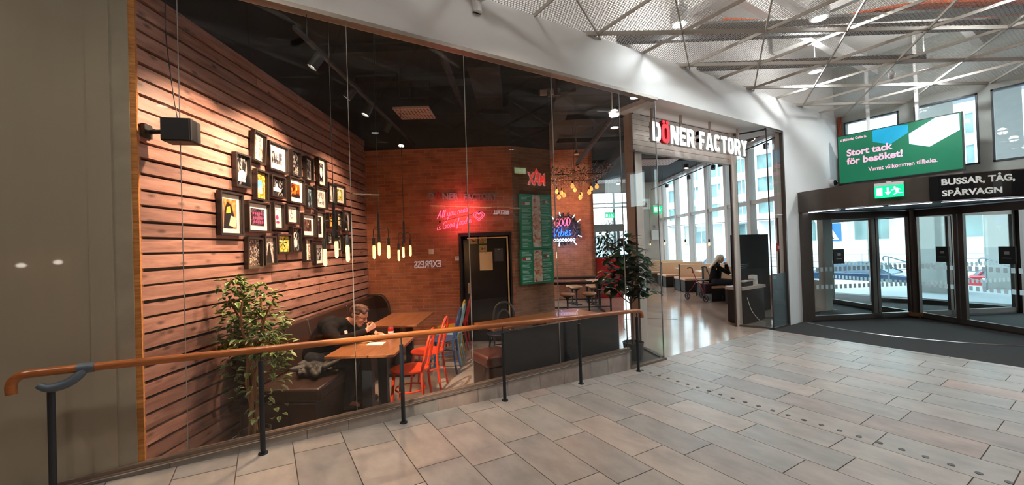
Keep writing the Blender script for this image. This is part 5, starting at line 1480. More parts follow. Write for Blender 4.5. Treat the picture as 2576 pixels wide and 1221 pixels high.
for k, (b, a, w) in enumerate(((6.55, 11.15, 1.2), (6.50, 13.0, 1.15), (6.50, 14.75, 1.15), (6.50, 16.5, 1.15))):
    lb = ('wooden window table where the woman leans', 'pale window table right behind the walker', 'pale window table two booths behind the woman', 'farthest pale window table near the corner')[k]
    if tb is None:
        tb = thing('booth_table', lb, 'table', L(b, a, 0), RZ, 'window booth tables')
        m = MB(); m.bb(-w/2, w/2, -.32, .32, .715, .74); m.build('tabletop', wood_mat('light_oak_top', lin(188, 136, 92), lin(214, 168, 122), .35, 2, 'x', bump=.03), tb)
        m = MB(); m.bb(-.04, .04, -.04, .04, .02, .715); m.build('leg', DARK_METAL, tb)
        m = MB(); m.bb(-.25, .25, -.2, .2, 0, .02); m.build('foot', DARK_METAL, tb)
    else:
        t = dup(tb, L(b, a, 0), None, lb)
        for c_ in t.children:
            if c_.name.startswith('tabletop'): c_.data = c_.data.copy(); c_.data.materials[0] = PALETOP
t = thing('stool', 'dark upholstered cube stool with tan top beside the entrance column', 'stool', L(5.85, 10.85, 0), RZ)
m = MB(); m.lathe([(.21, .0), (.23, .01), (.23, .40), (.22, .41)], (0, 0, 0), 28); m.build('base', CHARCOAL, t, smooth=True)
m = MB(); m.lathe([(.001, .41), (.225, .41), (.235, .43), (.22, .465), (.001, .47)], (0, 0, 0), 28); m.build('cushion', STOOL_SEAT, t, smooth=True)
t = thing('paper_cup', 'pale green paper cup standing on the restaurant floor', 'cup', L(5.72, 11.0, 0), RZ)
m = MB(); m.lathe([(.032, 0), (.043, .15)], (0, 0, 0), 18); m.build('cup_body', M('mint_paper', lin(190, 214, 206), .6), t, smooth=True); m = MB(); m.lathe([(.044, .148), (.046, .155), (.043, .162), (.001, .162)], (0, 0, 0), 18); m.build('lid', PAPER, t)
t = thing('plant_pot', 'tiny green potted plant on the woman\'s table', 'potted plant', L(6.62, 11.0, .74), RZ)
m = MB(); m.lathe([(.03, 0), (.04, .06)], (0, 0, 0), 12); m.build('pot', PAPER, t)
m = MB(); rr_ = random.Random(4)
for k in range(24):
    u = rr_.uniform(0, 2 * PI); m.add([(0, 0, .05), (.03 * math.cos(u) - .01 * math.sin(u), .03 * math.sin(u) + .01 * math.cos(u), .10), (.05 * math.cos(u), .05 * math.sin(u), .13), (.03 * math.cos(u) + .01 * math.sin(u), .03 * math.sin(u) - .01 * math.cos(u), .10)], [(0, 1, 2, 3)])
m.build('leaves', M('bright_leaf', lin(120, 170, 60), .5), t)

# rollator walker by the booths
t = thing('walker', 'dark red four-wheeled walking frame parked in the aisle', 'walker', L(5.38, 11.65, 0), RZ + .35)
RED = M('wine_red_tube', lin(110, 18, 34), .25, .5)
TYRE = M('grey_tyre', (.03, .03, .03), .7)
for sx in (-1, 1):
    y = .0
    m = MB(); m.tube(crom([(sx * .27, -.34, .14), (sx * .27, -.18, .45), (sx * .27, -.02, .62), (sx * .27, .10, .88)], 5), .013, 8); m.tube([(sx * .27, .34, .14), (sx * .27, -.05, .58)], .012, 8); m.build('side_frame', RED, t, smooth=True)
    m = MB(); m.tube(crom([(sx * .27, .10, .80), (sx * .27, .12, .93), (sx * .27, .20, .95), (sx * .27, .30, .93)], 4), .018, 8); m.build('handle', BLACK, t, smooth=True)
    for sy in (-1, 1):
        m = MB(); c_ = (sx * .27, sy * .34, .105)
        m.tube([(c_[0], c_[1] + .09 * math.cos(u), .105 + .09 * math.sin(u)) for u in [2 * PI * k / 22 for k in range(22)]], .015, 8, closed=True); w_ = m.build('wheel', TYRE, t, smooth=True)
        m = MB(); m.cyl((c_[0] - .018, c_[1], .105), (c_[0] + .018, c_[1], .105), .022, 12)
        for k in range(5):
            u = 2 * PI * k / 5; m.bar(c_, (c_[0], c_[1] + .08 * math.cos(u), .105 + .08 * math.sin(u)), .012, .018)
        m.build('rim', DARK_METAL, w_)
m = MB(); m.bb(-.23, .23, -.16, .06, .56, .60); m.build('seat', BLACK, t, bevel=.01)
m = MB(); m.bb(-.22, .22, -.30, -.10, .22, .50); m.build('basket', M('wine_bag', (.04, .012, .018), .8), t, bevel=.02)
m = MB(); m.tube([(-.27, -.2, .42), (.27, -.2, .42)], .011, 8); m.tube([(-.27, .05, .50), (.27, .05, .50)], .011, 8); m.build('cross_tube', RED, t)

# red planter with greenery at the back
t = thing('planter', 'tall red planter box with green plants before the far windows', 'planter', L(2.95, 13.1, 0), RZ)
m = MB(); m.bb(-.42, .42, -.3, .3, 0, 1.28); m.build('box', M('gloss_red', lin(196, 26, 38), .25, coat=.2), t, bevel=.01)
m = MB(); m.bb(-.38, .38, -.26, .26, 1.28, 1.30); m.build('soil', flat('soil', 40, 30, 24), t)
def leafclump(m, c, R_, n, s, rr_, up=.5, wide=.38, droop=.25):
    for k in range(n):
        u = rr_.uniform(0, 2 * PI); v = math.acos(rr_.uniform(-1, 1)); r = rr_.uniform(.35, 1) ** .6
        p = Vector((c[0] + R_[0] * r * math.sin(v) * math.cos(u), c[1] + R_[1] * r * math.sin(v) * math.sin(u), c[2] + R_[2] * r * math.cos(v)))
        d = Vector((math.cos(u), math.sin(u), rr_.uniform(-.6, up))).normalized()
        sd = d.cross(Vector((0, 0, 1))).normalized(); nn = sd.cross(d); l_ = s * rr_.uniform(.7, 1.25)
        mid = [p + d * l_ * f_ + nn * (.04 - droop * f_ ** 3) * l_ for f_ in (.0, .22, .5, .8, 1.0)]
        ww = [.0, .34, .5, .34, .0]; q = list(mid)
        for s_ in (1, -1): q += [mid[i_] + sd * l_ * wide * ww[i_] * s_ + nn * .10 * ww[i_] * l_ for i_ in (1, 2, 3)]
        m.add(q, [(0, 5, 1), (1, 5, 6, 2), (2, 6, 7, 3), (3, 7, 4), (0, 1, 8), (1, 2, 9, 8), (2, 3, 10, 9), (3, 4, 10)])
GREENL = M('dark_green_leaf', (.018, .055, .022), .35, var=.3, scale=9)
m = MB(); rr_ = random.Random(21); leafclump(m, (-.1, 0, 1.75), (.35, .3, .45), 200, .2, rr_); m.build('foliage', GREENL, t)['kind'] = 'stuff'
m = MB()
for k in range(5): m.tube([(-.1 + k * .04, 0, 1.28), (-.25 + k * .08, .05 * k - .1, 1.9)], .008, 5)
m.build('stems', flat('stem_brown', 70, 52, 38), t)

# ---- rubber plant in the glass corner
t = thing('rubber_plant', 'tall broad-leaved rubber plant in a black pot behind the glass corner', 'potted plant', (4.64, 4.12, .012))
m = MB(); m.lathe([(.105, 0), (.125, .02), (.15, .22), (.155, .25), (.14, .25), (.13, .22), (.001, .21)], (0, 0, 0), 26); m.build('pot', M('black_plastic_pot', (.016, .016, .018), .45), t, smooth=True)
m = MB(); m.tube(crom([(0, 0, .2), (.01, 0, .5), (-.01, .01, .84)], 5), .014, 8)
for x, y, z_ in ((-.16, .05, 1.25), (.05, -.02, 1.45), (-.05, .08, 1.7), (.2, .05, 1.35), (-.25, .1, 1.05), (.15, -.1, 1.1)): m.tube(crom([(-.01, .01, .82), (x * .5, y * .5, .82 + (z_ - .82) * .4), (x, y, z_)], 5), .008, 6)
m.build('stem', M('red_brown_stem', lin(84, 46, 34), .6), t, smooth=True)
m = MB(); rr_ = random.Random(8)
for c_, R_, n in (((-.12, .03, 1.48), (.24, .22, .26), 75), ((.05, .0, 1.15), (.22, .2, .17), 45), ((.17, .05, 1.38), (.2, .2, .22), 45), ((-.24, .1, 1.2), (.2, .2, .22), 50), ((-.05, .05, 1.72), (.13, .12, .1), 18), ((.18, -.1, .98), (.14, .14, .12), 20)):
    leafclump(m, c_, R_, int(n * 1.5), .17, rr_, .6, .62, .2)
m.build('foliage', GREENL, t, smooth=True)['kind'] = 'stuff'

# ---- variegated ficus by the plank wall
t = thing('weeping_fig', 'tall variegated weeping fig in front of the plank wall', 'potted plant', L(-2.40, 3.55, 0), RZ)
m = MB(); m.lathe([(.09, 0), (.11, .01), (.128, .16), (.132, .18), (.118, .18), (.11, .15), (.001, .14)], (0, 0, 0), 26); m.build('pot', M('brown_pot', (.035, .024, .02), .5), t, smooth=True)
m = MB()
for k in range(4):
    u = k * PI / 2
    m.tube(crom([(.045 * math.cos(u + .2), .045 * math.sin(u + .2), .12), (.03 * math.cos(u + 1.2), .03 * math.sin(u + 1.2), .35), (.05 * math.cos(u + 2.2), .05 * math.sin(u + 2.2), .6), (.06 * math.cos(u + 3), .06 * math.sin(u + 3), .85), (.12 * math.cos(u + 3), .12 * math.sin(u + 3), 1.15), (.2 * math.cos(u + 3.2), .14 * math.sin(u + 3.2), 1.35)], 5), [.016] * 16 + [.009] * 10, 7)
m.build('trunk', wood_mat('ficus_bark', lin(130, 92, 60), lin(176, 132, 90), .7, 4, 'z'), t, smooth=True)
m = MB(); rr_ = random.Random(31)
def ficus_leaf(p, d, l_):
    if p.x + min(d.x, 0) * l_ < -.27: p = Vector((-.27 + rr_.uniform(.08, .16), p.y, p.z)); d = Vector((abs(d.x), d.y, d.z))
    sd = d.cross(Vector((0, 0, 1))); sd = sd.normalized() if sd.length > .01 else Vector((1, 0, 0)); nn = sd.cross(d)
    a_, w1, w2 = p, .20, .29
    q = [p, p + d * l_ * .3 + sd * l_ * w1 + nn * .05 * l_, p + d * l_ * .62 + sd * l_ * w1 * .85 + nn * .03 * l_, p + d * l_ - nn * .15 * l_, p + d * l_ * .62 - sd * l_ * w1 * .85 + nn * .03 * l_, p + d * l_ * .3 - sd * l_ * w1 + nn * .05 * l_]
    e = [p + d * l_ * .27 + sd * l_ * w2 + nn * .08 * l_, p + d * l_ * .62 + sd * l_ * w2 * .8 + nn * .05 * l_, p + d * l_ * .62 - sd * l_ * w2 * .8 + nn * .05 * l_, p + d * l_ * .27 - sd * l_ * w2 + nn * .08 * l_]
    m.mat(0); m.add(q, [(0, 1, 2, 3), (0, 3, 4, 5)])
    m.mat(1); m.add([q[0], e[0], q[1]], [(0, 1, 2)]); m.add([q[1], e[0], e[1], q[2]], [(0, 1, 2, 3)]); m.add([q[2], e[1], q[3]], [(0, 1, 2)])
    m.add([q[0], q[5], e[3]], [(0, 1, 2)]); m.add([q[5], q[4], e[2], e[3]], [(0, 1, 2, 3)]); m.add([q[4], q[3], e[2]], [(0, 1, 2)])
cl = [((-.20, 0, 1.45), (.16, .12, .14), 60), ((.08, 0, 1.40), (.13, .1, .12), 40), ((-.12, 0, 1.22), (.22, .16, .16), 110), ((.15, .0, 1.15), (.16, .14, .15), 70), ((-.30, 0, 1.02), (.18, .12, .13), 60), ((.0, 0, .98), (.26, .18, .14), 120), ((.20, 0, .9), (.16, .14, .14), 70), ((.0, 0, .76), (.30, .16, .12), 50), ((.12, 0, .6), (.22, .14, .14), 26), ((.12, 0, .36), (.16, .12, .14), 12), ((-.1, 0, .55), (.2, .12, .16), 12)]
for c_, R_, n in cl:
    for k in range(int(n * 1.35)):
        u = rr_.uniform(0, 2 * PI); v = math.acos(rr_.uniform(-1, 1)); r = rr_.uniform(.3, 1) ** .5
        p = Vector((c_[0] + R_[0] * r * math.sin(v) * math.cos(u), c_[1] + R_[1] * r * math.sin(v) * math.sin(u), c_[2] + R_[2] * r * math.cos(v)))
        u2 = u + rr_.uniform(-.8, .8)
        ficus_leaf(p, Vector((math.cos(u2), math.sin(u2), rr_.uniform(-.8, .35))).normalized(), rr_.uniform(.055, .09))
m.build('foliage', [M('ficus_green', (.11, .20, .045), .4, var=.35, scale=14), M('ficus_cream_edge', (.36, .42, .17), .45, var=.15)], t)['kind'] = 'stuff'

# ---- counter stand, printer and frosted box near the entrance column
t = thing('display_stand', 'tall black printed panel stand behind the right glass box', 'display stand', (9.35, 4.86, 0))
m = MB(); m.bb(-.60, .55, 0, .05, 0, 1.84); m.build('panel', M('black_panel', (.010, .010, .012), .7, var=.2, scale=2, spec=.15), t)
m = MB(); m.bb(-.40, .02, -.003, 0, 1.16, 1.175); m.bb(-.40, -.02, -.003, 0, 1.12, 1.135); m.bb(-.40, -.08, -.003, 0, 1.08, 1.095); m.build('panel_print', flat('print_grey', 70, 70, 74), t)
m = MB(); m.bb(.57, 1.15, .10, .15, 0, 1.84); m.build('rear_panel', _mats['black_panel'], t)
t = thing('counter', 'narrow dark counter with a pale edge behind the right glass box', 'counter', (8.75, 4.55, 0))
m = MB(); m.bb(-.52, .30, -.15, .18, .02, .70); m.build('body', M('dark_counter', (.02, .017, .016), .4), t)
m = MB(); m.bb(-.56, .32, -.18, .20, .70, .76); m.build('worktop', CREAM_METAL, t)
m = MB(); m.bb(-.50, .28, -.12, .15, 0, .02); m.build('kick', BLACK, t)
t = thing('receipt_printer', 'small white receipt machine on the narrow counter', 'printer', (8.92, 4.55, .76))
m = MB(); m.bb(-.07, .07, -.06, .06, .10, .20); m.bb(.0, .10, -.05, .05, .0, .10); m.build('body', PAPER, t, bevel=.008); m = MB(); m.bb(-.10, -.05, -.05, .05, .10, .13); m.build('paper_slot', GREYL, t)
t = thing('tray_holder', 'dark box with white napkins on the narrow counter', 'napkin box', (8.5, 4.52, .76)); m = MB(); m.bb(-.16, .20, -.08, .08, 0, .09); m.build('box', BLACK, t); m = MB(); m.bb(-.14, -.02, -.07, .07, .09, .115); m.bb(.02, .17, -.06, .06, .09, .11); m.build('napkins', PAPER, t)
m = MB(); m.tube(crom([(8.30, 4.36, .55), (8.33, 4.30, .30), (8.42, 4.22, .12), (8.58, 4.2, .03), (8.8, 4.2, .01)], 6), .007, 6)
tag(m.build('cable', PAPER), 'white cable hanging down behind the right glass box', 'cable')
t = thing('fire_call_sign', 'small red sign on the dark post by the right glass box', 'sign', (8.88, 4.0, 1.55)); m = MB(); m.bb(-.0, .01, -.05, .05, -.08, .08)
m.build('plate', flat('sign_red', 206, 30, 30), t); m = MB(); m.bb(-.002, 0, -.02, .02, -.03, .03); m.build('symbol', PAPER, t)

# framed picture, exit sign and reader on the far grey wall
t = wall_mount('framed_picture', 'pale wide-framed picture on the far grey wall beside the door frame', 'picture', 6.42, 20.07, 3.65); m = MB(); m.bb(-.32, .32, -.03, 0, -.26, .26); m.build('frame', PAPER, t); m = MB(); m.bb(-.20, .20, -.034, -.03, -.15, .15); m.build('print', photo_mat('far_print', SEPIA, 6, 4.4), t)
exit_sign('small green exit sign hanging on the far grey wall near the windows', L(7.08, 19.9, 3.35), RZ, .42, .36, 'down')
e2 = exit_sign('green exit sign hanging before the bright far windows', L(4.45, 18.9, 3.05), RZ, .42, .22, 'down')
m = MB(); m.cyl((0, 0, .16), (0, 0, 1.7), .01, 6); m.build('rod', WHITE_METAL, e2)
t = wall_mount('wall_box', 'white boxes stacked on the far grey wall under the exit sign', 'wall box', 6.95, 20.08, 2.2); m = MB(); m.bb(-.17, .17, -.08, 0, -.35, .12); m.build('case', PAPER, t); m = MB(); m.ball((-.02, -.09, .32), .07, 10); m.build('reader', GREYL, t)

# ================================================================== PEOPLE
def fused(name, shapes, voxel, mat, parent, smooth_it=4, rot=None, loc=None):
    """many overlapping closed lumps grown into one continuous skin"""
    m = MB()
    for s in shapes:
        if s[0] == 'c':                                   # tapered limb p, r, q, r2
            _, p, r, q, r2 = s; p, q = Vector(p), Vector(q)
            d = (q - p)
            pts, rr2 = [], []
            n = 5
            for i in range(n): # round cap
                t = math.sin(PI / 2 * i / n); pts.append(p - d.normalized() * r * math.cos(PI / 2 * i / n)); rr2.append(max(r * t, r * .05))
            pts.append(p); rr2.append(r); pts.append(q); rr2.append(r2)
            for i in range(1, n + 1):
                pts.append(q + d.normalized() * r2 * math.sin(PI / 2 * i / n)); rr2.append(max(r2 * math.cos(PI / 2 * i / n), r2 * .05))
            m.tube(pts, rr2, 14)
        else:                                             # ball c, r, scale
            _, c_, r, sc_ = s; m.ball(c_, r, 16, sc_)
    me = bpy.data.meshes.new(name); me.from_pydata(m.v, [], m.f)
    o = bpy.data.objects.new(name, me); C.objects.link(o)
    import bmesh as _b
    bm = _b.new(); bm.from_mesh(me); _b.ops.recalc_face_normals(bm, faces=bm.faces); bm.to_mesh(me); bm.free()
    r_ = o.modifiers.new('r', 'REMESH'); r_.mode = 'VOXEL'; r_.voxel_size = voxel; r_.use_smooth_shade = True
    s_ = o.modifiers.new('s', 'SMOOTH'); s_.iterations = smooth_it; s_.factor = .5
    dg = bpy.context.evaluated_depsgraph_get()
    me2 = bpy.data.meshes.new_from_object(o.evaluated_get(dg)); bpy.data.objects.remove(o)
    me2.name = name; me2.materials.clear(); me2.materials.append(mat)
    me2.polygons.foreach_set('use_smooth', [True] * len(me2.polygons))
    o = bpy.data.objects.new(name, me2); C.objects.link(o); o.parent = parent
    return o
def head_shapes(c, fwd, up, k=1.0, neck=None):
    """skull, jaw, brow, nose, lips, chin and ears around c, looking along fwd"""
    F_, U_ = Vector(fwd).normalized(), Vector(up); U_ = (U_ - F_ * U_.dot(F_)).normalized(); S_ = U_.cross(F_)
    P_ = lambda f, s, u: Vector(c) + F_ * f * k + S_ * s * k + U_ * u * k
    sh = [('c', P_(-.025, 0, .03), .082 * k, P_(.012, 0, .028), .078 * k), ('c', P_(.02, 0, -.01), .066 * k, P_(.022, 0, -.05), .052 * k),
          ('c', P_(.052, -.015, -.09), .022 * k, P_(.052, .015, -.09), .022 * k),                    # chin
          ('c', P_(.01, .045, -.05), .024 * k, P_(.045, .02, -.085), .020 * k), ('c', P_(.01, -.045, -.05), .024 * k, P_(.045, -.02, -.085), .020 * k),
          ('c', P_(.076, -.03, .026), .013 * k, P_(.076, .03, .026), .013 * k),                        # brow
          ('c', P_(.086, 0, .012), .008 * k, P_(.104, 0, -.022), .0125 * k), ('c', P_(.09, -.010, -.027), .009 * k, P_(.09, .010, -.027), .009 * k),
          ('c', P_(.078, -.017, -.052), .0075 * k, P_(.078, .017, -.052), .0075 * k), ('c', P_(.074, -.015, -.063), .0085 * k, P_(.074, .015, -.063), .0085 * k),
          ('c', P_(.055, .032, -.02), .026 * k, P_(.05, .034, -.03), .024 * k), ('c', P_(.055, -.032, -.02), .026 * k, P_(.05, -.034, -.03), .024 * k)]
    for s in (-1, 1):
        sh.append(('c', P_(-.008, s * .078, .012), .014 * k, P_(.0, s * .076, -.022), .009 * k))
    if neck is not None: sh.append(('c', P_(-.02, 0, -.05), .055 * k, neck, .062 * k))
    return sh, P_
def hand_shapes(wrist, palm_end, normal, curl=.8, spread=.35, k=1.0, thumb=1):
    """palm, four bent fingers of unequal length and a thumb leaving the side of the palm"""
    w_, e = Vector(wrist), Vector(palm_end); d = (e - w_).normalized(); nrm = Vector(normal); nrm = (nrm - d * nrm.dot(d)).normalized(); sd = d.cross(nrm)
    sh = []
    for q in (-1.2, -.4, .4, 1.2): sh.append(('c', w_ + sd * q * .012 * k, .0135 * k, e + sd * q * .019 * k, .011 * k))
    for i, (q, l_) in enumerate(((-1.5, .058), (-.5, .070), (.5, .075), (1.5, .066))):
        a_ = e + sd * q * .0185 * k; dd = (d + sd * q * spread * .12).normalized(); l_ *= k
        ang = curl * (.5 + .12 * i)
        d1 = (dd * math.cos(ang) + nrm * math.sin(ang)); b_ = a_ + d1 * l_ * .46
        d2 = (dd * math.cos(ang * 2) + nrm * math.sin(ang * 2)); c_ = b_ + d2 * l_ * .32
        d3 = (dd * math.cos(ang * 2.7) + nrm * math.sin(ang * 2.7)); f_ = c_ + d3 * l_ * .24
        sh += [('c', a_, .0092 * k, b_, .0085 * k), ('c', b_, .0085 * k, c_, .0078 * k), ('c', c_, .0078 * k, f_, .0068 * k)]
    t0 = w_ + sd * thumb * .022 * k + d * .02 * k; t1 = t0 + (d * .5 + sd * thumb * .75 + nrm * .35).normalized() * .034 * k; t2 = t1 + (d * .85 + sd * thumb * .15 + nrm * .6).normalized() * .030 * k
    sh += [('c', t0, .012 * k, t1, .0105 * k), ('c', t1, .0105 * k, t2, .008 * k)]
    return sh
SKIN = M('skin_warm', lin(206, 148, 122), .5, var=.06, scale=18)
DARKCOAT = M('dark_jacket_cloth', (.009, .0075, .0075), .85, var=.25, scale=22, bump=.3, spec=.12)
DARKTROU = M('dark_trouser_cloth', (.014, .015, .02), .85, var=.2, scale=25, bump=.2)
SHOE = M('dark_shoe', (.02, .02, .02), .5)

# --- the eating man; local x points to his front, y to his left
man = thing('person', 'person in dark jacket and glasses leaning over a table, eating with one hand', 'person', L(-2.28, 4.50, 0), RZ)
hc, hf = Vector((.455, .02, 1.015)), Vector((.90, -.12, -.42))
hs, HP = head_shapes(hc, hf, (.42, 0, .9), 1.0, Vector((.30, .02, .93)))
sh = list(hs)
sh += [('c', (0, .0, .60), .13, (.13, .0, .80), .13), ('c', (.13, 0, .80), .13, (.24, 0, .90), .10), ('c', (.22, -.15, .89), .06, (.22, .15, .89), .06),
       ('c', (.22, -.17, .88), .050, (.34, -.27, .79), .042), ('c', (.34, -.27, .79), .042, (.575, -.10, .865), .027),
       ('c', (.22, .17, .88), .050, (.33, .30, .80), .042), ('c', (.33, .30, .80), .042, (.56, .22, .775), .027),
       ('c', (.0, -.1, .56), .09, (.42, -.13, .54), .065), ('c', (.0, .1, .56), .09, (.42, .13, .54), .065),
       ('c', (.42, -.13, .54), .06, (.36, -.13, .10), .04), ('c', (.42, .13, .54), .06, (.40, .13, .10), .04),
       ('c', (.36, -.13, .08), .035, (.50, -.14, .05), .03), ('c', (.40, .13, .08), .035, (.54, .14, .05), .03)]
sh += hand_shapes((.585, -.092, .872), (.635, -.055, .905), (-.5, .5, .1), .95, .3, 1.0, 1)
sh += hand_shapes((.565, .218, .772), (.63, .20, .765), (0, 0, -1), .35, .5, 1.0, -1)
fused('body', sh, .0045, SKIN, man, 3)
jk = [('c', (-.02, .0, .60), .165, (.10, .0, .80), .165), ('c', (.10, 0, .80), .165, (.22, 0, .90), .115), ('c', (.20, -.15, .90), .082, (.20, .15, .90), .082),
      ('c', (.12, -.08, .93), .09, (.12, .08, .93), .09), ('c', (.26, 0, .90), .10, (.32, .01, .925), .074), ('c', (.16, 0, .84), .16, (.25, 0, .86), .12),
      ('c', (.21, -.18, .885), .074, (.34, -.275, .79), .058), ('c', (.34, -.275, .79), .058, (.555, -.112, .857), .040),
      ('c', (.21, .18, .885), .074, (.33, .305, .80), .058), ('c', (.33, .305, .80), .058, (.535, .225, .778), .040), ('c', (.27, -.05, .925), .062, (.27, .05, .925), .062)]
fused('jacket', jk, .009, DARKCOAT, man, 4)
fused('trousers', [('c', (0, -.08, .57), .125, (.0, .08, .57), .125), ('c', (.0, -.1, .555), .105, (.43, -.13, .54), .080), ('c', (.0, .1, .555), .105, (.43, .13, .54), .080), ('c', (.43, -.13, .54), .074, (.36, -.13, .10), .056), ('c', (.43, .13, .54), .074, (.40, .13, .10), .056)], .010, DARKTROU, man)
for nm, x, y in (('shoe', .36, -.13), ('shoe', .40, .13)): fused(nm, [('c', (x - .02, y, .05), .048, (x + .17, y, .042), .040)], .008, SHOE, man)
HAIRB = M('brown_hair', lin(80, 48, 34), .6, var=.35, scale=60, bump=.5)
rr_ = random.Random(9); hair = [('c', HP(-.055, 0, .035), .076, HP(-.01, 0, .055), .080), ('c', HP(-.06, 0, .0), .066, HP(-.05, 0, -.02), .055)]
for k in range(46):
    f_, s_ = rr_.uniform(-.08, .082), rr_.uniform(-.062, .062); u_ = .108 - 6.0 * max(0, abs(s_) - .02) ** 2 * 3 - 3.2 * (f_) ** 2 + rr_.uniform(-.006, .010)
    hair.append(('b', HP(f_, s_, u_), rr_.uniform(.014, .024), (1, 1, 1)))
for s_ in (-1, 1): hair.append(('c', HP(-.03, s_ * .068, .03), .022, HP(.015, s_ * .066, .045), .018))
fused('hair', hair, .006, HAIRB, man, 1)
m = MB()
for s_ in (-1, 1):
    m.tube([HP(.094 - .004 * abs(math.cos(u)), s_ * (.031 + .021 * math.cos(u)), .004 + .017 * math.sin(u)) for u in [2 * PI * k / 18 for k in range(18)]], .0016, 6, closed=True)
    m.tube([HP(.090, s_ * .052, .008), HP(.04, s_ * .078, .014), HP(-.01, s_ * .084, .012)], .0016, 6)
m.tube([HP(.096, -.010, .006), HP(.096, .010, .006)], .0016, 6)
m.build('glasses', BLACK, man, smooth=True)
m = MB()
for s_ in (-1, 1): m.ball(HP(.074, s_ * .031, .006), .011, 10)
m.build('eyes', [flat('eye_dark', 60, 44, 40)], man, smooth=True)
m = MB(); c_ = Vector((.610, -.035, .925)); m.prism([(-.05, -.02), (.035, -.005), (-.035, .035)], .012, 'z', 0); m.v = [tuple(Vector(v) + c_) for v in m.v]
tag(m.build('pizza_slice', M('pizza_crust_held', lin(214, 130, 70), .7, var=.3, scale=40), loc=L(-2.28, 4.50, 0), rot=(0, 0, RZ)), 'small orange piece of pizza held at the eating man\'s mouth', 'pizza slice')
m = MB(); m.bb(-.002, .002, -.016, .016, -.02, .02); o = m.build('jacket_patch', PAPER, man, loc=(.36, -.12, .86), rot=(0, -.5, -.9))

# grey coat lying on the bench by the man
coat = thing('coat', 'crumpled grey shiny coat lying on the leather bench', 'coat', L(-2.18, 4.16, .472), RZ)
rr_ = random.Random(14); cs = []
for k in range(26):
    p = Vector((rr_.uniform(-.14, .16), rr_.uniform(-.14, .14), rr_.uniform(.03, .10))); q = p + Vector((rr_.uniform(-.14, .14), rr_.uniform(-.14, .14), rr_.uniform(-.05, .05))); q.z = max(q.z, .03)
    cs.append(('c', p, rr_.uniform(.022, .045), q, rr_.uniform(.018, .035)))
fused('cloth', cs, .009, M('grey_shiny_cloth', (.045, .043, .040), .65, var=.3, scale=15, bump=.3), coat, 2)
m = MB(); m.ball((.10, -.12, .12), .012, 8); m.ball((-.05, -.14, .11), .010, 8); m.build('metal_snaps', CHROME, coat, smooth=True)

def seated_person(label, loc, rz, haircol, hairlen, coatmat, k=1.0, hands_to_face=True, trou=DARKTROU):
    """x to the front; seat height .47"""
    t = thing('person', label, 'person', loc, rz)
    hs, HP = head_shapes((.16, 0, 1.19), (.93, 0, -.33), (.3, 0, .95), k, Vector((.08, 0, 1.06)))
    sh = list(hs) + [('c', (0, 0, .57), .12, (.04, 0, .80), .12), ('c', (.04, 0, .80), .12, (.06, 0, 1.00), .09), ('c', (.05, -.15, .98), .052, (.05, .15, .98), .052),
        ('c', (0, -.1, .54), .085, (.42, -.12, .53), .06), ('c', (0, .1, .54), .085, (.42, .12, .53), .06), ('c', (.42, -.12, .53), .055, (.38, -.12, .10), .036), ('c', (.42, .12, .53), .055, (.38, .12, .10), .036),
        ('c', (.38, -.12, .07), .032, (.52, -.13, .045), .028), ('c', (.38, .12, .07), .032, (.52, .13, .045), .028)]
    if hands_to_face: arms = [((.05, s * .17, .97), (.33, s * .17, .80), (.30, s * .05, 1.03)) for s in (-1, 1)]
    else: arms = [((.05, s * .17, .97), (.16, s * .24, .74), (.42, s * .13, .775)) for s in (-1, 1)]
    jk = [('c', (-.01, 0, .56), .155, (.03, 0, .80), .15), ('c', (.03, 0, .80), .15, (.05, 0, .98), .11), ('c', (.04, -.14, .98), .078, (.04, .14, .98), .078), ('c', (.06, 0, 1.04), .07, (.07, 0, 1.07), .065)]
    for s, (a_, b_, c_) in zip((-1, 1), arms):
        sh += [('c', a_, .045, b_, .038), ('c', b_, .038, c_, .025)]
        jk += [('c', a_, .070, b_, .056), ('c', b_, .056, Vector(b_).lerp(Vector(c_), .86), .042)]
        d = (Vector(c_) - Vector(b_)).normalized()
        sh += hand_shapes(Vector(c_), Vector(c_) + d * .05, (-.3, -s * 1.0, .1), .9, .3, 1.0, -s)
    fused('body', sh, .0065, SKIN, t, 2); fused('coat', jk, .011, coatmat, t, 4)
    fused('trousers', [('c', (0, -.08, .55), .12, (0, .08, .55), .12), ('c', (0, -.1, .545), .10, (.43, -.12, .53), .076), ('c', (0, .1, .545), .10, (.43, .12, .53), .076), ('c', (.43, -.12, .53), .07, (.38, -.12, .11), .052), ('c', (.43, .12, .53), .07, (.38, .12, .11), .052)], .011, trou, t)
    for s in (-1, 1): fused('shoe', [('c', (.36, s * .12, .048), .045, (.54, s * .13, .040), .036)], .009, SHOE, t)
    hair = [('c', HP(-.05, 0, .03), .082, HP(-.008, 0, .052), .084), ('c', HP(-.06, 0, 0), .075, HP(-.05, 0, -.04), .062)]
    for s in (-1, 1): hair.append(('c', HP(-.02, s * .07, .04), .026, HP(-.01, s * .072, -.04 if hairlen else .0), .022))
    if hairlen:
        for q in range(-3, 4): hair += [('c', HP(-.06, q * .022, .02), .036, Vector((-.015, q * .030, 1.06)), .036), ('c', Vector((-.015, q * .030, 1.06)), .036, Vector((-.12, q * .034, .94)), .022)]
    fused('hair', hair, .008, haircol, t, 2)
    m = MB()
    for s in (-1, 1): m.ball(HP(.076, s * .031, .006), .010, 8)
    m.build('eyes', flat('eye_dark', 60, 44, 40), t, smooth=True)
    return t, HP
BLOND = M('pale_blond_hair', lin(226, 210, 190), .5, var=.15, scale=40, bump=.4)
wo, HPw = seated_person('person with long pale hair in black coat leaning on elbows at the window table', L(5.68, 11.55, 0), RZ - .35, BLOND, True, DARKCOAT)
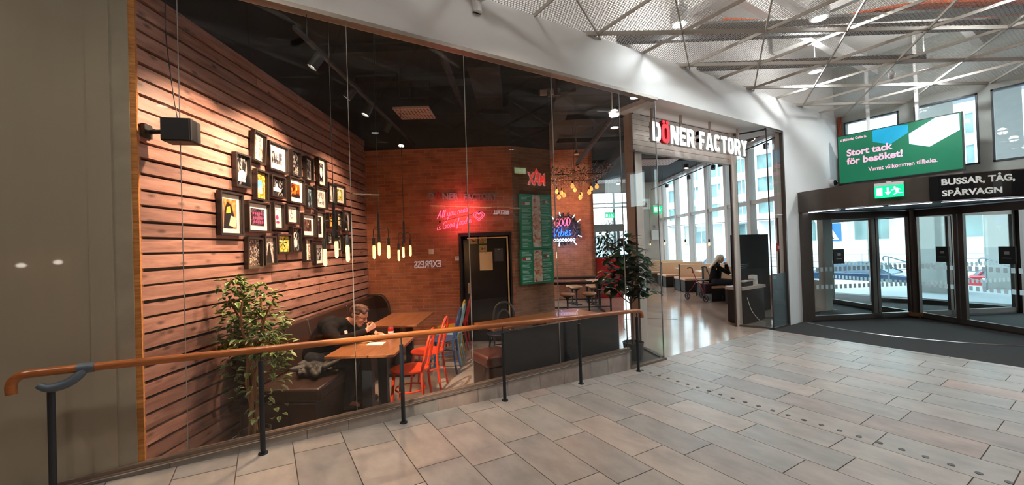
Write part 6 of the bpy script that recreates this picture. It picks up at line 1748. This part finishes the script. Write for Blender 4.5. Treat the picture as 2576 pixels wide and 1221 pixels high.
t = thing('stool', 'dark seat under the person with long pale hair', 'stool', L(5.68, 11.55, 0), RZ); m = MB(); m.bb(-.2, .2, -.2, .2, .0, .36); m.build('base', CHARCOAL, t); m = MB(); m.bb(-.2, .2, -.2, .2, .36, .43); m.build('cushion', STOOL_SEAT, t, bevel=.02)
m = MB(); m.ball((0, 0, 0), .035, 8, (.3, 1, 1)); o = m.build('shoulder_badge', M('yellow_badge', lin(222, 190, 60), .6), wo, loc=(.03, -.205, .92), smooth=True)
for s in (1,): pass
p3, _h = seated_person('person with short dark hair in black top behind the farthest booth', L(5.62, 17.75, .05), RZ - 1.9, M('dark_hair', (.03, .02, .018), .6, var=.3, scale=40), False, DARKCOAT, hands_to_face=False)
t = thing('stool', 'dark seat under the person behind the farthest booth', 'stool', L(5.62, 17.75, 0), RZ); m = MB(); m.bb(-.2, .2, -.2, .2, 0, .40); m.build('base', CHARCOAL, t); m = MB(); m.bb(-.2, .2, -.2, .2, .40, .47); m.build('cushion', TAN, t)

# ================================================================== HALL BEHIND THE VIEWER (seen in the glass)
YB = -4.24
t = thing('burger_sign', 'red burger restaurant sign with white edge on the opposite hall wall', 'sign', (8.98, YB, 3.98), PI)
text('letter_back', 'MAX', .80, .47, emis('sign_white_edge', (1, .9, .85), 4), t, .01, .055, (-.01, -.005, -.01)); text('letter_face', 'MAX', .75, .43, emis('burger_red', (1, .05, .04), 9), t, .02, .018, (.015, -.015, .01))
m = MB(); m.prism([(.24, .36), (.39, .62), (.54, .36), (.49, .36), (.39, .53), (.29, .36)], -.02, 'y', -.015); m.build('roof_mark', emis('burger_red', (1, .05, .04), 9), t)
t = thing('order_sign', 'white lit order lettering on the opposite hall wall', 'sign', (7.27, YB + .13, 2.86), PI); text('lettering', 'BESTÄLL', .63, .17, emis('order_white', (1, 1, 1), 5), t, .01, .012, (0, -.01, 0)); m = MB(); m.bb(-.05, .68, .0, .13, -.06, .24); m.build('back_plate', BLACK, t)
t = thing('express_sign', 'white lit express lettering low on the opposite hall wall', 'sign', (4.74, YB, 1.17), PI); text('lettering', 'EXPRESS', .86, .22, emis('express_white', (1, 1, 1), 4.5), t, .01, .012, (0, -.01, 0)); m = MB(); m.bb(-.05, .92, .0, .02, -.06, .28); m.build('back_plate', BLACK, t)
for x0, x1, z0, z1, lb in ((4.42, 7.81, 2.62, 3.60, 'wide corrugated metal cladding lit by a warm strip on the opposite wall'), (2.14, 2.89, 3.2, 3.58, 'short corrugated metal cladding on the opposite wall')):
    t = thing('corrugated_panel', lb, 'cladding', ((x0 + x1) / 2, YB, (z0 + z1) / 2), PI); w = x1 - x0; m = MB(); n = int(w / .075)
    for k in range(n): m.bb(-w/2 + k * w / n, -w/2 + (k + .6) * w / n, -.03, 0, (z0 - z1) / 2, (z1 - z0) / 2)
    m.build('ribs', M('corrugated_zinc', (.6, .55, .48), .3, .8), t)
    m = MB(); m.bb(-w/2, w/2, -.10, -.07, -.02, .0); m.build('glow_strip', emis('warm_strip', (1, .75, .4), 4), t)
m = MB(); m.bb(-6, 5.4, -.02, 0, 0, 3.9); o = m.build('wall_shopfront_dark', M('opposite_dark_front', (.03, .022, .02), .5), loc=(4.4, YB - .004, 0)); struct(o)
for x, z_, lb in ((-3.18, 1.70, 'bowl pendant lamp hanging in the hall, farther left'), (-2.79, 1.73, 'bowl pendant lamp hanging in the hall, nearer right')):
    t = thing('pendant_lamp', lb, 'pendant lamp', (x, -1.5, z_), 0); m = MB(); m.cyl((0, 0, .03), (0, 0, 2.6), .003, 5); m.build('cord', BLACK, t)
    m = MB(); m.lathe([(.001, -.03), (.04, -.02), (.055, .01), (.03, .03), (.01, .04)], (0, 0, 0), 16); m.build('bowl', emis('bowl_glow', (1, .9, .75), 14), t, smooth=True)
t = thing('partition', 'stepped light wood partition standing in the hall left of the viewer', 'partition', (-3.0, -1.75, 0), 0)
PW = M('light_wood_panel', lin(190, 130, 80), .6, var=.06)
m = MB(); m.prism([(-.5, 0), (.42, 0), (.42, 2.05), (-.5, 2.05), (-.5, 1.72), (-1.1, 1.72), (-1.1, 1.3), (-.5, 1.3)], .05, 'y', 0); m.build('panel', PW, t); m = MB(); m.bb(-.5, .42, -.02, .07, 2.05, 2.09); m.build('cap', WHITE_METAL, t)
exit_sign('exit sign with running figure and arrow hanging in the hall behind the viewer', (-.57, -1.5, 3.93), PI, .34, .17, 'side', emis('exit_green_hall', (.1, .7, .3), 3), emis('exit_white_hall', (.9, 1, .9), 6))
exit_sign('small pale exit sign hanging in the hall before the burger restaurant', (6.08, -1.5, 3.84), PI, .36, .15, 'side', emis('exit_green_pale', (.6, .8, .4), 5), emis('exit_white_hall', (.9, 1, .9), 6))
# adjustable hall spotlight whose beam falls through the glass onto the chairs
t = thing('spotlight', 'white adjustable hall spotlight left behind the viewer', 'spotlight', (-1.5, 1.2, 4.47), 0); m = MB(); m.cyl((0, 0, .0), (0, 0, -.06), .012, 8); m.build('arm', WHITE_METAL, t)
m = MB(); k = len(m.v); R_ = (L(-1.0, 5.0, .2) - Vector((-1.5, 1.2, 4.35))).normalized().to_track_quat('-Z', 'Y').to_matrix(); m.lathe([(.04, .08), (.055, .07), (.055, -.06), (.05, -.06), (.045, -.04), (.001, -.035)], (0, 0, 0), 18); m.v = [tuple(R_ @ Vector(v) + Vector((0, 0, -.12))) for v in m.v]; m.build('head', WHITE_METAL, t, smooth=True)
l_ = lamp('spot_beam', 'SPOT', Vector((-1.5, 1.2, 4.35)) + R_ @ Vector((0, 0, -.12)), 2100, (1, .84, .66), .035, spot=math.radians(17)); aim(l_, L(-1.0, 4.9, .25))
for k, (x, y, tx, ty) in enumerate(((8.9, 2.2, 11.5, 2.9), (8.9, .3, 11.5, .6))):  # extra lamps added to brighten the entrance wall
    t = thing('spotlight', 'white spotlight added to brighten the entrance wall, %s' % ('left one', 'right one')[k], 'spotlight', (x, y, 4.47), 0); m = MB(); m.cyl((0, 0, .0), (0, 0, -.05), .012, 8); m.build('arm', WHITE_METAL, t)
    m = MB(); R_ = (Vector((tx, ty, 3.4)) - Vector((x, y, 4.36))).normalized().to_track_quat('-Z', 'Y').to_matrix(); m.lathe([(.03, .06), (.042, .05), (.042, -.05), (.036, -.05), (.034, -.03), (.001, -.03)], (0, 0, 0), 16); m.v = [tuple(R_ @ Vector(v) + Vector((0, 0, -.09))) for v in m.v]; m.build('head', WHITE_METAL, t, smooth=True)
    l_ = lamp('spot_beam', 'SPOT', Vector((x, y, 4.38)) + R_ @ Vector((0, 0, -.08)), 7, (.95, .98, 1), .05, spot=math.radians(115)); aim(l_, (tx, ty, 3.5))
# hall downlights above the mesh
HM = M('downlight_housing', (.7, .7, .7), .4)
dl = None
for k, (x, y) in enumerate([(4.84, 3.30), (6.41, 2.28), (8.40, 3.08), (10.2, 2.08), (7.6, .6)] + HALL_SPOTS):
    lb = ['round downlight above the mesh nearest the white facade', 'bright round downlight above the mesh in the middle of the ceiling', 'ring-shaped downlight above the mesh near the entrance opening', 'thin ring downlight above the mesh close to the entrance wall', 'round downlight above the mesh right of the cable tray'] [k] if k < 5 else ('round downlight over the grey wall end of the ramp', 'round downlight over the ramp by the facade, middle', 'round downlight over the ramp by the facade, nearer the entrance', 'round downlight behind the viewer at the grey end', 'round downlight behind the viewer, middle one', 'round downlight behind the viewer toward the entrance')[k - 5]
    z_ = 4.68
    t = thing('downlight', lb, 'downlight', (x, y, z_), 0, 'round downlights of the hall ceiling')
    m = MB(); m.lathe([(.09, .0), (.11, .0), (.115, .02), (.11, .22), (.001, .22)], (0, 0, 0), 24); m.build('housing', HM, t, smooth=True)
    m = MB(); m.lathe([(.001, -.006), (.085, -.006), (.085, -.001), (.001, -.001)], (0, 0, 0), 24); m.build('lens', emis('downlight_lens', (1, .95, .88), 9), t)
    m = MB(); m.cyl((0, 0, .22), (0, 0, 1.0), .008, 6); m.build('hanger', HM, t)
    if k < 5: lamp('downlight_beam', 'AREA', (x, y, z_ - .012), 24 if k == 0 else (50 if k == 2 else 130), (.88, .97, 1.0), .17, spread=2.95)
    if k < 8: lamp('ceiling_fill_light', 'POINT', (x, y, z_ + .34), 32, (.98, .98, .95), .12)  # added lights over the fixtures, brightening the slab above the mesh
# linear fixture near the facade and pipe fixture
t = thing('ceiling_bracket', 'white cylindrical bracket with red wires on the facade below the ceiling', 'bracket', (2.02, 3.82, 4.42), 0)
m = MB(); m.cyl((0, -.02, -.12), (0, -.02, .02), .05, 18); m.bb(-.05, .05, -.02, .0, -.12, .02); m.build('cup', WHITE_METAL, t, smooth=True)
m = MB(); rr_ = random.Random(3)
for k in range(3): m.tube(crom([(0, -.04, .02), (rr_.uniform(-.1, .1), -.15, .1), (rr_.uniform(-.15, .15), -.25, .02), (rr_.uniform(-.1, .1), -.1, .06), (.12, -.2, .10)], 5), .003, 5)
m.build('wires', M('red_wire', lin(170, 50, 34), .5), t); m = MB(); m.bar((0, -.05, .0), (.25, -.4, .06), .05, .03); m.build('arm', WHITE_METAL, t)
t = thing('spot_bracket', 'ring lamp with bare bracket at the glass corner under the facade', 'lamp', (4.62, 4.35, 3.86), 0)
m = MB(); m.tube([(.06 * math.cos(u), .06 * math.sin(u), -.08) for u in [2 * PI * k / 18 for k in range(18)]], .012, 6, closed=True); m.build('ring', WHITE_METAL, t, smooth=True)
m = MB(); m.lathe([(.001, -.085), (.045, -.085), (.045, -.08), (.001, -.08)], (0, 0, 0), 16); m.build('lens', emis('corner_lamp', (1, .9, .75), 5), t)
m = MB(); m.bar((.0, 0, -.08), (.12, .1, -.02), .012, .012); m.bar((-.05, 0, -.08), (-.35, -.03, -.13), .01, .01); m.cyl((.05, .05, -.07), (.05, .05, .85), .01, 6); m.build('bracket', WHITE_METAL, t)

# ================================================================== OUTSIDE
SNOW = M('pale_paving', (.40, .43, .46), .8, var=.10, scale=.6)
ASPH = M('pale_road', (.46, .49, .52), .85, var=.08, scale=.3)
m = MB(); m.prism([(11.75, -30), (19.5, -30), (19.5, 14), (14.5, 18), (13.2, 8.5), (11.75, 5)], .3, 'z', -.32); struct(m.build('ground_plaza', SNOW))
m = MB(); m.bb(-10, 130, -80, 120, -1.2, -1.05); struct(m.build('ground_street', ASPH))
m = MB(); m.bb(13.3, 15.0, -1.0, 6.5, -.02, -.012); struct(m.build('ground_outer_mat', M('outer_mat', (.13, .13, .135), .9, var=.2, scale=60)))
m = MB()
for k in range(16): m.bb(14.2 + k * .045, 14.22 + k * .045, 2.4, 3.7, -.012, -.004)
struct(m.build('ground_drain_grate', DARK_METAL))
# building across the street
BWHITE = M('white_render', (.86, .88, .88), .7, var=.04, scale=.2)
BGLASS = M('teal_window_glass', (.16, .27, .28), .12, var=.4, scale=.4)
bd = thing('building', 'large white office building with rows of windows and slanted struts across the street', 'building', (60, 0, -1.05), 0)
ZB = 1.05
m = MB(); y0b, y1b = -30, 52
zr = [(5.2, 7.3), (8.3, 10.4), (11.5, 13.6)]
cols_y = [y for y in [(-28 + 3.7 * i) for i in range(21)]]
prev = 4.3
for z0, z1 in zr + [(16.5, 16.5)]:
    m.bb(0, 1.0, y0b, y1b, prev + ZB, z0 + ZB); prev = z1
for z0, z1 in zr:
    ye = y0b
    for y in cols_y:
        m.bb(0, 1.0, ye, y, z0 + ZB, z1 + ZB); ye = y + 2.1
    m.bb(0, 1.0, ye, y1b, z0 + ZB, z1 + ZB)
m.bb(3.0, 3.6, y0b, y1b, 0, 4.4 + ZB); m.bb(0, 3.2, y0b, y1b, 4.2 + ZB, 4.4 + ZB); m.bb(-.3, .3, y0b, y1b, 0, 2.0); m.bb(-.6, 1, y0b, y1b, 16.3 + ZB, 17.2 + ZB)
m.build('facade', BWHITE, bd)
for z0, z1 in zr:
    for y in cols_y:
        m = MB(); m.bb(.35, .45, y, y + 2.1, z0 + ZB, z1 + ZB); m.mat(1).bb(.28, .36, y + .6, y + .72, z0 + ZB, z1 + ZB); m.bb(.28, .36, y, y + 2.1, z0 + ZB, z0 + .1 + ZB); m.build('window', [BGLASS, BWHITE], bd)
for k in range(10):
    y = -28 + 7.4 * k
    m = MB(); m.bb(2.9, 3.0, y, y + 3.2, 1.2 + ZB, 4.0 + ZB); m.mat(1).bb(2.85, 2.95, y + 1.5, y + 1.65, 1.2 + ZB, 4.0 + ZB); m.build('ground_window', [BGLASS, BWHITE], bd)
    m = MB(); m.bar((.5, y + 4.0, 1.0), (.5, y + 6.4, 4.4 + ZB), .7, .6, (1, 0, 0)); m.build('slanted_strut', BWHITE, bd)
    m = MB(); m.bb(.2, .8, y + 3.2, y + 3.8, .5, 4.4 + ZB); m.build('column', BWHITE, bd)
# low wall, street railings
def railing(label, p, q, h=1.0, posts=8, zb=0.0, cat='railing', mat=None):
    t = thing('street_railing', label, cat, (p[0], p[1], zb), 0); mt = mat or M('galvanised_rail', lin(120, 128, 134), .4, .6)
    d = Vector((q[0] - p[0], q[1] - p[1], (q[2] - p[2]) if len(p) > 2 else 0))
    for zz in (h, h * .66, h * .33):
        m = MB(); m.tube([(0, 0, zz), d + Vector((0, 0, zz))], .025, 8); m.build('bar', mt, t)
    for k in range(posts):
        c_ = d * (k / (posts - 1)); m = MB(); m.cyl(c_, c_ + Vector((0, 0, h)), .022, 8); m.build('post', mt, t)
railing('long grey street railing seen through the tall restaurant windows', (27, 4.0), (27, 46.0), 1.0, 22, -1.05)
railing('second grey railing farther across the street', (45, -5.0), (45, 60.0), 1.1, 22, -1.05)
def stair_rail(label, x, y, x2, y2, drop):
    t = thing('stair_handrail', label, 'handrail', (x, y, -.02), 0); mt = M('galvanised_rail', lin(120, 128, 134), .4, .6)
    d = Vector((x2 - x, y2 - y, -drop)); m = MB()
    m.tube(crom([(0, .12, .78), (0, .14, .90), (0, .02, .95), tuple(d * .25 + Vector((0, 0, .92))), tuple(d + Vector((0, 0, .92)))], 4), .022, 8); m.build('rail', mt, t, smooth=True)
    for f_ in (0, .5, 1):
        c_ = d * f_; m = MB(); m.cyl(c_, c_ + Vector((0, 0, .93)), .02, 8); m.build('post', mt, t)
stair_rail('grey bent stair handrail outside behind the narrow door leaf', 19.2, 5.05, 19.6, 2.6, .9)
stair_rail('sloping stair handrail outside behind the right door leaf', 18.2, 2.6, 16.6, .6, .75)
for x, y, lb in ((17.0, 3.35, 'square grey and cream pillar outside behind the narrow right door leaf'), (19.2, 2.35, 'square pale pillar outside behind the wide right door leaf')):
    t = thing('outdoor_pillar', lb, 'pillar', (x, y, -.02), .15)
    m = MB(); m.bb(-.40, .40, -.42, .42, .25, 6.5); m.build('shaft', M('pillar_render', (.50, .50, .48), .7, var=.04), t)
    m = MB(); m.bb(-.47, .47, -.49, .49, 0, .25); m.build('plinth', M('pillar_stone', (.42, .41, .39), .8), t)
# overhanging roof outside the entrance
m = MB(); m.bb(11.9, 21.5, -30, 4.5, 6.4, 6.7); struct(m.build('roof_canopy_outside', M('canopy_soffit', (.42, .46, .48), .7)))
# pedestrian crossing sign
t = thing('crossing_sign', 'blue square pedestrian crossing sign outside behind the left door leaf', 'traffic sign', (30.0, 10.55, -1.05), -PI / 2 + .1)
m = MB(); m.cyl((0, .03, 0), (0, .03, 3.2), .035, 10); m.build('pole', DARK_METAL, t)
m = MB(); m.bb(-.55, .55, -.02, .02, 2.45, 3.55); m.build('plate', M('sign_blue', lin(40, 104, 176), .5), t)
m = MB(); m.prism([(-.42, 2.55), (.42, 2.55), (0, 3.42)], -.01, 'y', -.02); tri = m.build('triangle', M('sign_white_paint', (.8, .82, .84), .5), t)
m = MB(); m.ball((.0, -.035, 3.1), .05, 8, (1, .2, 1)); m.prism([(-.06, 2.82), (.06, 2.82), (.08, 3.04), (-.08, 3.04)], -.008, 'y', -.03); m.prism([(-.06, 2.84), (-.2, 2.6), (-.14, 2.6), (.0, 2.78), (.14, 2.6), (.2, 2.6), (.06, 2.84)], -.008, 'y', -.03); m.build('walker_symbol', BLACK, tri)
# cars
def car(label, loc, rz, paintm, ln=4.3, h=1.46, wd=1.76):
    t = thing('car', label, 'car', loc, rz)
    low = [(-.50, .20), (-.515, .42), (-.50, .62), (-.485, .68), (-.36, .70), (.20, .685), (.30, .655), (.47, .56), (.505, .48), (.51, .25), (.49, .18)]
    m = MB(); pts = [(x * ln, z * 1.0 * h / 1.0 * .98) for x, z in low]; n = len(pts)
    vs = []; secs = [(-wd/2, .92), (-wd/2 + .06, 1.0), (wd/2 - .06, 1.0), (wd/2, .92)]
    for y, k in secs: vs += [(x * (1 if k == 1 else .985), y, .22 + (z - .22) * k) for x, z in pts]
    fs = [tuple(range(n)), tuple(range(4 * n - 1, 3 * n - 1, -1))]
    for s in range(3):
        for i in range(n): j = (i + 1) % n; fs.append((s * n + i, s * n + j, (s + 1) * n + j, (s + 1) * n + i))
    m.add(vs, fs); m.build('body', paintm, t, smooth=True)
    cab = [(-.47, .66), (-.44, .80), (-.36, .955), (-.25, 1.0), (-.02, .995), (.06, .95), (.235, .665)]; n = len(cab)
    m = MB(); vs = []
    for y, k, tt in ((-wd/2 + .05, 0, 1), (-wd/2 + .22, 1, 1), (wd/2 - .22, 1, 1), (wd/2 - .05, 0, 1)):
        vs += [(x * ln, y, (z if k else .66 + (z - .66) * .06) * h) for x, z in cab]
    fs = []
    for s in range(3):
        for i in range(n - 1): fs.append((s * n + i, s * n + i + 1, (s + 1) * n + i + 1, (s + 1) * n + i))
    fs += [tuple(range(n)), tuple(range(4 * n - 1, 3 * n - 1, -1))]
    m.add(vs, fs); m.build('cabin_glass', M('car_glass', (.05, .09, .13), .35, var=.1), t, smooth=True)
    m = MB(); m.bb(-.34 * ln, .02 * ln, -wd/2 + .25, wd/2 - .25, h * .99, h * 1.005); m.build('roof_panel', paintm, t)
    m = MB()
    for s in (-1, 1):
        for x0, z0, x1, z1 in ((.06, .95, .235, .67), (-.16, .99, -.15, .67), (-.36, .95, -.43, .70)): m.bar((x0 * ln, s * (wd/2 - .21), z0 * h), (x1 * ln, s * (wd/2 - .05), z1 * h), .05, .05)
    m.build('roof_pillars', paintm, t)
    for x in (-.31, .31):
        for s in (-1, 1):
            m = MB(); m.cyl((x * ln, s * (wd/2 - .17), .31), (x * ln, s * (wd/2 + .01), .31), .31, 20); w_ = m.build('wheel', TYRE, t, smooth=True)
            m = MB(); m.cyl((x * ln, s * (wd/2 + .005), .31), (x * ln, s * (wd/2 + .02), .31), .19, 12); m.build('rim', CHROME, w_)
    m = MB(); m.box((.495 * ln, wd/2 - .3, .78), (.06, .3, .1)); m.box((.495 * ln, -wd/2 + .3, .78), (.06, .3, .1)); m.build('headlights', PAPER, t)
    m = MB(); m.box((.1 * ln, -wd/2 - .07, 1.02), (.1, .16, .1)); m.box((.1 * ln, wd/2 + .07, 1.02), (.1, .16, .1)); m.build('mirrors', paintm, t)
    return t
car('dark blue hatchback parked outside behind the left door leaf', (25.0, 7.3, -1.05), -PI / 2, M('car_blue', (.02, .05, .10), .25, .3, coat=.6))
car('red car parked outside at the far right edge', (25.5, 1.9, -1.05), -PI / 2, M('car_red', (.5, .02, .03), .25, .2, coat=.6))
car('silver car standing outside seen past the leftmost door post', (29.0, 16.2, -1.05), -PI / 2, M('car_silver', (.35, .37, .40), .3, .5, coat=.5))
# bare winter trees beyond the far windows
for k, (b, a) in enumerate(((3.6, 34), (5.6, 37), (7.8, 33))):
    t = thing('bare_tree', ('leafless street tree beyond the far windows, left', 'leafless street tree beyond the far windows, middle', 'leafless street tree beyond the far windows, right')[k], 'tree', L(b, a, -1.05), k)
    m = MB(); rr_ = random.Random(40 + k)
    def br(p, d, l_, r, n):
        q = p + d * l_; m.tube([p, p.lerp(q, .5) + Vector((rr_.uniform(-.1, .1), rr_.uniform(-.1, .1), 0)) * l_, q], [r, r * .85, r * .65], 5)
        if n:
            for _ in range(3): br(q, (d + Vector((rr_.uniform(-.8, .8), rr_.uniform(-.8, .8), rr_.uniform(-.1, .5)))).normalized(), l_ * .68, r * .6, n - 1)
    br(Vector((0, 0, 0)), Vector((0, 0, 1)), 1.9, .12, 4); m.build('branches', flat('bark_grey', 96, 88, 84), t)
m = MB(); m.prism([(0, 0), (60, 0), (60, 3.2), (48, 5.2), (36, 3.8), (22, 6.0), (10, 4.0), (0, 4.8)], 2, 'y', 0)
o = m.build('hill_far', M('hazy_hill', (.42, .46, .48), .9, var=.2, scale=.3), loc=L(-25, 75, -1.05), rot=(0, 0, RZ)); struct(o)
